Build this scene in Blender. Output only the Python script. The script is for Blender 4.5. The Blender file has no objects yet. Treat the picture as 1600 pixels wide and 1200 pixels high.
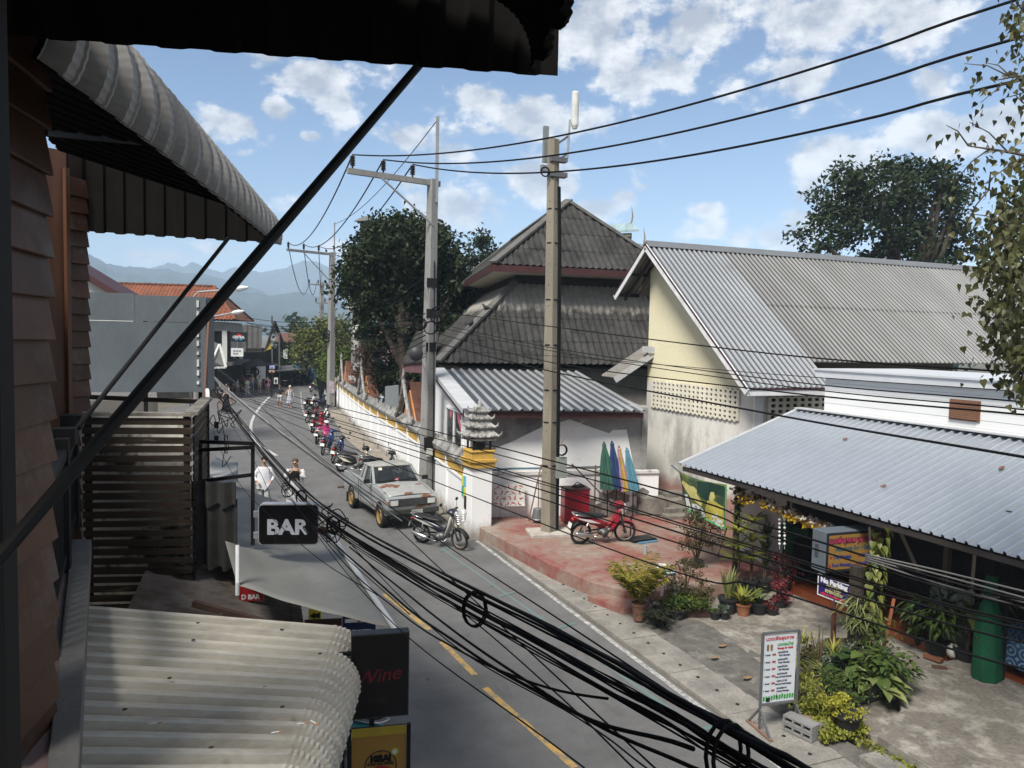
import bpy, bmesh, math, random
from mathutils import Vector, Matrix, Euler
from mathutils.noise import noise as pnoise
random.seed(7)
SC = bpy.context.scene
COL = SC.collection
rad = math.radians
V = Vector
PI = math.pi
H = 5.6
FPX = 1200.0
_yaw, _pit, _rho = rad(22.6), math.atan(74/1200), rad(1.2)
_Fh = V((math.sin(_yaw), math.cos(_yaw), 0)); _Rh = V((math.cos(_yaw), -math.sin(_yaw), 0))
CF = V((math.cos(_pit)*_Fh.x, math.cos(_pit)*_Fh.y, -math.sin(_pit)))
_U = V((math.sin(_pit)*_Fh.x, math.sin(_pit)*_Fh.y, math.cos(_pit)))
CR = math.cos(_rho)*_Rh + math.sin(_rho)*_U
CU = math.cos(_rho)*_U - math.sin(_rho)*_Rh
CAMP = V((0, 0, H))
def ray(x, y): return CF + CR*((x-800)/FPX) + CU*((600-y)/FPX)
def D(x, y, d): return CAMP + ray(x, y)*d              # survey point: bearing of a feature, and its distance
def G(x, y, z=0.0):
 r = ray(x, y); return CAMP + r*((z-H)/r.z)
def PX(x, y, X):                                       # on the plane X = const
 r = ray(x, y); return CAMP + r*(X/r.x)
def PY(x, y, Y):
 r = ray(x, y); return CAMP + r*(Y/r.y)
cd = bpy.data.cameras.new('camera'); cam = bpy.data.objects.new('camera', cd); COL.objects.link(cam)
cd.sensor_width = 36; cd.lens = 36*FPX/1600; cd.clip_start = .05; cd.clip_end = 20000
m = Matrix((CR, CU, -CF)).transposed().to_4x4(); m.translation = CAMP
cam.matrix_world = m
SC.camera = cam
MATS = {}
def _nt(name):
 m = bpy.data.materials.new(name); m.use_nodes = True
 nt = m.node_tree; nt.nodes.clear()
 out = nt.nodes.new('ShaderNodeOutputMaterial'); b = nt.nodes.new('ShaderNodeBsdfPrincipled')
 nt.links.new(b.outputs[0], out.inputs[0])
 return m, nt, b, out
def N(nt, t, **kw):
 n = nt.nodes.new(t)
 for k, v in kw.items(): setattr(n, k, v)
 return n
def col4(c): return (c[0], c[1], c[2], 1)
def coords(nt, scale=(1, 1, 1)):
 tc = N(nt, 'ShaderNodeTexCoord'); mp = N(nt, 'ShaderNodeMapping'); mp.inputs['Scale'].default_value = scale
 nt.links.new(tc.outputs['Object'], mp.inputs[0]); return mp.outputs[0]
def noise(nt, vec, scale, detail=4, rough=.6):
 n = N(nt, 'ShaderNodeTexNoise'); n.inputs['Scale'].default_value = scale
 n.inputs['Detail'].default_value = detail; n.inputs['Roughness'].default_value = rough
 if vec is not None: nt.links.new(vec, n.inputs['Vector'])
 return n.outputs['Fac']
def ramp(nt, fac, a, b, ca=(0, 0, 0), cb=(1, 1, 1)):
 r = N(nt, 'ShaderNodeValToRGB'); e = r.color_ramp.elements
 e[0].position = a; e[1].position = b; e[0].color = col4(ca); e[1].color = col4(cb)
 nt.links.new(fac, r.inputs[0]); return r.outputs[0]
def mixc(nt, fac, a, b, mode='MIX'):
 n = N(nt, 'ShaderNodeMix', data_type='RGBA', blend_type=mode)
 for sock, v in ((n.inputs[0], fac), (n.inputs[6], a), (n.inputs[7], b)):
  if hasattr(v, 'is_linked') or hasattr(v, 'links'): nt.links.new(v, sock)
  elif isinstance(v, (int, float)): sock.default_value = v
  else: sock.default_value = col4(v)
 return n.outputs[2]
def bump(nt, b, fac, strength=.3, dist=.02):
 n = N(nt, 'ShaderNodeBump'); n.inputs['Strength'].default_value = strength; n.inputs['Distance'].default_value = dist
 nt.links.new(fac, n.inputs['Height']); nt.links.new(n.outputs[0], b.inputs['Normal'])
def spec(b, s): b.inputs['Specular IOR Level'].default_value = s
def mat(name, c, rough=.7, metal=0, var=.18, scale=2.5, bp=0, sp=.3, stain=None, st=(.55, .7), ss=1.2, stretch=(1, 1, 1), island=0, fine=0, bscale=None):
 if name in MATS: return MATS[name]
 m, nt, b, out = _nt(name)
 v = coords(nt, stretch)
 f = noise(nt, v, scale, 5, .65)
 cc = ramp(nt, f, .3, .7, [x*(1-var) for x in c], [min(1, x*(1+var)) for x in c])
 if fine:
  f2 = noise(nt, v, scale*18, 2, .6)
  cc = mixc(nt, 1.0, cc, ramp(nt, f2, .3, .7, (1-fine,)*3, (1+fine*.3,)*3), 'MULTIPLY')
 if stain is not None:
  sf = ramp(nt, noise(nt, v, ss, 6, .7), st[0], st[1])
  cc = mixc(nt, sf, cc, stain)
 if island:
  g = N(nt, 'ShaderNodeNewGeometry')
  cc = mixc(nt, 1.0, cc, ramp(nt, g.outputs['Random Per Island'], 0, 1, (1-island,)*3, (1+island*.4,)*3), 'MULTIPLY')
 nt.links.new(cc, b.inputs['Base Color'])
 b.inputs['Roughness'].default_value = rough; b.inputs['Metallic'].default_value = metal; spec(b, sp)
 if bp: bump(nt, b, noise(nt, v, bscale or scale*6, 4, .6), bp, .03)
 MATS[name] = m; return m
def leafmat(name, c1, c2, trans=.25, rough=.55):
 if name in MATS: return MATS[name]
 m, nt, b, out = _nt(name)
 g = N(nt, 'ShaderNodeNewGeometry')
 cc = ramp(nt, g.outputs['Random Per Island'], 0, 1, c1, c2)
 nt.links.new(cc, b.inputs['Base Color']); b.inputs['Roughness'].default_value = rough; spec(b, .25)
 t = N(nt, 'ShaderNodeBsdfTranslucent'); nt.links.new(cc, t.inputs[0])
 mx = N(nt, 'ShaderNodeMixShader'); mx.inputs[0].default_value = trans
 nt.links.new(b.outputs[0], mx.inputs[1]); nt.links.new(t.outputs[0], mx.inputs[2]); nt.links.new(mx.outputs[0], out.inputs[0])
 MATS[name] = m; return m
def glassmat(name, c=(.02, .025, .03), rough=.05, alpha=1.0):
 if name in MATS: return MATS[name]
 m, nt, b, out = _nt(name)
 b.inputs['Base Color'].default_value = col4(c); b.inputs['Roughness'].default_value = rough; spec(b, .6)
 if alpha < 1:
  t = N(nt, 'ShaderNodeBsdfTransparent'); t.inputs[0].default_value = (.75, .8, .8, 1)
  mx = N(nt, 'ShaderNodeMixShader'); mx.inputs[0].default_value = alpha
  nt.links.new(t.outputs[0], mx.inputs[1]); nt.links.new(b.outputs[0], mx.inputs[2]); nt.links.new(mx.outputs[0], out.inputs[0])
 MATS[name] = m; return m
WM = {}
def wm(o): return WM.get(o.name, Matrix.Identity(4))
class MB:
 def __init__(s): s.v = []; s.f = []; s.mi = []; s.cur = 0
 def add(s, vs, fs):
  o = len(s.v); s.v += [V(p) for p in vs]
  for f in fs: s.f.append([i+o for i in f]); s.mi.append(s.cur)
  return s
 def box(s, c, size, rz=0, M=None):
  R = M if M is not None else Matrix.Rotation(rz, 3, 'Z')
  x, y, z = size[0]/2, size[1]/2, size[2]/2
  pts = [V(c)+R @ V((a, b, d)) for a, b, d in ((-x,-y,-z),(x,-y,-z),(x,y,-z),(-x,y,-z),(-x,-y,z),(x,-y,z),(x,y,z),(-x,y,z))]
  return s.add(pts, ((0,3,2,1),(4,5,6,7),(0,1,5,4),(1,2,6,5),(2,3,7,6),(3,0,4,7)))
 def obox(s, p, a, b, c):
  p, a, b, c = V(p), V(a), V(b), V(c)
  pts = [p, p+a, p+a+b, p+b, p+c, p+a+c, p+a+b+c, p+b+c]
  fs = ((0,3,2,1),(4,5,6,7),(0,1,5,4),(1,2,6,5),(2,3,7,6),(3,0,4,7))
  if a.cross(b).dot(c) < 0: fs = [f[::-1] for f in fs]
  return s.add(pts, fs)
 def bar(s, p, q, w, h=None, up=(0, 0, 1)):
  p, q = V(p), V(q); h = h or w; d = (q-p)
  if d.length < 1e-6: return s
  dn = d.normalized(); up = V(up)
  if abs(dn.dot(up)) > .98: up = V((1, 0, 0)) if abs(dn.x) < .9 else V((0, 1, 0))
  sx = dn.cross(up).normalized(); sz = sx.cross(dn).normalized()
  return s.obox(p-sx*w/2-sz*h/2, sx*w, d, sz*h)
 def tube(s, pts, r, n=8, cap=True, closed=False):
  pts = [V(p) for p in pts]; k = len(pts)
  rs = r if isinstance(r, (list, tuple)) else [r]*k
  base = len(s.v); prev = None
  for i, p in enumerate(pts):
   if closed: t = pts[(i+1) % k]-pts[i-1]
   else: t = pts[min(i+1, k-1)]-pts[max(i-1, 0)]
   t = t.normalized() if t.length > 1e-9 else V((0, 0, 1))
   if prev is None:
    a = V((0, 0, 1)) if abs(t.z) < .9 else V((1, 0, 0))
    x = t.cross(a).normalized()
   else:
    x = prev-t*prev.dot(t)
    x = x.normalized() if x.length > 1e-6 else t.orthogonal().normalized()
   prev = x; y = t.cross(x)
   for j in range(n):
    an = 2*PI*j/n; s.v.append(p+(x*math.cos(an)+y*math.sin(an))*rs[i])
  for i in range(k if closed else k-1):
   a, b = base+i*n, base+((i+1) % k)*n
   for j in range(n):
    s.f.append([a+j, a+(j+1) % n, b+(j+1) % n, b+j]); s.mi.append(s.cur)
  if cap and not closed:
   s.f.append([base+j for j in range(n)][::-1]); s.mi.append(s.cur)
   s.f.append([base+(k-1)*n+j for j in range(n)]); s.mi.append(s.cur)
  return s
 def cyl(s, p, q, r, n=12, r2=None): return s.tube([p, q], [r, r if r2 is None else r2], n)
 def torus(s, c, R, r, axis='Y', n=24, k=8, M=None):
  pts = []
  for i in range(n):
   a = 2*PI*i/n; u, w = R*math.cos(a), R*math.sin(a)
   p = V((u, 0, w)) if axis == 'Y' else (V((0, u, w)) if axis == 'X' else V((u, w, 0)))
   if M is not None: p = M @ p
   pts.append(V(c)+p)
  return s.tube(pts, r, k, closed=True)
 def lathe(s, prof, c=(0, 0, 0), n=16, M=None, sx=1, sy=1):
  base = len(s.v); c = V(c); k = len(prof)
  for r, z in prof:
   for j in range(n):
    a = 2*PI*j/n; p = V((r*math.cos(a)*sx, r*math.sin(a)*sy, z))
    s.v.append(c+(M @ p if M is not None else p))
  for i in range(k-1):
   a, b = base+i*n, base+(i+1)*n
   for j in range(n): s.f.append([a+j, a+(j+1) % n, b+(j+1) % n, b+j]); s.mi.append(s.cur)
  s.f.append([base+j for j in range(n)][::-1]); s.mi.append(s.cur)
  s.f.append([base+(k-1)*n+j for j in range(n)]); s.mi.append(s.cur)
  return s
 def ell(s, c, r, n=12, k=8, M=None):
  r = V((r, r, r)) if isinstance(r, (int, float)) else V(r)
  prof = [(max(.02, math.sin(PI*i/k)), -math.cos(PI*i/k)) for i in range(k+1)]
  S = Matrix.Diagonal(r)
  return s.lathe(prof, c, n, (M @ S) if M is not None else S)
 def prism(s, poly, vec):
  poly = [V(p) for p in poly]; vec = V(vec); n = len(poly)
  nrm = V((0, 0, 0))
  for i in range(n): nrm += poly[i].cross(poly[(i+1) % n])
  if nrm.dot(vec) < 0: poly = poly[::-1]
  return s.add(poly+[p+vec for p in poly], [list(range(n))[::-1], list(range(n, 2*n))]+[[i, (i+1) % n, n+(i+1) % n, n+i] for i in range(n)])
 def poly(s, pts): return s.add(pts, [list(range(len(pts)))])
 def grid(s, fn, nu, nv):
  base = len(s.v)
  for j in range(nv+1):
   for i in range(nu+1): s.v.append(V(fn(i/nu, j/nv)))
  w = nu+1
  for j in range(nv):
   for i in range(nu):
    a = base+j*w+i; s.f.append([a, a+1, a+w+1, a+w]); s.mi.append(s.cur)
  return s
 def shell(s, fn, nu, nv, off):
  o = off if callable(off) else (lambda u, v: V(off))
  b0 = len(s.v); s.grid(fn, nu, nv)
  b1 = len(s.v); s.grid(lambda u, v: V(fn(u, v))+o(u, v), nu, nv)
  nf = nu*nv
  for k in range(len(s.f)-2*nf, len(s.f)-nf): s.f[k] = s.f[k][::-1]
  w = nu+1
  def q(i, j): s.f.append([b0+i, b0+j, b1+j, b1+i]); s.mi.append(s.cur)
  for i in range(nu): q(i, i+1); q(nv*w+i+1, nv*w+i)
  for j in range(nv): q((j+1)*w, j*w); q(j*w+nu, (j+1)*w+nu)
  return s
 def corr(s, p0, eu, ev, pitch, amp, kind='sine', thick=.004, nv=1, sag=0):
  p0, eu, ev = V(p0), V(eu), V(ev); L = eu.length
  nrm = eu.cross(ev).normalized()
  if nrm.z < 0: nrm = -nrm
  us = []; k = max(1, round(L/pitch))
  if kind == 'sine':
   for i in range(k*6+1): us.append((i/(k*6), amp*.5*math.cos(2*PI*i/6)))
  else:                                            # trapezoid ribs
   for i in range(k):
    for t, h in ((0, 0), (.62, 0), (.70, 1), (.86, 1), (.94, 0)): us.append(((i+t)/k, amp*h))
   us.append((1, 0))
  n = len(us)-1
  def fn(u, v):
   i = round(u*n); return p0+eu*us[i][0]+ev*v+nrm*us[i][1]
  f0 = len(s.f); s.shell(fn, n, nv, -nrm*thick)
  if kind == 'trap':                               # rib faces take a brighter material: sun glint put into the colour
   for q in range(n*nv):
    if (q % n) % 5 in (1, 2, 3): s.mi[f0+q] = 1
  return s
 def build(s, name, mats, parent=None, smooth=False, world=True, bevel=0, auto=None):
  me = bpy.data.meshes.new(name)
  vs = s.v
  if parent is not None and world:
   inv = wm(parent).inverted(); vs = [inv @ p for p in vs]
  me.from_pydata([tuple(p) for p in vs], [], s.f)
  ms = mats if isinstance(mats, (list, tuple)) else [mats]
  for mm in ms: me.materials.append(mm)
  if len(ms) > 1: me.polygons.foreach_set('material_index', s.mi)
  if smooth: me.polygons.foreach_set('use_smooth', [True]*len(me.polygons))
  me.validate(); me.update()
  if auto:
   me.polygons.foreach_set('use_smooth', [True]*len(me.polygons))
   bm = bmesh.new(); bm.from_mesh(me)
   bmesh.ops.remove_doubles(bm, verts=bm.verts, dist=1e-5)
   for e in bm.edges:
    if len(e.link_faces) == 2 and e.calc_face_angle(0) > rad(auto): e.smooth = False
   bm.to_mesh(me); bm.free()
  o = bpy.data.objects.new(name, me); COL.objects.link(o)
  if bevel:
   bv = o.modifiers.new('bevel', 'BEVEL'); bv.width = bevel; bv.segments = 2; bv.limit_method = 'ANGLE'; bv.angle_limit = rad(35)
  if parent is not None:
   o.parent = parent; WM[o.name] = wm(parent)
  return o
def tag(o, label=None, cat=None, group=None, kind=None):
 if label: o['label'] = label
 if cat: o['category'] = cat
 if group: o['group'] = group
 if kind: o['kind'] = kind
 return o
def thing(name, label, cat, loc=(0, 0, 0), rz=0, group=None):
 o = bpy.data.objects.new(name, None); COL.objects.link(o); o.empty_display_size = .1
 o.location = V(loc); o.rotation_euler = (0, 0, rz)
 WM[o.name] = Matrix.Translation(V(loc)) @ Matrix.Rotation(rz, 4, 'Z')
 return tag(o, label, cat, group)
def struct(name, mb, m, **kw): return tag(mb.build(name, m, None, **kw), kind='structure')
def copy_tree(o, parent=None):
 c = o.copy(); COL.objects.link(c)
 if parent is not None: c.parent = parent
 for ch in list(o.children): copy_tree(ch, c)
 return c
TXT = {}
def text_geo(body, size=1.0, bold=0, shear=0, align='CENTER', space=1.0):
 cu = bpy.data.curves.new('lettering', 'FONT'); cu.body = body; cu.size = size; cu.align_x = align; cu.align_y = 'CENTER'
 cu.offset = bold; cu.shear = shear; cu.space_character = space; cu.extrude = 0; cu.resolution_u = 3
 o = bpy.data.objects.new('lettering', cu); COL.objects.link(o)
 bpy.context.view_layer.update()
 dg = bpy.context.evaluated_depsgraph_get(); me = o.evaluated_get(dg).to_mesh()
 vs = [v.co.copy() for v in me.vertices]; fs = [list(p.vertices) for p in me.polygons]
 o.evaluated_get(dg).to_mesh_clear(); bpy.data.objects.remove(o); bpy.data.curves.remove(cu)
 return vs, fs
def put_text(mb, body, M, size, fitw=None, **kw):
 vs, fs = text_geo(body, size, **kw)
 if fitw and vs:
  xs = [p.x for p in vs]; w = max(xs)-min(xs)
  k = fitw/w if w > 1e-6 else 1; cx = (max(xs)+min(xs))/2
  vs = [V(((p.x-cx)*k, p.y, 0)) for p in vs]
 mb.add([M @ p for p in vs], fs); return mb
def face_matrix(o, x, y):
 x, y = V(x).normalized(), V(y).normalized(); z = x.cross(y).normalized(); y = z.cross(x)
 m = Matrix((x, y, z)).transposed().to_4x4(); m.translation = V(o); return m
def U3(seed=None):
 return V((random.gauss(0, 1), random.gauss(0, 1), random.gauss(0, 1))).normalized()
Z = V((0, 0, 1))
# ================================================================ world, sun, air
SUN_AZ, SUN_EL = rad(-128), rad(52)
w = bpy.data.worlds.new('World'); SC.world = w; w.use_nodes = True
nt = w.node_tree; nt.nodes.clear()
wo = N(nt, 'ShaderNodeOutputWorld'); bg = N(nt, 'ShaderNodeBackground'); bg.inputs['Strength'].default_value = .055
sky = N(nt, 'ShaderNodeTexSky', sky_type='NISHITA', sun_disc=False)
sky.sun_elevation = SUN_EL; sky.sun_rotation = SUN_AZ; sky.air_density = 1.0; sky.dust_density = .35; sky.ozone_density = 4.0; sky.altitude = 300
tc = N(nt, 'ShaderNodeTexCoord'); dvec = tc.outputs['Generated']
sep = N(nt, 'ShaderNodeSeparateXYZ'); nt.links.new(dvec, sep.inputs[0])
def mth(op, a, b=None, c=None, clamp=False):
 n = N(nt, 'ShaderNodeMath', operation=op); n.use_clamp = clamp
 for i, v in enumerate((a, b, c)):
  if v is None: continue
  if isinstance(v, (int, float)): n.inputs[i].default_value = v
  else: nt.links.new(v, n.inputs[i])
 return n.outputs[0]
az = mth('ARCTAN2', sep.outputs[0], sep.outputs[1]); el = mth('ARCSINE', sep.outputs[2])
ae = N(nt, 'ShaderNodeCombineXYZ'); nt.links.new(az, ae.inputs[0]); nt.links.new(el, ae.inputs[1])
nv = N(nt, 'ShaderNodeVectorMath', operation='MULTIPLY'); nt.links.new(ae.outputs[0], nv.inputs[0]); nv.inputs[1].default_value = (1, 1.35, 1)
def azel(px, py):
 d = ray(px, py).normalized(); return math.atan2(d.x, d.y), math.asin(d.z)
BL = [(1090,30,180,85,.85),(1010,115,110,55,.75),(1290,20,180,90,.8),(1240,115,120,65,.65),(1430,40,100,60,.6),(1470,120,60,40,.6),(935,20,90,70,.7),
  (820,185,95,48,.95),(905,195,90,40,.8),(760,155,50,26,.85),(900,75,60,50,.5),
  (1330,262,110,50,1.0),(1450,222,110,45,1.1),(1570,190,90,42,1.1),(1262,300,52,32,.9),(1390,300,140,50,1.0),(1250,350,50,50,.7),
  (490,120,72,44,.95),(530,158,48,24,.8),(425,90,46,20,.8),
  (365,195,66,36,1.0),(430,172,32,24,.95),(380,237,26,12,.7),(490,212,16,8,.6),
  (620,212,95,36,.9),(545,185,36,26,.7),(690,235,40,20,.6),
  (735,320,80,44,.95),(670,330,60,44,.7),(640,285,40,24,.5),
  (845,282,80,48,.95),(925,325,45,20,.8),(975,308,30,20,.7),(1000,290,30,20,.4),
  (1105,362,62,20,.8),(1155,372,34,26,.85),(1215,372,44,24,.8),(1100,330,26,12,.5),
  (240,402,75,17,.75),(345,388,46,12,.6),(480,390,70,26,.35),(350,330,120,30,.25),(1040,215,46,18,.35),(600,120,30,15,.3)]
acc = None
for (px, py, hw, hh, wt) in BL:
 a0, e0 = azel(px, py); a1, _ = azel(px+hw, py); _, e1 = azel(px, py-hh)
 s1 = N(nt, 'ShaderNodeVectorMath', operation='SUBTRACT'); nt.links.new(ae.outputs[0], s1.inputs[0]); s1.inputs[1].default_value = (a0, e0, 0)
 s2 = N(nt, 'ShaderNodeVectorMath', operation='MULTIPLY'); nt.links.new(s1.outputs[0], s2.inputs[0]); s2.inputs[1].default_value = (1/abs(a1-a0), 1/abs(e1-e0), 0)
 s3 = N(nt, 'ShaderNodeVectorMath', operation='LENGTH'); nt.links.new(s2.outputs[0], s3.inputs[0])
 v = mth('MULTIPLY_ADD', s3.outputs['Value'], -wt*1.0, wt*1.05)
 acc = v if acc is None else mth('MAXIMUM', acc, v)
acc = mth('MAXIMUM', acc, -.6)
def fbm(vec, sc, det, ro, off=(0, 0, 0)):
 n = N(nt, 'ShaderNodeTexNoise'); n.inputs['Scale'].default_value = sc; n.inputs['Detail'].default_value = det; n.inputs['Roughness'].default_value = ro
 ad = N(nt, 'ShaderNodeVectorMath', operation='ADD'); nt.links.new(vec, ad.inputs[0]); ad.inputs[1].default_value = off
 nt.links.new(ad.outputs[0], n.inputs['Vector']); return n.outputs['Fac']
def dens(off=(0, 0, 0)):
 a = fbm(nv.outputs[0], 11, 9, .62, off); b = fbm(nv.outputs[0], 34, 6, .6, off)
 return mth('ADD', mth('MULTIPLY', a, 3.1), mth('MULTIPLY', b, .9))
wide = mth('MULTIPLY_ADD', fbm(nv.outputs[0], 3.0, 3, .5, (5, 1, 0)), 1.6, -.1)  # cloud beyond the view, thickened to add whiter ambient light
inview = mth('GREATER_THAN', mth('COSINE', mth('SUBTRACT', az, _yaw)), .78)
field = mth('ADD', mth('MULTIPLY', inview, acc), mth('MULTIPLY', mth('SUBTRACT', 1, inview), wide))
d0 = mth('ADD', field, mth('SUBTRACT', dens(), 1.96))
d1 = mth('ADD', field, mth('SUBTRACT', dens((.012, -.03, 0)), 1.96))
cover = N(nt, 'ShaderNodeMapRange', interpolation_type='SMOOTHSTEP'); nt.links.new(d0, cover.inputs[0]); cover.inputs[1].default_value = .08; cover.inputs[2].default_value = .58
lit = N(nt, 'ShaderNodeMapRange'); nt.links.new(mth('ADD', mth('SUBTRACT', d0, d1), mth('MULTIPLY', d0, -.42)), lit.inputs[0]); lit.inputs[1].default_value = -.55; lit.inputs[2].default_value = .15
cr = N(nt, 'ShaderNodeMix', data_type='RGBA'); nt.links.new(lit.outputs[0], cr.inputs[0])
cr.inputs[6].default_value = (3.6, 3.85, 4.4, 1); cr.inputs[7].default_value = (7.6, 7.65, 7.7, 1)
cmx = N(nt, 'ShaderNodeMix', data_type='RGBA'); nt.links.new(mth('MULTIPLY', cover.outputs[0], .93), cmx.inputs[0])
nt.links.new(sky.outputs[0], cmx.inputs[6]); nt.links.new(cr.outputs[2], cmx.inputs[7])
nt.links.new(cmx.outputs[2], bg.inputs[0]); nt.links.new(bg.outputs[0], wo.inputs[0])
sl = bpy.data.lights.new('sun', 'SUN'); sl.energy = 2.6; sl.angle = rad(18); sl.color = (1, .955, .88)
so = bpy.data.objects.new('sun', sl); COL.objects.link(so)
sd = V((math.sin(SUN_AZ)*math.cos(SUN_EL), math.cos(SUN_AZ)*math.cos(SUN_EL), math.sin(SUN_EL)))
so.rotation_euler = sd.to_track_quat('Z', 'Y').to_euler(); so.location = sd*60
SC.view_settings.view_transform = 'Standard'; SC.view_settings.look = 'None'; SC.view_settings.gamma = 1
SC.view_settings.exposure = 1.36
SC.render.engine = 'CYCLES'
SC.cycles.use_denoising = True
SC.cycles.max_bounces = 6; SC.cycles.transparent_max_bounces = 12; SC.cycles.volume_bounces = 1
SC.cycles.sample_clamp_indirect = 6
SC.render.film_transparent = False
# ================================================================ ground, road, pavement
struct('ground', MB().grid(lambda u, v: V((-6000+12000*u, -3000+12000*v, -.02)), 8, 8), mat('soil', (.12, .11, .085), .95, scale=.4, var=.3))
def asphalt():
 m, nt, b, out = _nt('asphalt'); v = coords(nt)
 base = ramp(nt, noise(nt, v, .75, 7, .75), .32, .68, (.105, .102, .100), (.160, .159, .155))
 fine_ = ramp(nt, noise(nt, v, 60, 3, .7), .35, .65, (.80,)*3, (1.08,)*3)
 c = mixc(nt, 1, base, fine_, 'MULTIPLY')
 st = ramp(nt, noise(nt, coords(nt, (1, .22, 1)), 1.1, 6, .72), .56, .74)
 c = mixc(nt, mixc(nt, .7, (0, 0, 0), st), c, (.064, .064, .063))
 ol = ramp(nt, noise(nt, v, 3.2, 3, .5), .70, .76); c = mixc(nt, ol, c, (.055, .054, .053))
 vo = N(nt, 'ShaderNodeTexVoronoi', feature='DISTANCE_TO_EDGE'); vo.inputs['Scale'].default_value = .33
 wv = N(nt, 'ShaderNodeVectorMath', operation='ADD'); nt.links.new(v, wv.inputs[0])
 nz = N(nt, 'ShaderNodeTexNoise'); nz.inputs['Scale'].default_value = 1.3; nz.inputs['Detail'].default_value = 5; nt.links.new(v, nz.inputs['Vector']); nt.links.new(nz.outputs['Color'], wv.inputs[1])
 nt.links.new(wv.outputs[0], vo.inputs['Vector'])
 crk = ramp(nt, vo.outputs['Distance'], .002, .006, (.68,)*3, (1, 1, 1))
 msk = ramp(nt, noise(nt, v, .25, 3, .5), .54, .64)
 c = mixc(nt, msk, c, mixc(nt, 1, c, crk, 'MULTIPLY'))
 nt.links.new(c, b.inputs['Base Color']); b.inputs['Roughness'].default_value = .82; spec(b, .25)
 bump(nt, b, noise(nt, v, 70, 3, .7), .35, .01); return m
ROADL = [(1.0,-12),(1.0,15),(.2,25),(-1.6,36),(-2.6,46),(-2.4,56),(.2,66),(5.2,78),(13,88),(30,104)]
ROADR = [(7.27,-12),(7.27,20),(7.55,30),(8.1,40),(8.9,50),(10.2,60),(13,72),(18,82),(24,90),(40,102)]
def smooth_line(pts, k=6):
 out = []
 for i in range(len(pts)-1):
  p0, p1, p2, p3 = (V(pts[max(i-1, 0)]), V(pts[i]), V(pts[i+1]), V(pts[min(i+2, len(pts)-1)]))
  for j in range(k):
   t = j/k
   out.append(.5*((2*p1)+(p2-p0)*t+(2*p0-5*p1+4*p2-p3)*t*t+(3*p1-p0-3*p2+p3)*t**3))
 out.append(V(pts[-1])); return out
RL = smooth_line(ROADL); RR = smooth_line(ROADR)
mb = MB()
for i in range(len(RL)-1):
 for k in range(4):
  f = lambda j, t: V((*(RL[j]*(1-t)+RR[j]*t), 0))
  a, b = k/4, (k+1)/4
  mb.add([f(i, a), f(i, b), f(i+1, b), f(i+1, a)], [(0, 1, 2, 3)])
struct('road', mb, asphalt())
def worn(name, c, under, lo, hi, sc=6, rough=.7):
 m, nt, b, out = _nt(name); v = coords(nt)
 k = ramp(nt, noise(nt, v, sc, 6, .75), lo, hi)
 cc = mixc(nt, k, c, under)
 nt.links.new(cc, b.inputs['Base Color']); b.inputs['Roughness'].default_value = rough; return m
def strip(mb, pts, w, z=.005):
 pts = [V((p[0], p[1])) for p in pts]
 for i in range(len(pts)-1):
  p, q = pts[i], pts[i+1]; d = (q-p).normalized()
  def nrm(j):
   a, b = pts[max(j-1, 0)], pts[min(j+1, len(pts)-1)]; t = (b-a).normalized(); return V((-t.y, t.x))
  n0, n1 = nrm(i), nrm(i+1)
  mb.add([(*(p+n0*w/2), z), (*(p-n0*w/2), z), (*(q-n1*w/2), z), (*(q+n1*w/2), z)], [(0, 1, 2, 3)])
mb = MB(); strip(mb, smooth_line([(7.16,-12),(7.16,20),(7.3,28)]), .10)
strip(mb, smooth_line([G(590,806).xy[:],G(548,742).xy[:],G(497,690).xy[:],G(473,640).xy[:],G(470,612).xy[:]]), .07)
struct('road_edge_line', mb, worn('white_road_paint', (.52, .51, .48), (.18, .175, .17), .36, .58, 7))
mb = MB(); strip(mb, smooth_line([G(432,712).xy[:],G(400,690).xy[:],G(392,668).xy[:],G(397,650).xy[:],G(408,634).xy[:],G(421,620).xy[:]]), .16)
struct('road_bend_line', mb, worn('white_line_far', (.44, .43, .41), (.2, .2, .2), .55, .75, 5))
mb = MB()
for a, b in (((898,1200),(758,1075)),((742,1055),(690,1003)),((672,985),(600,928))):
 p, q = G(*a).xy, G(*b).xy; strip(mb, [p, (p+q)/2, q], .11)
struct('centre_line', mb, worn('yellow_road_paint', (.46, .29, .08), (.135, .134, .13), .45, .62, 5))
mb = MB(); p0, p1 = G(690, 857).xy, G(1105, 1150).xy
strip(mb, [p0.lerp(p1, t/8) for t in range(9)], .085)
for (a, b) in (((778,933),(805,925)),((860,985),(900,974)),((1100,1140),(1140,1128)),((690,862),(712,850))):
 strip(mb, [G(*a).xy, G(*b).xy], .085, .009)
struct('parking_bay_line', mb, worn('green_road_paint', (.075, .16, .15), (.145, .145, .145), .38, .60, 5))
conc = mat('pavement_concrete', (.24, .225, .20), .9, var=.3, scale=1.6, fine=.25, stain=(.14, .13, .115), st=(.52, .66), ss=1.1, bp=.25)
mb = MB()
y = -6.0
while y < 20.3:
 L = 1.5
 mb.obox((7.3, y, -.015), (.78, 0, 0), (0, L-.018, 0), (0, 0, .065+random.uniform(-.006, .006))); y += L
struct('pavement', mb, conc)
dark = mat('drain_hole', (.02, .02, .02), .9)
mb = MB(); y = -5.8
while y < 20:
 mb.lathe([(.03, 0), (.028, .004)], (7.68, y, .056), 10); y += .5
struct('drain_cover', mb, dark)
mb = MB()
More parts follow.
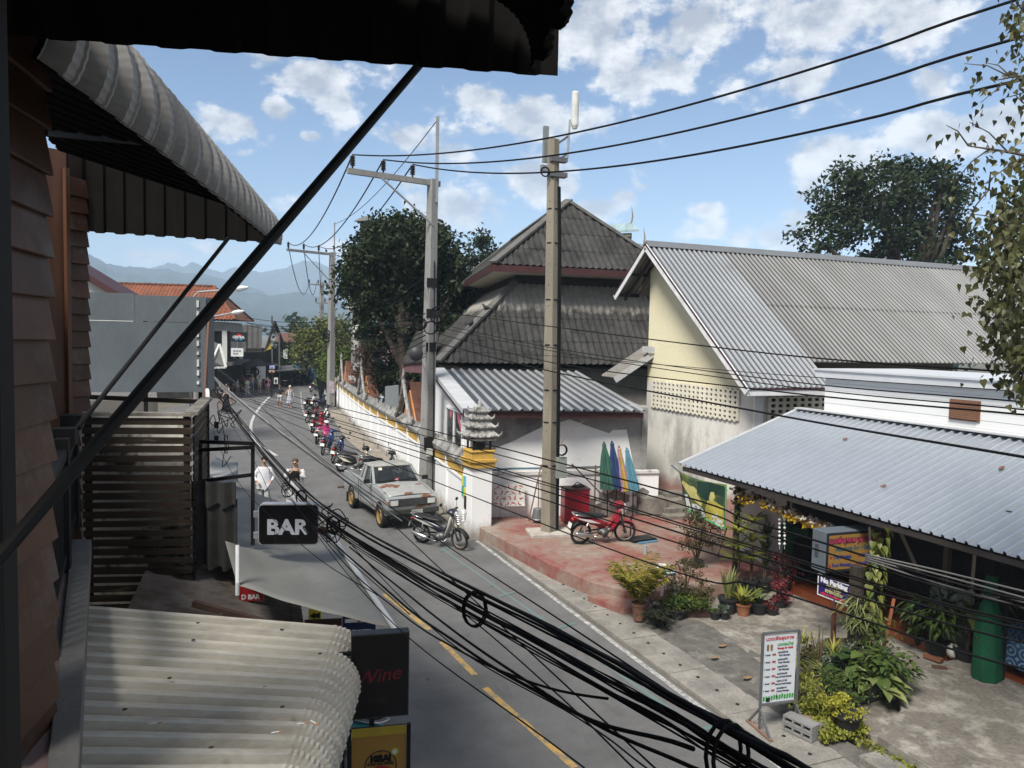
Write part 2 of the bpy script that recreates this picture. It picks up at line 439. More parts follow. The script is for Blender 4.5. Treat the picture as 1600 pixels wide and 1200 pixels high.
def vf(u, v):
 y = 6.0+7.6*v; x0 = 8.06; x1 = 8.06+(1.15 if y > 9 else .3)*min(1, max(0, (13.4-y)/1.2))
 x = x0+(x1-x0)*u
 return V((x, y, .045+.05*u+.02*pnoise(V((x*3, y*3, 1)))))
mb.grid(vf, 8, 50)
struct('verge', mb, mat('broken_asphalt', (.125, .118, .106), .95, var=.35, scale=4, fine=.35, bp=.6, stain=(.19, .18, .155), st=(.55, .65), ss=2.0))
fore = mat('forecourt_concrete', (.175, .158, .135), .9, var=.3, scale=.9, fine=.3, stain=(.33, .31, .27), st=(.48, .68), ss=2.4, bp=.4)
mb = MB()
mb.prism([(8.75, 13.25, -.1), (9.2, 11.5, -.1), (8.95, 9.9, -.1), (8.55, 8.0, -.1), (8.55, -6, -.1), (12.3, -6, -.1), (12.3, 13.25, -.1)], (0, 0, .19))
mb.prism([(8.62, 7.45, .09), (8.62, -6, .09), (12.3, -6, .09), (12.3, 8.9, .09), (10.4, 8.75, .09), (9.6, 7.9, .09)], (0, 0, .16))
struct('forecourt', mb, fore)
mb = MB()
mb.obox((8.12, 1, 0), (.38, 0, 0), (0, 6.3, 0), (0, 0, .17))
struct('kerb', mb, mat('old_kerb', (.2, .19, .17), .95, var=.35, scale=3, fine=.3, bp=.5, stain=(.09, .09, .05), st=(.5, .62), ss=2), bevel=.02)
def redpaint():
 m, nt, b, out = _nt('red_terrace_paint'); v = coords(nt)
 k = ramp(nt, noise(nt, v, .75, 8, .72), .44, .62)
 k2 = ramp(nt, noise(nt, v, 5, 5, .7), .42, .7)
 red = mixc(nt, k2, (.19, .058, .047), (.25, .115, .09))
 cc = mixc(nt, k, red, mixc(nt, k2, (.27, .225, .18), (.18, .14, .115)))
 nt.links.new(cc, b.inputs['Base Color']); b.inputs['Roughness'].default_value = .8; bump(nt, b, noise(nt, v, 20, 4, .6), .2, .02); return m
RED = redpaint()
mb = MB()
mb.prism([(7.3, 20.5, -.05), (7.24, 19.4, -.05), (7.62, 15.7, -.05), (7.9, 14.3, -.05), (8.3, 13.6, -.05), (8.75, 13.38, -.05), (9.4, 13.3, -.05), (12.8, 13.3, -.05), (13.2, 16.4, -.05), (13.9, 20.6, -.05)], (0, 0, .42))
struct('terrace', mb, RED, bevel=.02)
mb = MB(); mb.obox((7.98, 13.1, -.05), (1.1, -.1, 0), (-.3, .95, 0), (0, 0, .24))
struct('terrace_step', mb, RED, bevel=.015)
mb = MB()
def pathf(u, v):
 y = 20.3+38*v; x0 = 7.28+max(0, (y-22))*.02+max(0, (y-40))*.075
 return V((x0-.25+1.25*u, y, .04+.01*u))
mb.grid(pathf, 3, 30)
struct('path', mb, mat('dusty_path', (.26, .23, .19), .95, var=.3, scale=2, fine=.3))
struct('yard', MB().poly([(8.6, 20.6, -.008), (30, 20.6, -.008), (40, 70, -.008), (12.5, 66, -.008), (9.6, 50, -.008), (8.8, 36, -.008)]), mat('yard_dirt', (.2, .175, .14), .95, scale=.8))
struct('left_pavement', MB().obox((-.6, -4, -.03), (1.58, 0, 0), (0, 24, 0), (0, 0, .12)), mat('grey_tiles', (.16, .155, .15), .9, scale=2))
# ================================================================ mountains
FM = mat('forest_mountain', (.04, .055, .05), .95, var=.4, scale=.004, sp=.05)
def ridge(pts, dist, name, deep, seed):
 A = [(*azel(x, y),) for x, y in pts]
 base = []
 for i in range(len(A)-1):
  for k in range(8):
   t = k/8; base.append((A[i][0]*(1-t)+A[i+1][0]*t, A[i][1]*(1-t)+A[i+1][1]*t))
 base.append(A[-1]); n = len(base)-1
 def fn(u, v):
  a, e = base[round(u*n)]
  hgt = math.tan(e)*dist+5.6
  hgt *= 1+.05*pnoise(V((a*60, seed, 0)))+.02*pnoise(V((a*200, seed, 1)))
  r = dist-deep*(1-v) ; d = dist*1.0-deep+deep*v
  z = hgt*(v**.9)-5 if v < 1 else hgt
  z += hgt*.16*(1-v)*v*4*pnoise(V((a*28, v*2.5, seed)))+hgt*.05*v*(1-v)*4*pnoise(V((a*90, v*8, seed)))
  return V((math.sin(a)*d, math.cos(a)*d, z))
 mb = MB(); mb.grid(fn, n, 26)
 back = MB()
 o = len(mb.v)
 mb.grid(lambda u, v: (lambda p: V((p.x*(1+.25*v), p.y*(1+.25*v), p.z*(1-v)-6*v)))(fn(u, 1)), n, 4)
 struct(name, mb, FM, smooth=True)
ridge([(-400,400),(-200,395),(0,390),(100,388),(137,396),(150,402),(167,414),(190,413),(215,420),(245,418),(270,424),(330,430),(400,452),(470,478),(560,492),(700,500)], 2300, 'mountain', 1300, 3)
ridge([(137,430),(200,420),(245,418),(262,410),(285,415),(303,409),(330,422),(347,426),(368,418),(400,423),(425,425),(447,417),(477,407),(500,411),(540,420),(600,432),(700,445),(800,450),(1000,440),(1300,430),(1600,450),(1900,470)], 3100, 'mountain', 900, 9)
ridge([(300,470),(360,452),(420,462),(470,455),(520,470),(560,474),(620,480),(760,490),(900,495)], 1700, 'hill', 700, 5)
hz = MB(); hz.box((0, 1500, 168), (11000, 8400, 340.0))
hm = bpy.data.materials.new('haze_air'); hm.use_nodes = True; hn = hm.node_tree; hn.nodes.clear()
ho = hn.nodes.new('ShaderNodeOutputMaterial'); hv = hn.nodes.new('ShaderNodeVolumePrincipled')
hv.inputs['Color'].default_value = (.60, .78, 1.0, 1); hv.inputs['Density'].default_value = 3.6e-4; hv.inputs['Anisotropy'].default_value = -.35
hn.links.new(hv.outputs[0], ho.inputs['Volume'])
tag(hz.build('haze', hm), kind='stuff')
# ================================================================ right side: temple wall, hip-roofed hall, outbuilding, yellow hall, shop
def wallmat(name, c, lowc, z0, z1, stainc=(.25, .25, .25), st=(.52, .66), base=None, bz=.6, ss=.8):
 m, nt, b, out = _nt(name); v = coords(nt)
 sp_ = N(nt, 'ShaderNodeSeparateXYZ'); nt.links.new(v, sp_.inputs[0])
 zz = mthn(nt, 'ADD', sp_.outputs[2], mthn(nt, 'MULTIPLY', noise(nt, v, 1.4, 6, .7), .5))
 cc = mixc(nt, ramp01(nt, zz, z0, z1), lowc, c)
 sn = noise(nt, coords(nt, (1, 1, .45)), ss, 7, .72)
 sm = ramp(nt, sn, st[0], st[1])
 lowm = mthn(nt, 'SUBTRACT', 1.0, ramp01(nt, zz, z0-1.2, z0+.2))
 cc = mixc(nt, mthn(nt, 'MULTIPLY', sm, lowm), cc, stainc)
 if base is not None:
  bm = mthn(nt, 'SUBTRACT', 1.0, ramp01(nt, zz, bz+.2, bz+.5))
  cc = mixc(nt, bm, cc, base)
 cc = mixc(nt, 1, cc, ramp(nt, noise(nt, v, 9, 4, .7), .3, .7, (.92,)*3, (1.03,)*3), 'MULTIPLY')
 nt.links.new(cc, b.inputs['Base Color']); b.inputs['Roughness'].default_value = .88; spec(b, .2)
 bump(nt, b, noise(nt, v, 14, 4, .6), .15, .02)
 return m
def mthn(nt, op, a, b=None):
 n = N(nt, 'ShaderNodeMath', operation=op)
 for i, v in enumerate((a, b)):
  if v is None: continue
  if isinstance(v, (int, float)): n.inputs[i].default_value = v
  else: nt.links.new(v, n.inputs[i])
 return n.outputs[0]
def ramp01(nt, v, a, b):
 n = N(nt, 'ShaderNodeMapRange'); nt.links.new(v, n.inputs[0]); n.inputs[1].default_value = a; n.inputs[2].default_value = b
 return n.outputs[0]
WHITE = mat('white_limewash', (.76, .76, .75), .85, var=.06, scale=1.2, fine=.05, stain=(.48, .47, .45), st=(.62, .78), ss=1.6, bp=.1)
def whitewash_base():
 m, nt, b, out = _nt('white_wall_dirty_foot'); v = coords(nt)
 s_ = N(nt, 'ShaderNodeSeparateXYZ'); nt.links.new(v, s_.inputs[0])
 k = ramp01(nt, mthn(nt, 'ADD', s_.outputs[2], mthn(nt, 'MULTIPLY', noise(nt, v, 2.6, 6, .75), -.75)), -.25, .22)
 c = mixc(nt, k, (.30, .28, .25), (.77, .77, .765))
 c = mixc(nt, ramp(nt, noise(nt, coords(nt, (1, 1, .25)), 1.8, 6, .7), .60, .78), c, (.52, .52, .50))
 nt.links.new(c, b.inputs['Base Color']); b.inputs['Roughness'].default_value = .9; spec(b, .2); bump(nt, b, noise(nt, v, 12, 4, .6), .12, .02); return m
WALLW = whitewash_base()
YELLOW = mat('ochre_paint', (.50, .315, .07), .8, var=.15, scale=3, fine=.1, stain=(.34, .23, .08), st=(.6, .75), ss=2)
CEM = mat('mossy_cement', (.30, .295, .28), .95, var=.35, scale=3, fine=.3, stain=(.08, .08, .075), st=(.46, .62), ss=2.2, bp=.5)
STUCCO = mat('weathered_stucco', (.36, .35, .33), .9, var=.3, scale=5, fine=.2, stain=(.13, .125, .12), st=(.48, .62), ss=4.5, bp=.6)
MAROON = mat('maroon_board', (.055, .02, .02), .6, var=.2)
GREYB = mat('grey_fascia', (.42, .43, .44), .6, var=.1)
SOFF = mat('cream_soffit', (.62, .58, .48), .8, var=.1, scale=1)
DARKW = mat('dark_shade_board', (.035, .03, .028), .8, var=.3)
ZINC = mat('zinc_roof', (.50, .515, .53), .34, .85, var=.12, scale=.7, fine=.06, stain=(.36, .36, .36), st=(.58, .72), ss=.9, stretch=(1, .25, 1), sp=.5)
ZINCOLD = mat('weathered_zinc_roof', (.40, .375, .34), .42, .7, var=.22, scale=.9, fine=.12, stain=(.20, .175, .14), st=(.46, .66), ss=.35, stretch=(1, .18, .18), sp=.4)
BLUEZ = mat('pale_blue_zinc_roof', (.33, .36, .40), .33, .45, var=.08, scale=.5, fine=.05, stain=(.27, .31, .36), st=(.6, .75), ss=.6, stretch=(.3, 1, 1), sp=.5)
RIBW = mat('glint_bright_zinc_rib', (.55, .56, .57), .3, .5, var=.08, scale=1, stain=(.45, .44, .43), st=(.6, .75), ss=.8, sp=.5)  # bright rib colour carries the glint of sun and sky
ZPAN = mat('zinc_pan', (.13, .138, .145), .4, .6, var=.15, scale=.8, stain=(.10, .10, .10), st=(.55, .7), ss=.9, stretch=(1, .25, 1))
OPAN = mat('dirty_dimmed_zinc_pan', (.075, .072, .066), .55, .3, var=.25, scale=.9, fine=.12, stain=(.055, .05, .044), st=(.45, .66), ss=.35, stretch=(1, .18, .18))  # old dirt, darkened further to set off the painted rib glint
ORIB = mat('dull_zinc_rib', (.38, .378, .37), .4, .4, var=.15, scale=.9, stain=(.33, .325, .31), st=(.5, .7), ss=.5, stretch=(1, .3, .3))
BRIB = mat('blue_zinc_rib', (.44, .475, .52), .3, .45, var=.06)  # paler than the pan: rib glint put into the colour
TERRA = mat('terracotta_tile', (.125, .055, .036), .8, var=.3, scale=4, island=.35, fine=.2)
WPTS = smooth_line([(7.05,20.1),(7.42,24.3),(7.92,30),(8.45,39.5),(9.1,48),(10.0,58),(10.7,64)], 8)
def along(pts, step):
 out = []; acc_ = 0
 out.append(pts[0])
 for i in range(len(pts)-1):
  a, b = pts[i], pts[i+1]; L = (b-a).length; t = step-acc_
  while t <= L:
   out.append(a.lerp(b, t/L)); t += step
  acc_ = L-(t-step)
 return out
tw = thing('temple_wall', 'long curving white temple wall with ochre panels and mossy cement coping', 'wall', (7.05, 20.1, 0))
bays = along(WPTS, 2.35)
body, cop = MB(), MB()
def seg_frame(i):
 p, q = V((*bays[i], 0)), V((*bays[i+1], 0)); d = (q-p).normalized(); nrm = V((-d.y, d.x, 0)); return p, q, d, nrm   # nrm points to the street
teeth = MB()
for i in range(len(bays)-1):
 p, q, d, nr = seg_frame(i); L = (q-p).length
 body.obox(p, d*(L+.02), -nr*.2, Z*1.98)
 pil = MB(); pil.obox(p+nr*.06, d*.2, -nr*.14, Z*2.0); pil.obox(p+nr*.07, d*.22, -nr*.1, Z*.35)
 pil.build('pilaster', WALLW, tw)
 MB().obox(p+d*.22+nr*.022+Z*1.60, d*(L-.24), -nr*.05, Z*.37).build('yellow_panel', YELLOW, tw)
 MB().obox(p+d*.2+nr*.045+Z*1.51, d*(L-.2), -nr*.06, Z*.075).build('moulding', WALLW, tw)
 prof = [(.12, 1.99), (.14, 2.07), (.02, 2.20), (-.02, 2.28), (-.12, 2.28), (-.16, 2.2), (-.3, 2.06), (-.28, 1.99)]
 cop.prism([p+nr*a+Z*b for a, b in prof], d*(L+.03))
 k = int(L/.2)
 for j in range(k):
  h = .16*random.uniform(.5, 1.15); c = p+d*(L*(j+.5)/k)-nr*.05+Z*2.26
  teeth.add([c-d*.09-nr*.02, c+d*.09-nr*.02, c+d*.09+nr*.02, c-d*.09+nr*.02, c+d*random.uniform(-.03, .09)+Z*h], [(0,3,2,1),(0,1,4),(1,2,4),(2,3,4),(3,0,4)])
  c2 = p+d*(L*(j+.5)/k)+nr*.13+Z*2.0
  teeth.add([c2-d*.08, c2+d*.08, c2+d*.08-nr*.03, c2-d*.08-nr*.03, c2-Z*.13*random.uniform(.5, 1)], [(0,1,2,3),(1,0,4),(2,1,4),(3,2,4),(0,3,4)])
body.build('wall_face', WALLW, tw); cop.build('coping', CEM, tw); teeth.build('cresting', CEM, tw)
def naga_gable(yc, n, label):
 i = min(range(len(WPTS)), key=lambda k: abs(WPTS[k].y-yc)); p = V((*WPTS[i], 0)); q = V((*WPTS[min(i+1, len(WPTS)-1)], 0)); d = (q-p).normalized(); nr = V((-d.y, d.x, 0))
 t = thing('gable_roof', label, 'gable', p+Z*2.2, 0, 'tiled gables along the temple wall')
 hw, hh = 1.55, 1.45; o = p+Z*2.22
 MB().prism([o-d*1.2-nr*.1, o+d*1.2-nr*.1, o+Z*1.15-nr*.1], -nr*.12).build('tympanum', mat('orange_tympanum', (.55, .24, .1), .8, var=.15), t)
 for sgn in (-1, 1):
  b = MB(); a0, a1 = o+d*sgn*hw+nr*.12, o+Z*hh+nr*.12
  dirn = (a1-a0).normalized(); upn = dirn.cross(nr)*(1 if dirn.cross(nr).z > 0 else -1)
  pts = [a0+(a1-a0)*(k/8)+upn*(-.07*math.sin(PI*k/8)) for k in range(9)]
  b.tube(pts, [.10]+[.085]*7+[.07], 6)
  for k in range(14):
   c = a0+(a1-a0)*((k+.5)/14)+upn*.05
   b.add([c-dirn*.07-nr*.02, c+dirn*.07-nr*.02, c+dirn*.07+nr*.02, c-dirn*.07+nr*.02, c+upn*.13+dirn*.03], [(0,3,2,1),(0,1,4),(1,2,4),(2,3,4),(3,0,4)])
  b.tube([a0, a0+d*sgn*.16+Z*.03, a0+d*sgn*.27+Z*.18, a0+d*sgn*.24+Z*.36], [.10, .09, .06, .015], 6)
  b.build('naga_bargeboard', STUCCO, t)
  r = MB()
  rows = 9
  for k in range(rows):
   u0 = k/rows; pz = o+d*sgn*hw*(1-u0)+Z*hh*u0-nr*.1-Z*.02; e = (-d*sgn*hw+Z*hh)/rows
   cols = 2
   for c in range(cols):
    r.obox(pz-nr*(.24*c)+upn*(.02*(rows-k)/rows), e*1.12, -nr*.232, upn*.035)
  r.build('roof_tiles', TERRA, t)
 f = MB(); f.tube([o+Z*(hh-.05)+nr*.12, o+Z*(hh+.2)+nr*.16, o+Z*(hh+.42)+nr*.13, o+Z*(hh+.62)+nr*.16], [.09, .08, .05, .012], 6)
 f.build('finial', STUCCO, t)
naga_gable(30.3, 0, 'orange tiled gable with white naga bargeboards nearest the loudspeaker pole')
naga_gable(41.9, 1, 'second orange tiled gable on temple wall, beside the transformer pole')
naga_gable(52.5, 2, 'small tiled gable on temple wall between second gable and street pole')
naga_gable(60.5, 3, 'farthest tiled gable on temple wall just behind the slim street pole')
cp = thing('gate_pillar', 'white corner pillar of temple wall under ochre cap and stucco shrine', 'pillar', (7.29, 19.8, 0))
MB().box((7.29, 19.8, 1.0), (.6, .6, 2.0)).build('shaft', WALLW, cp, bevel=.015)
y_ = MB(); y_.box((7.29, 19.8, 2.08), (.72, .72, .17)); y_.box((7.29, 19.8, 2.20), (.80, .80, .09)); y_.box((7.29, 19.8, 2.34), (.66, .66, .2)); y_.box((7.29, 19.8, 2.46), (.72, .72, .05))
y_.build('cap', YELLOW, cp, bevel=.012)
l_ = MB()
for sx in (-1, 1):
 for sy in (-1, 1): l_.box((7.29+sx*.24, 19.8+sy*.24, 2.62), (.05, .05, .28))
l_.box((7.29, 19.8, 2.62), (.2, .2, .28)); l_.build('lantern_post', mat('black_iron', (.02, .02, .02), .6, var=.2), cp)
s_ = MB()
def tier(z, wd, h, flare=.07):
 n = 4; prof = [(wd*.5, 0), (wd*.52, .03), (wd*.40, h*.5), (wd*.33, h)]
 b0 = len(s_.v)
 for r_, zz in prof:
  for j in range(16):
   a = 2*PI*j/16; cx, cy = math.cos(a), math.sin(a); mx = max(abs(cx), abs(cy)); x, y = cx/mx*r_, cy/mx*r_
   lift = flare*max(0, (abs(x*y)/(r_*r_))-.35) if zz < h*.6 else 0
   s_.v.append(V((7.29+x, 19.8+y, z+zz+lift)))
 for k in range(3):
  for j in range(16): s_.f.append([b0+k*16+j, b0+k*16+(j+1) % 16, b0+(k+1)*16+(j+1) % 16, b0+(k+1)*16+j]); s_.mi.append(0)
 s_.f.append([b0+j for j in range(16)][::-1]); s_.mi.append(0); s_.f.append([b0+48+j for j in range(16)]); s_.mi.append(0)
 for sx in (-1, 1):
  for sy in (-1, 1):
   c = V((7.29+sx*wd*.5, 19.8+sy*wd*.5, z+.05)); o_ = V((sx, sy, 0)).normalized()
   s_.tube([c-o_*.1, c+o_*.02, c+o_*.09+Z*.05, c+o_*.11+Z*.14], [.04, .04, .03, .008], 5)
 for e in range(4):
  M_ = Matrix.Rotation(e*PI/2, 3, 'Z')
  for k in range(3):
   c = V((7.29, 19.8, z+.06))+M_ @ V((wd*.5+.015, (k-1)*wd*.28, 0)); s_.ell(c, (.045, .07, .05) if e % 2 == 0 else (.07, .045, .05), 6, 5)
s_.box((7.29, 19.8, 2.78), (.74, .74, .06))
tier(2.83, .82, .24); tier(3.07, .66, .22); tier(3.29, .50, .2); tier(3.48, .36, .18)
s_.tube([(7.29, 19.8, 3.6), (7.29, 19.8, 3.78), (7.29, 19.8, 3.86)], [.08, .05, .015], 8)
s_.build('shrine_roof', STUCCO, cp)
nb = MB()
pn = thing('poster', 'small yellow and blue paper notice on the temple wall end', 'poster', (7.0, 20.2, 1.2))
PC = [mat('notice_yellow', (.55, .55, .08), .7), mat('notice_blue', (.12, .42, .6), .7), mat('notice_green', (.07, .33, .2), .7)]
for k, (dy, dz, c) in enumerate(((0, .33, 0), (-.17, .33, 1), (0, .02, 2), (-.17, .0, 0))):
 MB().box((6.985, 20.2+dy, 1.32+dz-.1), (.03, .15, .29)).build('sheet', PC[c], pn)
t_ = tag(MB().box((6.975, 19.97, .98), (.03, .13, .36)).build('plaque', mat('black_plaque', (.03, .025, .025), .4)), 'narrow dark plaque on corner pillar under the paper notices', 'plaque')
def fibre(name, palez=None):
 m, nt, b, out = _nt(name); v = coords(nt)
 k = ramp(nt, noise(nt, v, 1.3, 7, .75), .35, .68)
 c = mixc(nt, k, (.026, .026, .025), (.075, .073, .069))
 c = mixc(nt, 1, c, ramp(nt, noise(nt, v, 14, 4, .75), .3, .7, (.65,)*3, (1.25,)*3), 'MULTIPLY')
 if palez:
  s2 = N(nt, 'ShaderNodeSeparateXYZ'); nt.links.new(v, s2.inputs[0])
  kk = ramp01(nt, mthn(nt, 'ADD', s2.outputs[2], mthn(nt, 'MULTIPLY', noise(nt, coords(nt, (2.2, 2.2, .4)), 1.5, 4, .7), .9)), palez, palez+.3)
  c = mixc(nt, kk, c, mixc(nt, k, (.22, .205, .18), (.33, .315, .285)))
 nt.links.new(c, b.inputs['Base Color']); b.inputs['Roughness'].default_value = .95; spec(b, .15); bump(nt, b, noise(nt, v, 25, 3, .7), .4, .02); return m
FIB = fibre('lichen_fibre_cement'); FIB2 = fibre('lichen_fibre_cement_pale_top', 7.05)
def hip_facet(mb, BLp, BRp, TL, TR, pitch=.27, amp=.075, row=1.15):
 e = BRp-BLp; W = e.length; ed = e/W
 upv = (TL-BLp)-ed*((TL-BLp).dot(ed)); h = upv.length; ud = upv/h; nr = ed.cross(ud)
 if nr.z < 0: nr = -nr
 sl_, sr_ = (TL-BLp).dot(ed), (TR-BLp).dot(ed)
 def tmax(s):
  if s < sl_: return h*s/max(sl_, 1e-6)
  if s > sr_: return h*(W-s)/max(W-sr_, 1e-6)
  return h
 n = max(6, int(W/pitch)*6); nrows = max(1, math.ceil(h/row))
 for r in range(nrows):
  t0, t1 = r*row-(.1 if r else 0), min(h, (r+1)*row)
  base = len(mb.v); cols = []
  for i in range(n+1):
   s = W*i/n; tm = tmax(s)
   a, b = min(t0, tm), min(t1, tm)
   off = amp*.5*math.cos(2*PI*s/pitch)
   cols.append(tm > t0+1e-4)
   for k, tt in enumerate((a, b)):
    lift = .022*(1-(tt-t0)/max(.1, (t1-t0))) if r or True else 0
    mb.v.append(BLp+ed*s+ud*tt+nr*(off+lift))
  for i in range(n):
   if cols[i] or cols[i+1]:
    a = base+i*2; mb.f.append([a, a+2, a+3, a+1]); mb.mi.append(mb.cur)
  b2 = len(mb.v)
  for i in range(n+1): mb.v.append(mb.v[base+i*2]-nr*.022)
  for i in range(n):
   if cols[i] and cols[i+1]: mb.f.append([base+i*2, b2+i, b2+i+1, base+i*2+2]); mb.mi.append(mb.cur)
 return mb
ha, hb = V((.9925, -.122, 0)), V((.22, .975, 0)).normalized()
T1 = V((8.2, 26.8, 4.6)); W1, L1 = 12.0, 26.0
hall = thing('hip_roof_hall', 'grey lichened two tier hip roofed temple hall behind white outbuilding', 'building', (T1.x, T1.y, 0))
def rect(o, w, l, z): o = V((o.x, o.y, z)); return [o, o+ha*w, o+ha*w+hb*l, o+hb*l]
e1 = rect(T1, W1, L1, 4.6); ia, ib = 3.3, 2.4
u1 = rect(T1+ha*ia+hb*ib, W1-2*ia, L1-2*ib, 7.75)
lw = MB()
for k in range(4): hip_facet(lw, e1[k], e1[(k+1) % 4], u1[k], u1[(k+1) % 4])
lw.build('lower_roof', FIB2, hall)
C2 = T1+ha*2.15+hb*.95; W2, L2 = W1-4.3, 21.0
e2 = rect(C2, W2, L2, 8.35); rg0 = C2+ha*W2/2+hb*3.4; rg1 = C2+ha*W2/2+hb*(L2-3.4); rg0.z = rg1.z = 11.5
up_ = MB()
tops = [(rg0, rg0), (rg0, rg1), (rg1, rg1), (rg1, rg0)]
for k in range(4): hip_facet(up_, e2[k], e2[(k+1) % 4], tops[k][0], tops[k][1])
up_.build('upper_roof', FIB, hall)
caps = MB()
for a, b in ((e2[0], rg0), (e2[1], rg0), (e2[2], rg1), (e2[3], rg1), (rg0, rg1), (e1[0], u1[0]), (e1[1], u1[1]), (e1[2], u1[2]), (e1[3], u1[3])):
 caps.bar(a+Z*.06, b+Z*.06, .34, .09)
caps.build('ridge_cap', mat('grey_ridge_cap', (.12, .116, .108), .95, var=.35, scale=2, fine=.3), hall)
fa = MB(); fs_ = MB(); nk = MB()
for k in range(4):
 a, b = e2[k], e2[(k+1) % 4]; fa.bar(a-Z*.16, b-Z*.16, .06, .26)
fa.build('fascia', MAROON, hall)
ins = rect(C2+ha*.06+hb*.06, W2-.12, L2-.12, 8.1); fs_.poly(ins[::-1]); fs_.build('soffit', SOFF, hall)
nk.prism([p-Z*.75+V((0, 0, 0)) for p in rect(T1+ha*(ia+.05)+hb*(ib+.05), W1-2*ia-.1, L1-2*ib-.1, 8.1)], Z*.74); nk.build('upper_wall', DARKW, hall)
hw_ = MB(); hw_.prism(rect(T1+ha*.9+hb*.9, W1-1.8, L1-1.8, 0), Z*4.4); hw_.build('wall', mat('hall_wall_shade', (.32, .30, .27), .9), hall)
s3 = MB(); s3.poly(rect(T1+ha*.05+hb*.05, W1-.1, L1-.1, 4.5)[::-1]); s3.build('lower_soffit', mat('dark_soffit', (.13, .1, .08), .9), hall)
def pigeon(name, p, rz, label):
 t = thing(name, label, 'bird', p, rz, 'pigeons on the hip roof')
 b = MB(); c = V(p); M_ = Matrix.Rotation(rz, 3, 'Z')
 f = lambda x, y, z: c+M_ @ V((x, y, z))
 b.tube([f(-.20, 0, .07), f(-.12, 0, .09), f(-.04, 0, .11), f(.05, 0, .14), f(.09, 0, .19), f(.11, 0, .235), f(.15, 0, .235), f(.175, 0, .225)], [.012, .045, .075, .07, .045, .038, .02, .005], 10)
 b.tube([f(-.2, 0, .07), f(-.32, 0, .04)], [.03, .022], 6); b.tube([f(0, .03, .06), f(.01, .03, 0)], .008, 5); b.tube([f(0, -.03, .06), f(.01, -.03, 0)], .008, 5)
 b.build('plumage', mat('pigeon_feather', (.03, .03, .035), .7), t, smooth=True)
hp = e1[0].lerp(u1[0], .60)+Z*.1
pigeon('pigeon', hp, 2.6, 'larger dark pigeon perched high on the hip roof edge')
pigeon('pigeon', e1[0].lerp(u1[0], .40)+Z*.1, .5, 'dark pigeon lower down the hip roof edge')
ob = thing('outbuilding', 'white outbuilding with ribbed zinc roof and curtained window by temple wall', 'building', (8.3, 20.75, 0))
F0, F1 = V((7.5, 20.95, 0)), V((12.7, 19.75, 0)); fd = (F1-F0).normalized(); fn_ = V((fd.y, -fd.x, 0)); bk = V((.085, .996, 0)).normalized()
if fn_.y > 0: fn_ = -fn_
cem_wall = mat('grey_cement_render', (.27, .265, .255), .92, var=.25, scale=1.1, fine=.12, stain=(.09, .088, .085), st=(.52, .68), ss=.8, bp=.2)
B0, B1 = F0+bk*6.0, F1+bk*6.0
w_ = MB(); w_.add([F0, F1, F1+Z*3.55, F0+Z*3.55, F0+bk*.2, F1+bk*.2, F1+bk*.2+Z*3.6, F0+bk*.2+Z*3.6], ((0,1,2,3),(5,4,7,6),(1,5,6,2),(4,0,3,7),(3,2,6,7)))
w_.build('front_wall', cem_wall, ob)
def onF(px, py):
 n_ = fn_; r = ray(px, py); dd = (F0-CAMP).dot(n_)/r.dot(n_); return CAMP+r*dd+n_*.004
wp = [onF(766, 720), onF(775, 700), onF(800, 690), onF(845, 668), onF(890, 655), onF(925, 668), onF(952, 677), onF(957, 672), onF(979, 671)]
wp += [F1+fn_*.004-fd*.02+Z*.02, F0+fn_*.004+Z*.02]
MB().prism(wp, fn_*.006).build('white_paint', WHITE, ob)
sw = MB(); sw.prism([F0, F0+Z*3.55, B0+Z*4.35, B0], -V((bk.y, -bk.x, 0))*-.2); sw.build('side_wall', WHITE, ob)
sw2 = MB(); sw2.prism([F1, F1+Z*3.5, B1+Z*4.2, B1], V((-.2, 0, 0))); sw2.build('side_wall', cem_wall, ob)
sdn = V((-bk.y, bk.x, 0))
wc = F0+bk*2.15
def sp_(t, z, o=0): return wc+bk*t+Z*z+sdn*o
wf = MB()
for a, b in (((-1.1, 2.05), (1.1, 2.05)), ((-1.1, 3.25), (1.1, 3.25))): wf.bar(sp_(*a, .03), sp_(*b, .03), .08, .06)
for t in (-1.1, 0, 1.1): wf.bar(sp_(t, 2.02, .03), sp_(t, 3.28, .03), .08, .06)
win = wf.build('window', mat('white_window_frame', (.7, .7, .7), .5), ob)
MB().obox(sp_(-1.08, 2.07, .012), bk*2.16, Z*1.16, sdn*.01).build('pane', glassmat('dark_glass', (.012, .016, .016)), win)
MB().prism([sp_(-1.0, 3.22, .026), sp_(-.3, 3.22, .026), sp_(-.5, 2.95, .026), sp_(-.9, 2.65, .026)], sdn*.006).build('curtain', mat('pink_curtain', (.45, .14, .2), .8), win)
MB().prism([sp_(.2, 3.22, .026), sp_(.7, 3.22, .026), sp_(.5, 2.9, .026)], sdn*.006).build('curtain', MATS['pink_curtain'], win)
RFL, RFR, RBL = D(736, 641, 21.5), D(1009, 643, 22.6), D(683, 577, 27.3)
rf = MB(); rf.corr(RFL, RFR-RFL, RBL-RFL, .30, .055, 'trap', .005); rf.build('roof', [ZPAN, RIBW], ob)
fl = MB(); fl.bar(RFL+Z*.05, RBL+Z*.05, .5, .02); fl.bar(RFL+V((-.25, 0, 0))-Z*.02, RBL+V((-.25, 0, 0))-Z*.02, .02, .12); fl.build('flashing', GREYB, ob)
fl = MB(); fl.bar(RFL-Z*.12+V((-.2, 0, 0)), RBL-Z*.14+V((-.2, 0, 0)), .03, .16); fl.bar(RFL-Z*.13+V((.0, .12, 0)), RFR-Z*.13+V((0, .12, 0)), .03, .16); fl.build('barge_board', MAROON, ob)
lo = thing('low_wall', 'low white wall with worn moulding and broken render beside terrace', 'wall', (8.4, 20.3, 0))
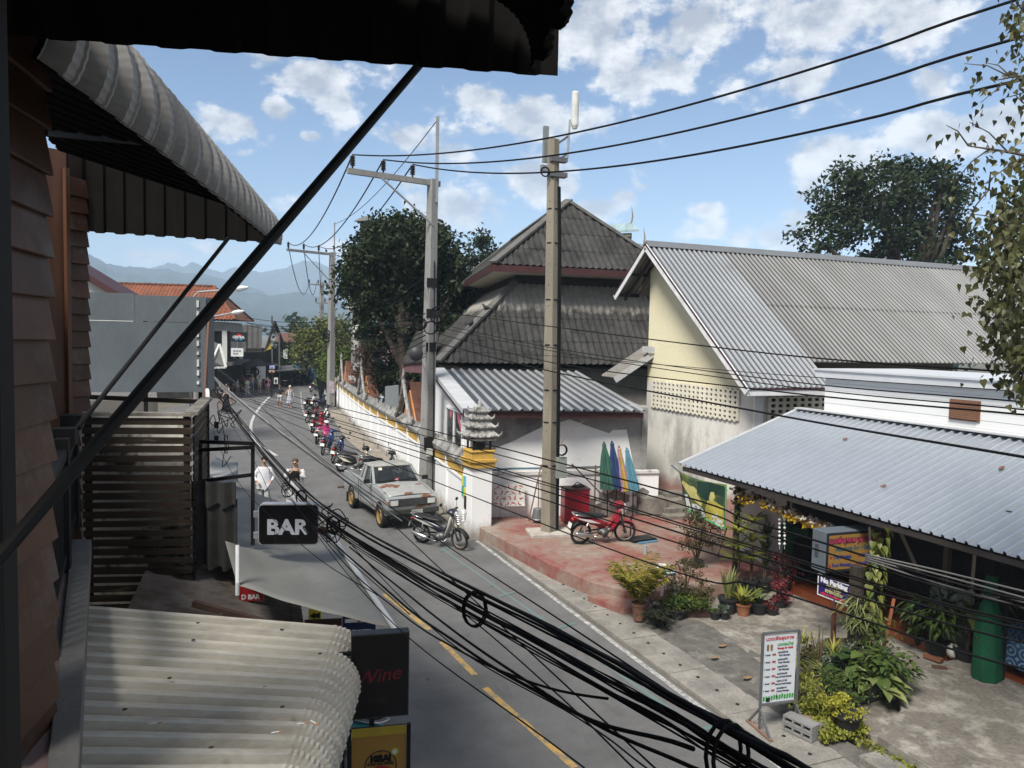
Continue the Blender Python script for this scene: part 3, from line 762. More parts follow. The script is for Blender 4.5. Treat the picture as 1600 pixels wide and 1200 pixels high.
L0, L1_ = V((7.5, 20.55, .3)), V((12.9, 19.38, .3)); ld = (L1_-L0).normalized(); ln = V((ld.y, -ld.x, 0))
LL = (L1_-L0).length
MB().obox(L0, ld*LL, -ln*.16, Z*1.3).build('wall_face', WALLW, lo)
mo = MB(); mo.obox(L0+ln*.05+Z*1.3, ld*(LL*.62), -ln*.24, Z*.08); mo.obox(L0+ln*.05+ld*(LL*.62+.0)+Z*1.305, ld*(LL*.38), -ln*.24, Z*.08); mo.build('moulding', mat('grey_white_trim', (.55, .54, .52), .9, var=.2, stain=(.2, .19, .18), st=(.5, .65), ss=3), lo)
br = MB()
for k in range(16):
 c = L0+ld*(LL*random.uniform(.6, 1.0))+ln*.005+Z*random.uniform(.1, .75)
 pts = [c+ld*(math.cos(a)*random.uniform(.1, .32))+Z*(math.sin(a)*random.uniform(.08, .22)) for a in [2*PI*j/9 for j in range(9)]]
 br.prism(pts, ln*(.006+.001*k))
br.build('broken_render', mat('bare_cement', (.22, .20, .175), .95, var=.3, scale=4, fine=.3, bp=.5), lo)
yh = thing('yellow_hall', 'cream yellow hall with long ribbed zinc roof and vent blocks', 'building', (14, 18, 0))
YW = wallmat('cream_wall', (.70, .645, .45), (.66, .65, .60), 4.35, 4.5, (.36, .35, .33), (.46, .62), base=(.34, .2, .17), bz=1.1)
XR, YRG, ZRG, YE, ZE = 13.3, 21.1, 8.63, 16.0, 4.39
def zroof(y): return ZRG-abs(YRG-y)*(ZRG-ZE)/(YRG-YE)
gw = MB(); gw.prism([(14.0, 16.6, -.1), (14.0, 16.6, zroof(16.6)-.12), (14.0, YRG, ZRG-.12), (14.0, 21.9, zroof(21.9)-.12), (14.0, 21.9, -.1)], (.2, 0, 0))
gw.build('gable_wall', YW, yh)
MB().obox((14.21, 16.6, -.1), (6, 0, 0), (0, .2, 0), (0, 0, zroof(16.7))).build('side_wall', YW, yh)
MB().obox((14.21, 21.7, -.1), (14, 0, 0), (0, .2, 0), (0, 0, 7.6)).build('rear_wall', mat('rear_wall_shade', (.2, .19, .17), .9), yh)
sl = V((0, YRG-YE, ZRG-ZE))
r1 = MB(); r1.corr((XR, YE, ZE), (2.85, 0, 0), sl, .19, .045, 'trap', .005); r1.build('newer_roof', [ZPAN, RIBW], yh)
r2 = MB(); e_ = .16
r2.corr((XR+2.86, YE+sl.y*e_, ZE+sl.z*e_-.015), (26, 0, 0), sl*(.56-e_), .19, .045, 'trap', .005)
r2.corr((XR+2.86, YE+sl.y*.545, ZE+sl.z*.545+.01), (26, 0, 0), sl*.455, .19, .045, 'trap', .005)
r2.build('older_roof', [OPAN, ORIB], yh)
r3 = MB(); r3.corr((XR, YRG+1.85, zroof(YRG+1.85)), (28.8, 0, 0), (0, -1.85, ZRG-zroof(YRG+1.85)), .19, .045, 'trap', .005); r3.build('far_roof', ZINCOLD, yh)
rc = MB()
rc.prism([(XR-.02, YRG-.22, ZRG-.10), (XR-.02, YRG, ZRG+.11), (XR-.02, YRG+.22, ZRG-.10)], (28.8, 0, 0)); rc.build('ridge_cap', mat('zinc_cap', (.17, .18, .19), .5, .3, var=.1), yh)
bb = MB()
a, b, c = V((XR-.03, YE, ZE-.1)), V((XR-.03, YRG, ZRG-.1)), V((XR-.03, YRG+1.85, zroof(YRG+1.85)-.1))
bb.bar(a, b, .04, .2); bb.bar(b, c, .04, .2); bb.obox((XR, YE+.02, ZE-.2), (2.85, 0, 0), (0, .04, 0), (0, 0, .16)); bb.build('barge_board', mat('pale_barge', (.62, .63, .64), .6), yh)
bb = MB(); bb.bar(a+V((.0, 0, .085)), b+V((0, 0, .085)), .06, .05); bb.bar(b+V((0, 0, .085)), c+V((0, 0, .085)), .06, .05); bb.obox((XR, YE+.0, ZE-.05), (2.85, 0, 0), (0, .03, 0), (0, 0, .045)); bb.build('barge_trim', MAROON, yh)
pu = MB()
for k, y in enumerate((22.75, 22.0, 21.2)): pu.bar((XR, y, zroof(y)-.16), (14.0, y, zroof(y)-.16), .06, .1)
pu.bar((XR+.35, 21.2, zroof(21.2)-.22), (XR+.35, 22.9, zroof(22.9)-.2), .06, .1); pu.bar((XR+.3, 21.9, 7.2), (14, 21.9, 8.0), .06); pu.bar((XR, 22.9, 7.1), (14.2, 22.9, 7.1), .06, .14)
pu.build('purlin', DARKW, yh)
def ventgrid(o, du, w, h, nu, nv, out, name='vent_block'):
 g = MB(); o = V(o); du = V(du); out = V(out); cu, cv = w/nu, h/nv
 for i in range(nu+1): g.obox(o+du*(i*cu-.055)+out*.0, du*.11, out*.05, Z*h)
 for j in range(nv+1):
  for i in range(nu): g.obox(o+du*(i*cu+.055)+Z*(j*cv-.035), du*(cu-.11), out*.05, Z*.07)
 g.build(name, mat('cream_vent_block', (.66, .63, .52), .9, var=.12, scale=3, stain=(.4, .38, .33), st=(.6, .75), ss=2), yh)
 MB().obox(o+out*-.0, du*w, out*.006, Z*h).build('vent_opening', mat('vent_dark', (.012, .012, .012), .9), yh)
ventgrid((13.99, 21.5, 3.4), (0, -1, 0), 4.3, .85, 20, 6, (-1, 0, 0))
ventgrid((14.5, 16.59, 3.15), (1, 0, 0), 2.3, .95, 9, 6, (0, -1, 0))
bl = MB(); bl.obox((13.98, 16.58, 2.2), (.3, 0, 0), (0, -.05, 0), (0, 0, 2.0)); bl.build('corner_pilaster', WHITE, yh)
cn = thing('passage_canopy', 'small grey sloping canopy over dark passage beside yellow hall', 'canopy', (13.2, 21.9, 4.5))
q0, q1 = D(1030, 543, 25.3), D(961, 590, 25.0)
cs = MB(); cs.corr(q1, V((.12, 1.1, 0)), q0-q1, .2, .04, 'trap', .01); cs.build('sheet', ZINCOLD, cn)
cs = MB(); cs.bar(q1-Z*.1, q0-Z*.1, .05, .16); cs.bar(q0-Z*.1, q0-Z*.1+V((-.4, 0, 0)), .05, .2); cs.obox(q0-Z*.17, V((-.55, .1, 0)), V((0, .06, 0)), Z*.2); cs.build('fascia', GREYB, cn)
pb = tag(MB().obox((12.4, 27.2, 0), (2.2, 0, 0), (0, .15, 0), (0, 0, 4.6)).build('passage_shade_sheet', mat('passage_shade_black', (.02, .02, .02), .9)), 'black sheet for the shade deep in the passage beside yellow hall', 'wall')  # sheet added to stand for the deep shade of the passage
for k, (px, py, lab) in enumerate(((966, 352, 'pale blue temple roof end with finials above the hip roof'), (985, 376, 'lower pale blue temple roof corner behind hall ridge'))):
 t = thing('temple_roof', lab, 'roof', D(px, py, 48), 0, 'distant temple roofs')
 p = D(px-20, py+2, 48); q = D(px+20, py-1+k*10, 46); m_ = MB()
 m_.prism([p, q, q+V((0, -.9, -.0))-Z*.5, p+V((0, -.9, 0))-Z*.5], Z*.12); m_.build('tiles', mat('pale_blue_tile', (.30, .40, .42), .6), t)
 f = MB(); f.tube([q, q+Z*.5+V((.1, 0, 0)), q+Z*1.1], [.06, .05, .01], 5); f.bar(p-Z*.55, q-Z*.6, .08, .2); f.build('finial', mat('temple_trim', (.25, .2, .15), .7), t)
 w2 = MB(); w2.obox(p+V((.2, -.4, -4)), (q-p)*.8, V((0, 2, 0)), Z*3.5); w2.build('wall', mat('temple_wall_far', (.3, .27, .22), .8), t)
ms = thing('massage_shop', 'open massage shop under broad pale blue zinc roof', 'building', (12.5, 10, 0))
sid = MB()
for k in range(6): sid.obox((14.5+.006*(k % 2), -3, 3.8+.165*k), (.1, 0, 0), (0, 17.6, 0), (0, 0, .16))
sid.build('upper_wall', mat('white_siding', (.70, .71, .71), .7, var=.06, scale=2, stain=(.5, .5, .5), st=(.65, .8), ss=1.5, stretch=(1, .3, 1)), ms)
tr = MB(); tr.obox((14.34, -3, 4.76), (.14, 0, 0), (0, 17.75, 0), (0, 0, .17)); tr.obox((14.30, -3, 4.93), (3.2, 0, 0), (0, 17.8, 0), (0, 0, .04)); tr.build('roof_edge', mat('bright_zinc_edge', (.72, .74, .76), .35, .4, var=.06), ms)
MB().obox((14.6, 14.5, 3.2), (2.9, 0, 0), (0, .1, 0), (0, 0, 1.7)).build('side_wall', WHITE, ms)
lv = MB(); lc = PX(1485, 625, 14.46); l2 = PX(1527, 658, 14.46)
for k in range(9): lv.box((14.46, (lc.y+l2.y)/2, l2.z+.03+(lc.z-l2.z)*k/9), (.05, lc.y-l2.y, .035), M=Matrix.Rotation(.0, 3, 'Z'))
lv.box((14.49, (lc.y+l2.y)/2, (lc.z+l2.z)/2), (.02, lc.y-l2.y+.06, lc.z-l2.z+.05)); lv.build('louvre_vent', mat('brown_louvre', (.17, .085, .05), .7, var=.2), ms)
EX, EZ = 10.85, 2.6
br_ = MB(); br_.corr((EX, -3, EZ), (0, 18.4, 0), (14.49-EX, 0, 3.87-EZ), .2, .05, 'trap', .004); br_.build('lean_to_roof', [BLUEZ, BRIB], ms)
fl = MB(); fl.bar((EX, 15.42, EZ+.03), (14.49, 15.42, 3.9), .14, .03); fl.bar((14.42, -3, 3.92), (14.42, 15.4, 3.92), .25, .03, up=(0, 0, 1)); fl.build('flashing', GREYB, ms)
pu = MB()
for x in (11.1, 12.3, 13.4): pu.bar((x, -3, EZ-.12+(x-EX)*.349), (x, 15.3, EZ-.12+(x-EX)*.349), .07, .1)
pu.bar((EX+.06, -3, EZ-.09), (EX+.06, 15.35, EZ-.09), .05, .1)
pu.build('purlin', DARKW, ms)
PST = mat('black_post', (.018, .018, .018), .6)
for y in (13.8, 10.6, 8.1, 5.0): MB().box((11.3, y, 1.4), (.09, .09, 2.7)).build('post', PST, ms) if y in (13.8,) else MB().box((12.0, y, 1.55), (.1, .1, 2.9)).build('post', PST, ms)
FLOOR = mat('orange_glazed_tile', (.22, .055, .02), .25, var=.25, scale=2, sp=.5)
MB().obox((12.15, -3, .1), (2.3, 0, 0), (0, 16.2, 0), (0, 0, .16)).build('tile_floor', FLOOR, ms)
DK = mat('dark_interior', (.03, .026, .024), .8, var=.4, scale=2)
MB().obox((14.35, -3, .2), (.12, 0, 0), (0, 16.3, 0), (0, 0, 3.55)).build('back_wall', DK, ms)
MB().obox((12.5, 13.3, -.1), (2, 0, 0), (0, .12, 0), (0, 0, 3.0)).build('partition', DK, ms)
SHW = mat('shop_white_wall', (.55, .55, .53), .85, var=.12, scale=1.2, stain=(.3, .3, .28), st=(.55, .7), ss=1.4)
MB().obox((12.45, 13.4, .0), (.12, 0, 0), (0, 1.75, 0), (0, 0, 2.95)).build('front_wall', SHW, ms)
MB().obox((12.41, 13.42, .3), (.045, 0, 0), (0, .05, 0), (0, 0, 2.4)).build('door_post', DARKW, ms)
for k, (y, z, w_, h_, c) in enumerate(((12.4, 1.9, .9, .6, (.10, .09, .07)), (11.2, 2.0, .5, .7, (.06, .05, .05)), (9.9, 1.75, 1.0, .5, (.09, .08, .05)), (7.2, 1.9, .7, .8, (.07, .06, .06)))):
 MB().box((14.3, y, z), (.04, w_, h_)).build('wall_picture', mat('wall_picture_%d' % k, c, .5, var=.7, scale=6), ms)
MB().box((13.4, 10.2, 1.1), (.1, .1, 1.9)).build('inner_post', mat('bamboo_post', (.2, .17, .12), .7), ms)
for a, b in (((12.1, 9.75, 1.5), (11.6, 10.0, 2.62)), ((11.85, 8.55, 1.55), (11.6, 8.35, 2.55))): MB().bar(a, b, .05, .05).build('roof_strut', mat('bare_wood_strut', (.25, .22, .18), .8), ms)
MB().obox((13.3, 15.2, .1), (.08, 0, 0), (0, 1.2, 0), (0, 0, 1.6)).build('plinth_wall', mat('plinth_red_wash', (.36, .25, .21), .9, var=.25, scale=1.5, stain=(.5, .48, .44), st=(.5, .6), ss=1.2), ms)
# ================================================================ near left: the shingled house we look out of, awnings, screens, bar sign
FD = V((.208, .978, 0)); FN = V((.978, -.208, 0))      # along the facade, out to the street
SHING = mat('brown_shingle', (.078, .036, .021), .5, var=.25, scale=3, island=.35, fine=.2, stain=(.11, .09, .08), st=(.5, .7), ss=2.5, sp=.25)
WOODD = mat('brown_varnished_wood', (.095, .04, .02), .45, var=.3, scale=1.2, stretch=(6, 6, .5), sp=.4)
BLACKW = mat('black_wood', (.006, .006, .006), .7, var=.2)
STEELB = mat('black_steel', (.012, .012, .013), .6, var=.2, sp=.15)
hs = thing('shingled_house', 'brown shingle clad house front with black window post, wooden panel and concrete ledge', 'house', (-1, 4, 0))
pe = D(68, 600, 3.7); pe.z = 0; pn_ = pe-FD*.5
MB().prism([pn_, pe, pe-FN*.45, pn_-FN*.45], Z*8.2).build('pillar', mat('pillar_core', (.03, .018, .012), .8), hs)
def shingle_face(o, d, n, wd, z0, z1, rows, parent, jit=.012):
 m_ = MB(); h = (z1-z0)/rows
 for r in range(rows):
  z = z0+h*r; j = random.uniform(-jit, jit); jr = random.uniform(-jit, jit); t = random.uniform(-.012, .012)
  a = o+d*(-.02+j)+n*.055+Z*z; b = o+d*(wd+.02+jr)+n*.055+Z*(z+t)
  c = o+d*(wd+.01+jr*.3)+n*.02+Z*(z+h*1.12+t); e = o+d*(-.01+j*.3)+n*.02+Z*(z+h*1.12)
  m_.add([a, b, c, e, a-n*.028, b-n*.028, c-n*.018, e-n*.018], [(0,1,2,3),(5,4,7,6),(4,0,3,7),(1,5,6,2),(4,5,1,0),(3,2,6,7)])
 m_.build('shingles', SHING, parent, bevel=.006)
shingle_face(pn_, FD, FN, .5, 2.6, 7.9, 27, hs)
q0 = D(111, 600, 8.9); q1 = D(136, 600, 9.1); q0.z = q1.z = 0; qd = (q1-q0).normalized(); qn = V((qd.y, -qd.x, 0))
MB().prism([q0, q1, q1-qn*1.2, q0-qn*1.2], Z*7.6).build('pilaster', MATS['pillar_core'], hs)
shingle_face(q0, qd, qn, (q1-q0).length, 1.9, 7.3, 28, hs, .006)
w0 = D(72, 600, 8.7); w0.z = 0
MB().prism([w0, q0-qd*.02, q0-qd*.02-qn*.3, w0-qn*.3], Z*7.6).build('wood_panel', WOODD, hs)
mb = MB(); mb.obox(q0-qd*.07+qn*.05, qd*.05, -qn*.05, Z*7.4); mb.build('wood_batten', WOODD, hs)
b0 = D(22, 600, 1.55); b0.z = 2; b1 = D(8, 1200, 1.55)
MB().prism([b0, b0+FN*-1.0, b0+FN*-1.0-FD*.5, b0-FD*.06], Z*6).build('window_post', BLACKW, hs)
LZ = 3.7
le = [G(143, 842, LZ), G(123, 1215, LZ), G(78, 1215, LZ), G(112, 842, LZ)]
ext = (le[1]-le[0]).normalized()
l0, l1, l2, l3 = le[0], le[1]+ext*2, le[2]+ext*2, le[3]
LEDG = mat('grey_screed', (.125, .12, .112), .85, var=.18, scale=2.5, fine=.15, stain=(.08, .08, .08), st=(.5, .7), ss=1.2, bp=.15)
MB().prism([p-Z*.16 for p in (l0, l1, l2, l3)], Z*.16).build('ledge', LEDG, hs, bevel=.008)
fl = MB(); fl.prism([l3-Z*.03, l2-Z*.03, l2-Z*.03-FN*1.6, l3-Z*.03-FN*1.6], -Z*.1); fl.build('balcony_floor', mat('pinkish_tile', (.17, .12, .115), .6, var=.2, scale=3), hs)
wl_ = MB(); wl_.prism([l0-FN*.12-Z*3.6, l1-FN*.12-Z*3.6, l1-FN*.3-Z*3.6, l0-FN*.3-Z*3.6], Z*3.4); wl_.build('lower_wall', mat('house_lower_wall', (.12, .09, .07), .8), hs)
bwl = MB(); bwl.prism([V((-2.6, -2, 2)), V((-1.9, 10.5, 2)), V((-2.1, 10.5, 2)), V((-2.8, -2, 2))], Z*4.8); bwl.build('wall', mat('house_dark_wall', (.03, .02, .015), .8), hs)
rl = thing('balcony_railing', 'black steel balcony railing between shingled pillar and far pilaster', 'railing', (-.9, 6, 3.7))
ra, rb = D(113, 676, 7.4), D(64, 840, 4.35); ra.z = rb.z = 4.62
rdir = (rb-ra)
MB().bar(ra, rb, .075, .06).build('top_rail', STEELB, rl); MB().bar(ra-Z*.12, rb-Z*.12, .05, .05).build('mid_rail', STEELB, rl); MB().bar(ra-Z*.82, rb-Z*.82, .05, .05).build('bottom_rail', STEELB, rl)
for k in range(26):
 p = ra+rdir*(k+.5)/26; MB().bar(p-Z*.82, p-Z*.1, .016).build('baluster', STEELB, rl)
for k in (0, .45):
 p = ra+rdir*k; MB().box(p-Z*.42, (.1, .1, 1.06)).build('post', STEELB, rl)
for k in (.02, .34):
 p = ra+rdir*k; MB().box(p+Z*.08, (.17, .17, .14)).build('rail_cap', STEELB, rl)
AWT = mat('beige_awning_sheet', (.44, .41, .35), .6, .1, var=.12, scale=1.5, fine=.12, stain=(.24, .22, .185), st=(.52, .68), ss=1.1, stretch=(.4, 1, 1), sp=.4)
AWD = mat('shade_dark_awning_sheet', (.009, .0085, .008), .9, var=.2, sp=.03)  # a beige sheet coloured near black for the shade under the awnings
def curved_awning(mb, w_far, w_near, l_far, l_near, rad_, pitch, ribh, crimp=.006, curve=.3):
 L = ((w_far-w_near).length+(l_far-l_near).length)/2; k = max(2, round(L/pitch)); us = []
 for i in range(k):
  for t, h in ((0, 0), (.10, 0), (.13, .13), (.16, 0), (.30, 0), (.33, .13), (.36, 0), (.50, 0), (.53, 1), (.64, 1), (.66, 1.12), (.68, 1), (.90, 1), (.97, 0)): us.append(((i+t)/k, h))
 us.append((1, 0)); n = len(us)-1
 nflat, ncur = 6, 26; nv_ = nflat+ncur
 def fn(u, v):
  uu, h = us[round(u*n)]; a = w_far.lerp(w_near, uu); b = l_far.lerp(l_near, uu)
  d = (b-a); hd = V((d.x, d.y, 0)).normalized(); j = round(v*nv_)
  dn = d.normalized(); up = V((0, 0, 1))-dn*dn.z; up.normalize()
  if j <= nflat: return a+d*(j/nflat)+up*(h*ribh)
  th = (j-nflat)/ncur*PI/2; r_ = rad_+h*ribh+(crimp if j % 2 else -crimp)*(.4+.6*h)
  c = b-up*rad_
  return c+dn*(r_*math.sin(th))+up*(r_*math.cos(th))
 return mb.shell(fn, n, nv_, V((0, 0, -.004)))
wF, lF = G(122, 938, 3.45), G(522, 980, 3.10)
wN = G(120, 957, 3.45); lN = G(497, 1180, 3.10)
wdir = (l1-l0).normalized(); ldir = (G(543, 1189, 2.75)-G(575, 1044, 2.75)).normalized()
wN = wF+wdir*4.0; lN = lF+ldir*3.4; wF = wF-V((.25, 0, 0)); wN = wN-V((.35, 0, 0))
aw = thing('corrugated_awning', 'beige ribbed awning with rounded lip and cigarette butts, below concrete ledge', 'awning', (.2, 5, 3.2), 0, 'ribbed awnings on the left house fronts')
mb = MB(); curved_awning(mb, wF, wN, lF, lN,   .28, .18, .05, .005); mb.build('sheet', AWT, aw)
mb = MB()
for t in (.1, .45, .8): mb.bar(wF.lerp(wN, t)-Z*.06, lF.lerp(lN, t)-Z*.06, .04)
mb.bar(lF-Z*.08, lN-Z*.08, .04); mb.build('frame', STEELB, aw)
HB = 1.0
bl0, bl1 = V((-.36-.2, 3.45-.35, 6.87)), V((.66, 8.88, 6.88)); bw0, bw1 = V((-1.6, 3.3, 7.55)), V((-1.25, 9.1, 7.42))
aw2 = thing('corrugated_awning', 'upper grey ribbed awning with rounded lip, seen from below beyond shingled pillar', 'awning', (0, 6, 6.8), 0, 'ribbed awnings on the left house fronts')
AWU = mat('grey_awning_sheet', (.22, .215, .205), .6, .1, var=.12, scale=1.5, fine=.1, sp=.4)
mb = MB(); curved_awning(mb, bw1, bw0, bl1, bl0, .26, .30, .08, .0015); mb.build('sheet', AWU, aw2)
mb = MB(); curved_awning(mb, bw1-Z*.03, bw0-Z*.03, bl1-Z*.012-V((.02, 0, 0)), bl0-Z*.012-V((.02, 0, 0)), .25, .30, .03); mb.build('lining', AWD, aw2)  # near-black layer under the sheet carries the shade of its underside
va, vb = D(116, 360, 9.0), D(432, 379, 8.75)
def valance(mb, a, b, h, pitch, amp, nr, h2=None):
 h2 = h if h2 is None else h2
 k = max(3, round((b-a).length/pitch)); us = []
 for i in range(k):
  for t, q in ((0, 0), (.12, 1), (.5, 1), (.62, 0)): us.append(((i+t)/k, q))
 us.append((1, 0)); n = len(us)-1
 mb.shell(lambda u, v: a.lerp(b, us[round(u*n)][0])+Z*((h+(h2-h)*us[round(u*n)][0])*v-us[round(u*n)][1]*amp*.55*(1-v))+nr*(us[round(u*n)][1]*amp), n, 1, -nr*.004)
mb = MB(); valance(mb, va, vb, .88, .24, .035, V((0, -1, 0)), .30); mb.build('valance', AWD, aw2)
mb = MB()
for z in (.06,): mb.bar(va+Z*z+V((0, .06, 0)), vb+Z*z+V((0, .06, 0)), .05)
for t in (.0, .25, .55, .98): mb.bar(va.lerp(vb, t)+V((0, .06, 0)), va.lerp(vb, t)+V((0, .06, 0))+Z*(.74-.52*t), .05)
mb.bar(va+V((.1, -2.2, .62)), vb+V((-1.0, -2.6, .42)), .06); mb.build('frame', STEELB, aw2)
sb0, sb1 = D(121, 668, 6.6), D(357, 372, 8.5)
MB().tube([sb0, sb1], .022, 10).build('strut', STEELB, aw2)
aw3 = thing('corrugated_awning', 'black shadowed awning overhead held by long diagonal steel strut', 'awning', (.5, 2.5, 6.6), 0, 'ribbed awnings on the left house fronts')
va, vb = D(28, 42, 2.38), D(872, 98, 2.64); va.z = vb.z = 6.5+.0
nrA = V((-.2, -.97, 0))
mb = MB(); valance(mb, va-(vb-va)*.05, vb, .6, .17, .022, nrA); mb.build('valance', AWD, aw3)
mb = MB(); mb.bar(va+Z*.1-nrA*.05, vb+Z*.1-nrA*.05, .05); mb.bar(va+Z*.55-nrA*.05, vb+Z*.5-nrA*.05, .05); mb.build('frame', STEELB, aw3)
lf, ln_ = vb+V((-.27, .0, .22)), vb-FD*4.5+V((-.42, 0, .22)); wf_, wn_ = va+V((-.8, .25, .75)), va+V((-1.7, -4.2, .75))
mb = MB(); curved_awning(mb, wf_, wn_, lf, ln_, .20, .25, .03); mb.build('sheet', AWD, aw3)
MB().tube([D(-30, 905, 1.42), D(663, 92, 2.6)], .0145, 10).build('strut', BLACKW, aw3)
def on_awn(px, py):
 n_ = (lF-wF).cross(wN-wF).normalized(); r = ray(px, py); return CAMP+r*((wF-CAMP).dot(n_)/r.dot(n_))+Z*.045
for k, (px, py, a, lab) in enumerate(((400, 1085, .3, 'whole cigarette butt with orange filter lying mid awning'), (464, 1143, .2, 'cigarette butt in the gutter of the awning near its lip'), (424, 1157, .25, 'cigarette butt nearest the lower frame edge on awning'), (485, 1137, -.9, 'short orange butt on the bend of the awning lip'), (232, 1143, .1, 'pale crushed butt near the ledge on awning'))):
 p = on_awn(px, py); t = thing('cigarette_butt', lab, 'cigarette butt', p, a, 'butts on the beige awning'); d = V((math.cos(a), math.sin(a), -.12)).normalized()
 MB().cyl(p, p+d*.045, .0042, 8).build('paper', mat('butt_paper', (.6, .58, .55), .8), t); MB().cyl(p+d*.0455, p+d*.07, .0042, 8).build('filter', mat('butt_filter', (.45, .2, .08), .8), t)
for k, (px, py) in enumerate(((309, 982), (441, 1115), (195, 1120), (302, 1009), (440, 992), (500, 1030), (345, 968), (265, 1070), (330, 1180))):
 p = on_awn(px, py); a = random.uniform(0, 6)
 tag(MB().ell(p, (.016, .011, .006), 7, 5).build('leaf_scrap', mat('dry_leaf_scrap', (.05, .035, .025), .9)), 'small dark dry leaf scrap lying on beige awning', 'leaf scrap', 'leaf scraps on the beige awning')
SLAT = mat('dark_weathered_slat', (.028, .019, .013), .75, var=.4, scale=2, stretch=(.4, 3, 8), fine=.2, stain=(.12, .10, .075), st=(.60, .70), ss=2.2)
GREYW = mat('silvered_wood', (.22, .205, .18), .9, var=.3, scale=3, fine=.3, stain=(.08, .07, .055), st=(.48, .62), ss=2)
sc = thing('slatted_screen', 'dark horizontal slatted timber screen with silvered top boards', 'screen', (-.5, 9.5, 2.7))
a0, a1 = D(128, 632, 8.5), D(299, 640, 8.65); a2 = D(323, 622, 10.6)
a0.z = a1.z = a2.z = 0; nf = 21; zt, zb = 4.62, 2.40
for k in range(nf):
 z = zb+(zt-zb)*(k+.5)/nf; h = .072+random.uniform(-.006, .006); t_ = random.uniform(-.01, .01)
 m_ = MB(); m_.bar(a0+Z*z, a1+Z*(z+t_), .022, h); m_.build('slat', SLAT, sc)
 m_ = MB(); m_.bar(a1+Z*(z+t_)+V((.02, .03, 0)), a2+Z*(z), .022, h); m_.build('slat', SLAT, sc)
for p in (a0+V((.05, .05, 0)), a1+V((-.05, .05, 0)), a2): MB().box(p+Z*3.6, (.07, .07, 2.1)).build('upright', SLAT, sc)
MB().obox(a0+Z*4.63+V((0, -.04, 0)), a1-a0, V((0, .16, 0)), Z*.035).build('top_board', GREYW, sc); MB().bar(a1+Z*4.66, a2+Z*4.66, .14, .04).build('top_board', GREYW, sc)
bkm = MB(); bkm.obox(a0+V((-.1, .55, 1.4)), (a1-a0)*1.06, V((0, .05, 0)), Z*3.2); bkm.build('backing_sheet', mat('pale_sheet_behind', (.55, .53, .48), .8, var=.4, scale=2, stain=(.05, .045, .04), st=(.5, .6), ss=1.6), sc)
for z in (4.80, 4.72): MB().bar(D(130, 620, 10.2)*1.0+Z*0, D(318, 628, 10.4), .03, .06).build('rail', SLAT, sc) if z > 4.75 else None
bb_ = thing('hoarding', 'back of a grey painted sheet metal hoarding above slatted screen', 'billboard', (-.6, 13, 4.6))
h0, h1 = D(126, 467, 11.6), D(322, 476, 12.1); h0.z = h1.z = 4.62
GPM = mat('grey_painted_sheet', (.13, .152, .168), .55, .2, var=.14, scale=1.3, fine=.08, stain=(.18, .2, .215), st=(.55, .75), ss=1.0, stretch=(1, 1, .5))
MB().obox(h0, h1-h0, V((0, .05, 0)), Z*1.09).build('panel', GPM, bb_); MB().obox(h0+Z*1.10+V((0, -.008, 0)), (h1-h0)*.42, V((0, .05, 0)), Z*.42).build('panel', GPM, bb_); MB().obox(h0+(h1-h0)*.423+Z*1.10+V((0, -.004, 0)), (h1-h0)*.577, V((0, .05, 0)), Z*.40).build('panel', GPM, bb_)
hs_ = MB(); hs_.obox(h1+V((.0, .06, 0)), V((.12, .75, 0)), V((.02, 0, 0)), Z*1.5); hs_.build('side_panel', GPM, bb_)
rv = MB()
for k in range(9): rv.box(h0+(h1-h0)*.93+Z*(.15+.155*k)+V((0, -.012, 0)), (.035, .02, .05+.03*(k % 3)))
rv.build('torn_tape', mat('white_tape_scrap', (.6, .6, .58), .8), bb_)
MB().bar(D(318, 640, 11.9), D(327, 478, 12.15), .03).build('brace', mat('rust_brown_pipe', (.16, .08, .055), .7), bb_)
for t in (.02, .5, .95): MB().bar(h0+(h1-h0)*t+V((0, .1, -4.6)), h0+(h1-h0)*t+V((0, .1, 1.4)), .06).build('upright', STEELB, bb_)
wp_ = thing('gutter_panel', 'white painted sheet panel with rounded top beside slatted screen', 'panel', D(326, 700, 11.4))
c = D(322, 640, 11.3); m_ = MB()
pf = [V((0, 0, -1.7)), V((.0, 0, 0))]+[V((0, .25-.25*math.cos(a), .25*math.sin(a))) for a in (0.3, .7, 1.1, 1.57)]+[V((0, .9, .25)), V((0, .9, -1.7))]
m_.prism([c+p for p in pf], V((.05, 0, 0))); m_.build('sheet', WHITE, wp_)
cpn = thing('fibre_cement_sheet', 'dark wavy fibre cement sheet hung upright beside slatted screen', 'sheet', D(335, 880, 9))
c0, c1 = D(302, 880, 9.0), D(371, 880, 8.9); c0.z = c1.z = 2.84
def hang(z0, z1, off, nm):
 m_ = MB(); n = 30; d = c1-c0; nr = V((d.y, -d.x, 0)).normalized()
 m_.shell(lambda u, v: c0+d*u+Z*(z0-c0.z+(z1-z0)*v-.025*math.sin(u*PI*6)*(1-v))+nr*(.035*math.sin(u*PI*6)+off), n, 1, nr*.012); m_.build(nm, mat('dark_fibre_cement', (.035, .035, .034), .9, var=.35, scale=3, fine=.3), cpn)
hang(2.84, 3.66, 0, 'sheet'); hang(3.58, 3.86, .03, 'cap_sheet')
ff = thing('sign_frame', 'rusty black steel bracket frame carrying the BAR sign', 'bracket', D(395, 850, 9.1))
f = [D(313, 690, 9.35), D(395, 693, 9.15), D(395, 852, 9.05), D(313, 752, 9.25), D(392, 742, 9.12), D(313, 703, 9.3), D(395, 699, 9.1)]
for a, b in ((0, 3), (1, 2), (5, 6), (3, 4), (0, 1)): MB().bar(f[a], f[b], .042).build('bar', STEELB, ff)
bs = thing('bar_sign', 'black rounded BAR sign box with pale letters and thin silver rim', 'sign', D(451, 850, 9.0))
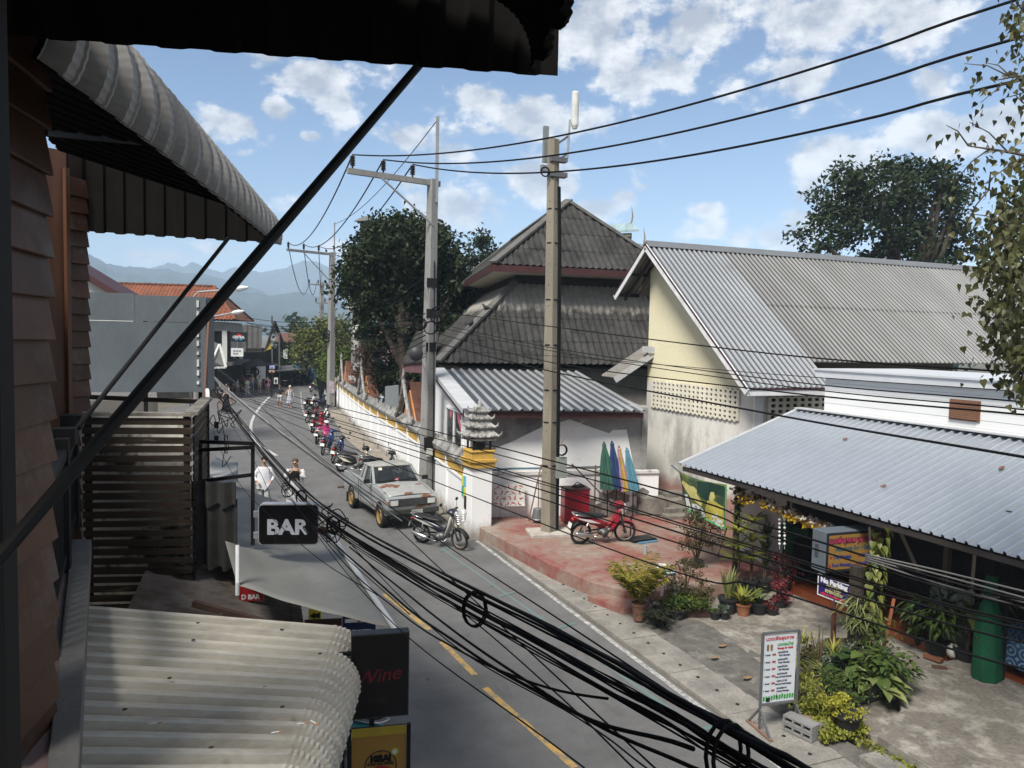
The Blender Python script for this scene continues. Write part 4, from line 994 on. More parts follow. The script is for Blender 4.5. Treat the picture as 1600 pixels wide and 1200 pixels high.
def plate(c, x, y, w, h, r, d, mb, off=0):
 z = x.cross(y).normalized(); pts = []
 for sx, sy, a0_ in ((1, 1, 0), (-1, 1, 90), (-1, -1, 180), (1, -1, 270)):
  for k in range(5):
   a = rad(a0_+k*22.5); pts.append(c+x*(sx*(w/2-r)+r*math.cos(a))+y*(sy*(h/2-r)+r*math.sin(a))+z*off)
 return mb.prism(pts, -z*d)
bx = V((.955, -.30, 0)).normalized(); bz_ = bx.cross(Z)   # face normal towards the viewer
bz_ = -bz_ if bz_.y > 0 else bz_
bc = D(451, 819.5, 8.85)
plate(bc, bx, Z, .685, .475, .05, .12, MB()).build('box', mat('silver_rim', (.55, .56, .58), .4, .5), bs) if False else None
m_ = MB(); plate(bc, bx, Z, .685, .475, .05, .12, m_); m_.build('case', mat('silver_rim', (.45, .46, .48), .45, .4), bs)
m_ = MB(); plate(bc, bx, Z, .662, .452, .043, .02, m_, .012); m_.build('face', mat('black_acrylic', (.004, .004, .005), .35, sp=.3), bs)
m_ = MB(); put_text(m_, 'BAR', face_matrix(bc+bz_*.016-Z*.035, bx, Z), .24, fitw=.475, bold=.009); m_.build('lettering', mat('pale_letter', (.40, .42, .47), .6), bs)
for py in (803, 836): MB().box(D(401, py, 8.98), (.07, .05, .07)).build('mount', mat('grey_mount', (.25, .26, .28), .5), bs)
tp = thing('tarpaulin', 'grey weathered tarpaulin shade stretched below the BAR sign on a white tube', 'tarpaulin', (1.2, 9, 2.9))
tA, tB, tC, tD = G(371, 914, 3.12), G(612, 980, 2.86), G(498, 806, 2.92), G(322, 742, 3.3)
def tarpf(u, v):
 p = tA.lerp(tB, u).lerp(tD.lerp(tC, u), v); s = math.sin(PI*u)*math.sin(PI*v)
 return p-Z*(.10*s)-Z*.03*math.sin(PI*u)*(1-v)+Z*.012*pnoise(V((u*5, v*5, 0)))
TARP = mat('grey_tarpaulin', (.20, .198, .182), .6, var=.12, scale=1.3, fine=.05, stain=(.26, .255, .23), st=(.52, .7), ss=.9)
m_ = MB(); m_.shell(tarpf, 24, 24, V((0, 0, -.006))); m_.build('cloth', TARP, tp, smooth=True)
WT = mat('white_tube', (.62, .63, .63), .45, var=.1)
MB().tube([tB+V((.02, -.15, .0)), tB.lerp(tC, .5)+Z*.02, tC+V((0, .1, .03)), tC.lerp(tD, .35)+V((.1, .2, .05))], .028, 8).build('edge_tube', WT, tp)
MB().tube([D(371, 852, 7.65), tA+Z*.02, tA-Z*.1], .02, 8).build('corner_tube', WT, tp)
m_ = MB(); m_.bar(tA+V((-.4, -.05, -.12)), tB+V((-.3, .0, -.16)), .05, .06); m_.build('beam', mat('brown_beam', (.05, .03, .022), .7), tp)
for k, t in enumerate((.62, .98)): MB().bar(tA.lerp(tB, t)+V((-.15, 0, -3.0)), tA.lerp(tB, t)+V((-.15, 0, -.2)), .04).build('leg', STEELB, tp)
tp2 = thing('tarpaulin', 'smaller pale tarpaulin strip behind the bracket frame', 'tarpaulin', (1, 12, 3.2))
e0, e1_, e2_, e3 = D(318, 755, 12.0), D(372, 752, 11.6), D(372, 722, 13.5), D(334, 712, 13.8)
m_ = MB(); m_.shell(lambda u, v: e0.lerp(e1_, u).lerp(e3.lerp(e2_, u), v)-Z*.05*math.sin(PI*u), 8, 6, V((0, 0, -.006))); m_.build('cloth', mat('pale_tarpaulin', (.24, .24, .23), .6), tp2, smooth=True)
sr = thing('shed_roof', 'dim brownish corrugated shed roof below the tarpaulin edge', 'roof', (.5, 8, 2.4))
s0 = G(300, 962, 2.75); s1 = G(455, 985, 2.45)
m_ = MB(); m_.corr(s0+V((-.6, -.2, .12)), V((.15, 2.0, 0)), (s1-s0)*1.15+V((.6, .2, -.12)), .1, .02, 'sine', .004); m_.build('sheet', mat('rusty_dim_sheet', (.10, .075, .06), .8, .2, var=.3, scale=2, stain=(.16, .15, .145), st=(.45, .6), ss=1), sr)
m_ = MB(); m_.bar(s1+V((0, 0, -.05)), s1+V((.15, 1.8, -.05)), .05, .08); m_.build('edge_beam', MATS['brown_beam'], sr)
def board(name, label, c, x, w, h, m, d=.03, legs=0, **kw):
 t = thing(name, label, 'sign', c-Z*(h/2), **kw); y = Z; n_ = x.cross(y).normalized()
 MB().obox(c-x*w/2-y*h/2, x*w, -n_*d, y*h).build('board', m, t); return t, n_
PX_ = V((.98, -.2, 0)).normalized()
NAVY = mat('navy_print', (.008, .016, .055), .5); WPR = mat('white_print', (.6, .6, .6), .6); REDP = mat('red_print', (.28, .015, .02), .5)
c = D(561, 985, 9.4); t, n_ = board('ticket_board', 'navy blue TICKETS board half hidden behind tarpaulin corner', c, PX_, .40, .62, NAVY)
m_ = MB(); put_text(m_, 'N TICKETS', face_matrix(c+n_*.004-Z*.02, PX_, Z), .07, fitw=.30, bold=.004); m_.build('lettering', WPR, t)
m_ = MB(); m_.obox(c+n_*.004-PX_*.17+Z*.105, PX_*.34, n_*.003, Z*.045); m_.add([c+n_*.005+PX_*.0+Z*.19, c+n_*.005+PX_*.1+Z*.22, c+n_*.005+PX_*.04+Z*.17], [(0, 2, 1)]); m_.build('picture', WPR, t)
m_ = MB(); m_.obox(c+n_*.008-PX_*.02+Z*.11, PX_*.04, n_*.003, Z*.035); m_.build('red_mark', REDP, t)
for s in (-1, 1): MB().bar(V((c.x, c.y, 0))+PX_*s*.18-n_*.05, c+PX_*s*.18-n_*.04, .03).build('leg', STEELB, t)
c = D(492, 962, 9.3); t, n_ = board('arrow_sign', 'small yellow sign with black left arrow under tarpaulin', c, PX_, .15, .16, mat('yellow_print', (.6, .5, .03), .5))
m_ = MB(); m_.prism([c+n_*.003+PX_*a+Z*b for a, b in ((-.06, 0), (0, .045), (0, .02), (.06, .035), (.06, -.035), (0, -.02), (0, -.045))], n_*.003); m_.build('arrow', mat('black_print', (.01, .01, .01), .6), t)
MB().bar(V((c.x, c.y, 0))-n_*.04, c-n_*.04, .03).build('post', STEELB, t)
c = D(392, 928, 8.6); t, n_ = board('bar_board', 'small dark red sign with white BAR lettering under tarpaulin pole', c, PX_, .26, .16, REDP)
m_ = MB(); put_text(m_, 'D BAR', face_matrix(c+n_*.004-Z*.035, PX_, Z), .075, fitw=.2, bold=.003); m_.build('lettering', WPR, t)
MB().bar(V((c.x, c.y, 0))-n_*.04, c-n_*.04, .03).build('post', STEELB, t)
c = D(505, 975, 8.8); t, n_ = board('menu_rail', 'low rail sign with red and yellow strip beside arrow sign', c, PX_, .42, .10, mat('brown_rail', (.05, .02, .018), .6))
m_ = MB(); m_.obox(c+n_*.003-PX_*.15-Z*.045, PX_*.3, n_*.003, Z*.03); m_.build('red_strip', REDP, t)
MB().bar(V((c.x, c.y, 0))-n_*.04, c-n_*.04, .03).build('post', STEELB, t)
c = D(594, 1056, 6.15); wx = V((.985, -.17, 0)).normalized(); t = thing('wine_sign', 'black box sign with dim red Wine script above street', 'sign', c-Z*.35); n_ = wx.cross(Z)
MB().obox(c-wx*.23-Z*.345, wx*.46, -n_*.10, Z*.69).build('case', mat('dark_grey_case', (.045, .047, .05), .5, .3), t)
MB().obox(c-wx*.222-Z*.335+n_*.003, wx*.444, -n_*.01, Z*.67).build('face', MATS['black_acrylic'], t)
m_ = MB(); put_text(m_, 'Wine', face_matrix(c+n_*.006-Z*.0-wx*.0, (wx+Z*.12), Z), .16, fitw=.34, shear=.35); m_.build('script_lettering', mat('dim_red_print', (.10, .006, .012), .5), t)
m_ = MB(); put_text(m_, 'BAR', face_matrix(c+n_*.006-Z*.20-wx*.02, wx, Z), .07, fitw=.14); m_.build('small_lettering', mat('dim_grey_print', (.02, .018, .018), .6), t)
MB().bar(c-wx*.8+Z*.2-n_*-.05, c-wx*.23+Z*.2, .03).build('arm', STEELB, t); MB().bar(c-wx*.8-Z*.2, c-wx*.23-Z*.2, .03).build('arm', STEELB, t)
c = D(592, 1205, 6.95); t = thing('banner_stand', 'orange 10RAI food and drinks banner in black frame', 'banner', V((c.x, c.y, 0)), 0); n_ = wx.cross(Z)
bw = .485; top = 2.06
def orange_banner():
 m, nt, b, out = _nt('orange_banner_cloth'); v = coords(nt); s = N(nt, 'ShaderNodeSeparateXYZ'); nt.links.new(v, s.inputs[0])
 nt.links.new(ramp(nt, mthn(nt, 'ADD', mthn(nt, 'MULTIPLY', s.outputs[2], .8), mthn(nt, 'MULTIPLY', noise(nt, v, 3, 3), .2)), .9, 1.75, (.30, .075, .02), (.30, .16, .03)), b.inputs['Base Color']); b.inputs['Roughness'].default_value = .7; return m
base = V((c.x, c.y, 0))
MB().obox(base-wx*bw/2+Z*.55, wx*bw, -n_*.008, Z*(top-.55)).build('banner_cloth', orange_banner(), t)
MB().obox(base-wx*bw/2+Z*(top-.075)+n_*.003, wx*bw, n_*.004, Z*.078).build('hem', mat('yellow_hem', (.36, .27, .03), .7), t)
for s in (-1, 1): MB().bar(base+wx*s*(bw/2+.022), base+wx*s*(bw/2+.022)+Z*(top+.015), .03).build('post', STEELB, t)
MB().bar(base-wx*bw/2-n_*.02+Z*(top-.01), base+wx*bw/2-n_*.02+Z*(top-.01), .02).build('rail', STEELB, t)
for s in (-1, 1): MB().bar(base+wx*s*(bw/2)-n_*.3+Z*.02, base+wx*s*(bw/2)+n_*.3+Z*.02, .04).build('foot', STEELB, t)
BLK = mat('black_print', (.01, .01, .01), .6); o_ = base+n_*.004
m_ = MB(); cc = o_+Z*1.70+wx*.015; R_ = .145
for k in range(40):
 a, b = 2*PI*k/40, 2*PI*(k+1)/40
 m_.add([cc+wx*math.cos(a)*R_+Z*math.sin(a)*R_, cc+wx*math.cos(b)*R_+Z*math.sin(b)*R_, cc+wx*math.cos(b)*(R_-.009)+Z*math.sin(b)*(R_-.009), cc+wx*math.cos(a)*(R_-.009)+Z*math.sin(a)*(R_-.009)], [(0, 1, 2, 3)])
put_text(m_, '10RAI', face_matrix(cc+Z*.068+n_*.001, wx, Z), .08, fitw=.185, bold=.008); put_text(m_, 'FOOD AND DRINKS', face_matrix(cc+Z*.020+n_*.001, wx, Z), .034, fitw=.235, bold=.002)
put_text(m_, 'ไร่', face_matrix(cc+Z*.118+n_*.001, wx, Z), .03); m_.build('lettering', BLK, t)
m_ = MB()
m_.add([cc+n_*.001+wx*a+Z*b for a, b in ((-.10, -.03), (.10, -.03), (.03, .0), (-.03, .0))], [(0, 1, 2, 3)])
for a in (-.08, -.03, .02, .07): m_.add([cc+n_*.001+wx*(a+p)+Z*q for p, q in ((0, -.1), (.03, -.1), (.03, -.035), (0, -.035))], [(0, 1, 2, 3)])
m_.build('house_emblem', REDP, t)
m_ = MB(); m_.lathe([(.036, 0), (.036, .002)], (0, 0, 0), 16, M=Matrix((wx, Z, n_)).transposed()); m_.v = [p+cc+wx*.125+Z*.125+n_*.002 for p in m_.v]; m_.build('yellow_dot', mat('yellow_green_dot', (.38, .4, .03), .6), t)
m_ = MB(); m_.lathe([(.021, 0), (.021, .002)], (0, 0, 0), 16, M=Matrix((wx, Z, n_)).transposed()); m_.v = [p+cc+wx*.125+Z*.125+n_*.0045 for p in m_.v]; m_.build('white_dot', mat('pale_dot', (.5, .5, .55), .6), t)
# ================================================================ utility poles, aerials, wires
CONC = mat('pole_concrete', (.25, .245, .235), .9, var=.15, scale=1.2, stretch=(3, 3, .5), fine=.15, stain=(.16, .155, .15), st=(.55, .72), ss=1.5)
CONY = mat('pole_concrete_tan', (.225, .20, .155), .9, var=.18, scale=1.2, stretch=(3, 3, .5), fine=.15, stain=(.15, .14, .12), st=(.55, .72), ss=1.5)
INSU = mat('brown_insulator', (.022, .014, .012), .3, sp=.5)
GALV = mat('galvanised_steel', (.35, .36, .37), .5, .6, var=.15)
RUBB = mat('black_cable', (.007, .007, .008), .75, sp=.12)
GREYC = mat('grey_cable', (.09, .09, .09), .6)
HOLE = mat('pole_hole', (.03, .03, .03), .9)
def conc_pole(name, label, base, top, w0, w1, rz, m, zb=0):
 base, top = V(base), V(top); t = thing(name, label, 'utility pole', base)
 M_ = Matrix.Rotation(rz, 3, 'Z'); s = MB()
 def ring(c, w): return [c+M_ @ V((a*w/2, b*w/2, 0)) for a, b in ((-1,-.86),(-.86,-1),(.86,-1),(1,-.86),(1,.86),(.86,1),(-.86,1),(-1,.86))]
 r0, r1 = ring(base, w0), ring(top, w1)
 s.add(r0+r1, [list(range(8))[::-1], list(range(8, 16))]+[[i, (i+1) % 8, 8+(i+1) % 8, 8+i] for i in range(8)]); s.build('shaft', m, t)
 h = MB(); n = int((top.z-base.z)/.55)
 for k in range(2, n):
  c = base.lerp(top, k/n); w = w0+(w1-w0)*k/n
  for dirn in ((0, -1, 0), (-1, 0, 0)):
   dv = M_ @ V(dirn); h.cyl(c+dv*(w*.49), c+dv*(w*.505), .017, 8)
 h.build('bolt_holes', HOLE, t)
 return t
def insulator(p, parent, s=1.0):
 prof = [(.03, 0), (.03, .08)]
 for k in range(6): prof += [(.05, .09+k*.05), (.085, .10+k*.05), (.085, .115+k*.05), (.045, .13+k*.05)]
 prof += [(.03, .41), (.02, .44)]
 MB().lathe([(r*s, z*s) for r, z in prof], p, 10).build('insulator', INSU, parent)
P2b, P2t = V((7.18, 24.5, 0)), V((7.25, 24.5, 10.66))
p2 = conc_pole('utility_pole', 'tall grey concrete pole with loudspeaker and three insulator crossarm by temple wall', P2b, P2t, .40, .27, .35, CONC)
armL = D(543, 271, 23.4); armR = P2t+V((.25, .05, -.12)); armL.z = armR.z-.0
MB().bar(armL, armR, .13, .17).build('crossarm', CONC, p2)
I2 = [armR.lerp(armL, t) for t in (.95, .63, .31)]
for p in I2: insulator(p+Z*.08, p2)
MB().bar(armR.lerp(armL, .65)-Z*.1+V((0, -.1, 0)), P2b.lerp(P2t, .86)+V((0, -.15, 0)), .05).build('brace', GALV, p2)
MB().bar(P2t+V((.1, -.12, -.75)), P2t+V((.1, -.12, 2.0)), .09).build('earth_mast', GALV, p2)
hp_ = D(650, 553, 24.3); hd_ = V((-.3, -1, -.05)).normalized(); m_ = MB()
Mh = face_matrix((0, 0, 0), hd_.cross(Z), Z).to_3x3()
m_.lathe([(.22, .02), (.225, 0), (.2, -.02), (.13, -.12), (.075, -.25), (.05, -.36), (.07, -.37), (.07, -.46)], hp_, 20, M=Matrix((hd_.cross(Z).normalized(), (hd_.cross(Z)).cross(hd_).normalized()*-1, hd_)).transposed())
m_.build('loudspeaker', mat('dark_grey_horn', (.035, .037, .04), .5), p2, smooth=True)
MB().bar(hp_-hd_*.3, V((P2b.x, P2b.y, hp_.z)), .04).build('speaker_bracket', GALV, p2)
m_ = MB(); c = P2b.lerp(P2t, .185); m_.box(c+V((-.02, -.2, .05)), (.28, .12, .42)); m_.build('black_box', BLACKW, p2)
MB().box(P2b.lerp(P2t, .165)+V((0, -.24, -.02)), (.2, .12, .26)).build('meter_box', mat('pale_meter', (.5, .5, .48), .6), p2)
for k, z in enumerate((6.3, 7.3, 5.2)): MB().box(V((7.22, 24.33, z)), (.33, .06, .3)).build('pole_clamp', STEELB, p2)
MB().tube([P2b+V((.16, -.2, .1)), P2b+V((.14, -.2, 5)), P2b+V((.12, -.17, 8))], .018, 6).build('cable_riser', RUBB, p2)
P1b, P1t = V((9.2, 56.2, 0)), V((9.25, 56.2, 11.35))
p1 = conc_pole('utility_pole', 'slim concrete pole with crossarm at end of temple wall', P1b, P1t, .48, .34, .3, CONC)
a1L = V((5.95, 54.8, 11.2)); a1R = P1t+V((.2, 0, -.15)); MB().bar(a1L, a1R, .15, .17).build('crossarm', CONC, p1)
I1 = [a1R.lerp(a1L, t) for t in (.97, .66, .35)]
for p in I1: insulator(p+Z*.08, p1, 1.1)
MB().bar(a1R.lerp(a1L, .66)-Z*.1, P1t-Z*2.2, .05).build('brace', GALV, p1); MB().bar(P1t+V((.12, -.15, -.8)), P1t+V((.12, -.15, 2.1)), .08).build('earth_mast', GALV, p1)
m_ = MB()
for k in range(5): m_.torus(V((8.85, 56, 5.6-.12*k)), .22+.04*(k % 2), .03, 'Y', 14, 5)
m_.build('cable_coil', RUBB, p1)
MB().box(P1b+V((.02, -.26, 1.7)), (.4, .03, .9)).build('pasted_posters', mat('pasted_posters', (.35, .3, .34), .7, var=.5, scale=5), p1)
MB().box(P1b+V((.3, -.2, 1.9)), (.05, .03, 1.0)).build('yellow_strip', mat('yellow_strip', (.55, .4, .02), .6), p1)
for k, (px, d, top, lab) in enumerate(((502, 92, 11.6, 'farther small pole with two crossarms beyond slim pole'),)):
 b = D(px, 560, d); b.z = 0; tt = V((b.x, b.y, top)); pf = conc_pole('utility_pole', lab, b, tt, .5, .38, .2, CONC)
 for z, l_, r_ in ((top-.35, -1.6, 1.1), (top-2.5, -.8, 1.9)):
  MB().bar(V((b.x+l_, b.y-.6, z)), V((b.x+r_, b.y, z)), .13, .15).build('crossarm', CONC, pf)
  for q in (l_+.1, (l_+r_)/2-.2, r_-.15): insulator(V((b.x+q, b.y-.3, z+.08)), pf, 1.2)
 MB().bar(tt, tt+Z*1.6, .1).build('earth_mast', GALV, pf)
P3b, P3t = G(857, 834, .37), V((0, 0, 0)); P3t = D(865, 217, 20.4); P3t.z = 10.85
p3 = conc_pole('utility_pole', 'tan concrete pole on red terrace topped by white cylinder aerial', P3b, P3t, .315, .235, .45, CONY)
MB().box(P3b+V((.02, 0, .03)), (1.15, .8, .1), rz=-.2).build('footing', mat('pale_footing', (.4, .37, .33), .9, var=.25, scale=3, fine=.2), p3, bevel=.02)
for z in (2.2, 3.35, 4.2, 5.4, 6.6, 8.1, 9.0, 9.9): MB().torus(V((P3b.x+(P3t.x-P3b.x)*z/10.8, P3b.y+(P3t.y-P3b.y)*z/10.8, z)), .195-.006*z, .02, 'Z', 8, 4, M=Matrix.Rotation(.45+PI/8, 3, 'Z')).build('steel_band', STEELB, p3)
def p3at(z, dx=0, dy=0): return V((P3b.x+(P3t.x-P3b.x)*z/10.85+dx, P3b.y+(P3t.y-P3b.y)*z/10.85+dy, z))
for dx, r_ in ((.19, .03), (.235, .02), (.17, .016)): MB().tube([p3at(.5, dx, -.1), p3at(4, dx-.01, -.11), p3at(8, dx-.03, -.1), p3at(9.6, dx-.07, -.09)], r_, 6).build('conduit', RUBB, p3)
m_ = MB(); m_.box(p3at(2.15, .27, -.15), (.28, .16, .55)); m_.build('meter_box', mat('grey_green_box', (.24, .255, .235), .6), p3)
m_ = MB()
for k in range(3): m_.torus(p3at(2.63, .24, -.25-.02*k), .13+.008*k, .012, 'Y', 20, 5)
m_.build('cable_coil', RUBB, p3)
an = p3at(11.0, .62, .0)
m_ = MB(); m_.lathe([(.06, -.08), (.095, 0), (.10, .05), (.10, .86), (.085, .9)], an+Z*.28, 16); m_.build('cylinder_aerial', mat('pale_radome', (.55, .56, .54), .5), p3, smooth=False)
MB().tube([an+V((-.16, -.02, .42)), an+V((-.2, -.02, -.6))], .03, 8).build('aerial_mast', GALV, p3)
for z in (.0, -.45): MB().bar(p3at(10.7+z, .05, -.05), an+V((-.17, 0, -.25+z+.35-.1)), .05, .05).build('aerial_arm', mat('dark_galv', (.14, .14, .145), .5, .4), p3)
MB().box(p3at(10.75, -.13, .22), (.14, .1, .95)).build('panel_aerial', mat('grey_aerial', (.2, .22, .23), .5), p3)
m_ = MB(); m_.torus(p3at(9.95, -.28, -.1), .12, .02, 'Y', 16, 5); m_.build('cable_loop', RUBB, p3)
for z in (10.3, 9.9): MB().box(p3at(z, .1, -.1), (.46, .2, .12)).build('clamp', MATS['dark_galv'], p3)
MB().box(p3at(10.05, -.3, -.05), (.16, .12, .16)).build('junction_box', MATS['grey_aerial'], p3)
tpb = D(554, 640, 53); tpb.z = 0
t = conc_pole('equipment_pole', 'stout pole with pale cylinder canisters behind temple wall', tpb, V((tpb.x, tpb.y, 7.2)), .5, .38, .2, CONC)
for (px, py, d, r_, h) in ((548, 474, 52, .17, 1.2), (558, 471, 52.3, .24, 1.3), (568, 487, 52.5, .24, 1.0), (557, 530, 52, .24, 1.9)):
 c = D(px, py, d); MB().lathe([(r_*.8, -h/2), (r_, -h/2+.06), (r_, h/2-.06), (r_*.7, h/2)], c, 14).build('canister', mat('cream_canister', (.46, .45, .41), .6), t)
MB().bar(D(545, 520, 52.2), D(572, 500, 52.3), .08).build('arm', STEELB, t); MB().bar(D(567, 495, 52.4), D(568, 525, 52.4), .1).build('canister_stem', STEELB, t)
for (px, py, w_, h) in ((557, 572, .4, .5), (550, 593, .5, .5)): MB().box(D(px, py, 51.8), (w_, .2, h)).build('switch_box', mat('pale_meter2', (.5, .5, .5), .6), t)
def spline(pts, k=10):
 pts = [V(p) for p in pts]; out = []
 for i in range(len(pts)-1):
  p0, p1, p2_, p3_ = pts[max(i-1, 0)], pts[i], pts[i+1], pts[min(i+2, len(pts)-1)]
  for j in range(k):
   t = j/k; out.append(.5*((2*p1)+(p2_-p0)*t+(2*p0-5*p1+4*p2_-p3_)*t*t+(3*p1-p0-3*p2_+p3_)*t**3))
 out.append(pts[-1]); return out
def wire(name, label, pts, r, m, group, cat='cable', n=5, k=10):
 return tag(MB().tube(spline(pts, k), r, n).build(name, m, smooth=True), label, cat, group)
def sagline(a, b, s, n=10): return [a.lerp(b, i/n)-Z*(4*s*(i/n)*(1-i/n)) for i in range(n+1)]
HVE = [D(1600, -4, 9.6), D(1600, 57, 9.3), D(1600, 124, 9.0)]
for k, lab in enumerate(('topmost of the thick power lines running to upper right', 'middle thick power line running to upper right', 'lowest thick power line running to upper right')):
 a, b = I2[k]+Z*.5, HVE[k]; ext_ = b+(b-a)*.35
 wire('power_line', lab, sagline(a, b, .62)+[ext_-Z*-.5], .021, RUBB, 'thick power lines from the main pole', k=4)
for k in range(3):
 wire('power_line', ('outer', 'middle', 'inner')[k]+' sagging power line between main pole crossarm and slim pole', sagline(I2[k]+Z*.5, I1[k]+Z*.5, 1.1), .024, RUBB, 'power lines between the two crossarms', k=3)
 wire('power_line', ('outer', 'middle', 'inner')[k]+' power line dipping from slim pole to farther small pole', sagline(I1[k]+Z*.3, V((12.4+k*.8, 91, 11.3)), 2.2), .028, RUBB, 'power lines beyond the slim pole', k=3)
wire('earth_wire', 'thin earth wire from main pole mast down toward far left', sagline(P2t+V((.1, -.12, 1.9)), P1t+V((.1, -.1, 2.0)), .6), .016, RUBB, None, k=3)
def idepth(px, p0, d0, p1_, d1):
 u = (px-p0)/(p1_-p0); return 1/((1-u)/d0+u/d1)
X6 = [(592, 704, 822, 938), (600, 716, 836, 949), (602, 738, 860, 972), (610, 751, 874, 983), (612, 764, 888, 1004), (616, 800, 920, 1045), (606, 742, 864, 976)]
XL = ['topmost', 'second highest', 'third highest', 'middle', 'second lowest', 'lowest', 'paired fourth']
for k, ys in enumerate(X6):
 pts = [D(px, y, idepth(px, 345, 26, 1600, 3.4)) for px, y in zip((345, 800, 1200, 1600), ys)]
 e = pts[-1]+(pts[-1]-pts[-2])*.8+Z*.2
 wire('telephone_wire', XL[k]+' black wire slanting across street before the massage shop', pts+[e], (.0065, .0055, .006, .007, .006, .006, .0045)[k], RUBB, 'wires slanting across the street')
for k, (y0, y1) in enumerate(((868, 924), (872, 934), (876, 941), (884, 950))):
 pts = [D(1352, 866+k*3, 4.05), D(1460, (866+y0+30)/2+k*4+8, 3.8), D(1600, y1, 3.4)]; pts.append(pts[-1]+(pts[-1]-pts[-2])*1.5)
 wire('drop_wire', ('uppermost', 'second', 'third', 'lowest')[k]+' pale grey wire of the sheaf passing in front of shop', pts, .0055, GREYC, 'pale sheaf of wires before the shop')
R5 = [((680, 486, 24.6), (860, 510, 19.3), (1200, 552, 12.5), (1600, 583, 8.2), .012), ((680, 505, 24.6), (860, 543, 19.3), (1200, 592, 12.5), (1600, 628, 8.2), .009), ((680, 510, 24.6), (860, 548, 19.3), (1200, 600, 12.5), (1600, 640, 8.2), .009),
  ((680, 520, 24.6), (860, 566, 19.3), (1200, 610, 12.5), (1600, 648, 8.2), .012), ((680, 535, 24.6), (860, 580, 19.3), (1200, 646, 12), (1600, 714, 7.6), .016), ((680, 548, 24.6), (860, 556, 19.3), (1200, 584, 12.5), (1600, 612, 8.2), .006)]
for k, q in enumerate(R5):
 pts = [D(*a) for a in q[:4]]; pts.append(pts[-1]+(pts[-1]-pts[-2])*.6)
 wire('telephone_wire', ('highest', 'second highest', 'third highest', 'fourth', 'thick lowest', 'thinnest')[k]+' wire from main pole across the hip roof and yellow hall', pts, q[4], RUBB, 'wires from the main pole across the halls')
L8 = [(478, 498, .02), (486, 508, .015), (497, 512, .02), (505, 518, .015), (512, 515, .02), (520, 522, .015), (528, 512, .012), (545, 528, .012)]
for k, (y0, y1, r_) in enumerate(L8):
 wire('telephone_wire', 'black wire number %s looping between main pole and slim pole' % ('one two three four five six seven eight'.split()[k]) if False else ('%s black wire looping between main pole and slim pole' % ('highest', 'second', 'third', 'fourth', 'fifth', 'sixth', 'seventh', 'lowest')[k]), sagline(D(664, y0+12, 24.4), D(521, y1, 56), .5+.12*k), r_, RUBB, 'wires between main pole and slim pole', k=3)
for k, (y0, y1) in enumerate(((500, 492), (506, 500), (512, 501), (518, 504))):
 wire('telephone_wire', ('highest', 'second', 'third', 'lowest')[k]+' level wire from slim pole to the roofs on left', sagline(D(519, y0, 56), D(385, y1+4, 52), .25), .018, RUBB, 'level wires from slim pole to left roofs', k=3)
for k, (y0, y1) in enumerate(((545, 380), (560, 420))):
 wire('telephone_wire', ('upper', 'lower')[k]+' wire climbing from canister pole to main pole', sagline(D(563, 478+k*8, 52), D(662, 435+k*10, 24.4), .3), .014, RUBB, 'wires between canister pole and main pole', k=3)
cc = thing('wire_coil', 'tangled black cable coils hanging on main pole', 'cable coil', D(678, 500, 24.2))
for (px, py, r_) in ((684, 492, .26), (692, 499, .2), (655, 507, .18), (650, 500, .14), (672, 512, .2)):
 m_ = MB()
 for j in range(3): m_.torus(D(px+j, py, 24.2), r_*(1+.08*j), .014, 'Y', 18, 5, M=Matrix.Rotation(.3*j, 3, 'X'))
 m_.build('coil', RUBB, cc)
BPX = [(318, 588, 24), (345, 622, 20), (400, 692, 14), (460, 762, 10), (520, 815, 7.5), (650, 893, 4.9), (850, 1000, 3.1), (1060, 1118, 2.25), (1240, 1222, 1.85)]
BP = spline([D(*b) for b in BPX], 6)
def bundle_path(ox, oz, droop=0, jit=.012, seed=0, lo=0, hi=None):
 out = []; hi = hi or len(BP); n = len(BP)
 for i in range(lo, min(hi, n)):
  t = i/(n-1); p = BP[i]; sp_ = .55+.45*math.sin(PI*min(1, t*1.15))
  dl = droop*math.sin(PI*(i-lo)/max(1, hi-1-lo))
  out.append(p+V((1, -.1, 0))*(ox*sp_+jit*pnoise(V((i*.35, seed, 0))))+Z*(oz*sp_+jit*pnoise(V((i*.35, seed, 9)))-dl))
 out.append(out[-1]+(out[-1]-out[-2])*6); return out
cb = thing('cable_bundle', 'thick bundle of black telephone cables tied together above near street', 'cable bundle', BP[10])
specs = [(.02, .075, .0095), (.045, .065, .0085), (.0, .06, .007), (.03, .035, .006)]
random.seed(21)
for k in range(15): specs.append((random.uniform(-.04, .04), random.uniform(-.11, .02), random.choice((.003, .0035, .004, .005, .0055))))
for k, (ox, oz, r_) in enumerate(specs): MB().tube(bundle_path(ox, oz, seed=k*3.1), r_*.8, 6).build('strand', RUBB if k % 4 else mat('grey_black_cable', (.015, .015, .015), .8, sp=.1), cb, smooth=True)
for k, (lo, hi, dr, r_) in enumerate(((22, 44, .16, .007), (20, 40, .22, .005), (26, 47, .12, .006))):
 MB().tube(spline(bundle_path(-.04, -.10, dr, .01, 50+k, lo, hi)[:-1], 2), r_, 6).build('drooping_strand', RUBB, cb, smooth=True)
for i in (33, 44, 19, 24):
 p = BP[min(i, len(BP)-1)]; dirn = (BP[i+1]-BP[i-1]).normalized(); a = dirn.cross(Z).normalized(); b = a.cross(dirn)
 for j in range(3 if i < 30 else 2): MB().tube([p-Z*.03+dirn*(.03*j)+(a*.06*math.cos(q)+b*.085*math.sin(q)) for q in [2*PI*s/16 for s in range(16)]], .006, 5, closed=True).build('tie_loop', RUBB, cb)
kn = thing('cable_knot', 'tangled knot of black cable and clamps beside BAR sign', 'cable knot', D(505, 826, 8.0))
random.seed(5)
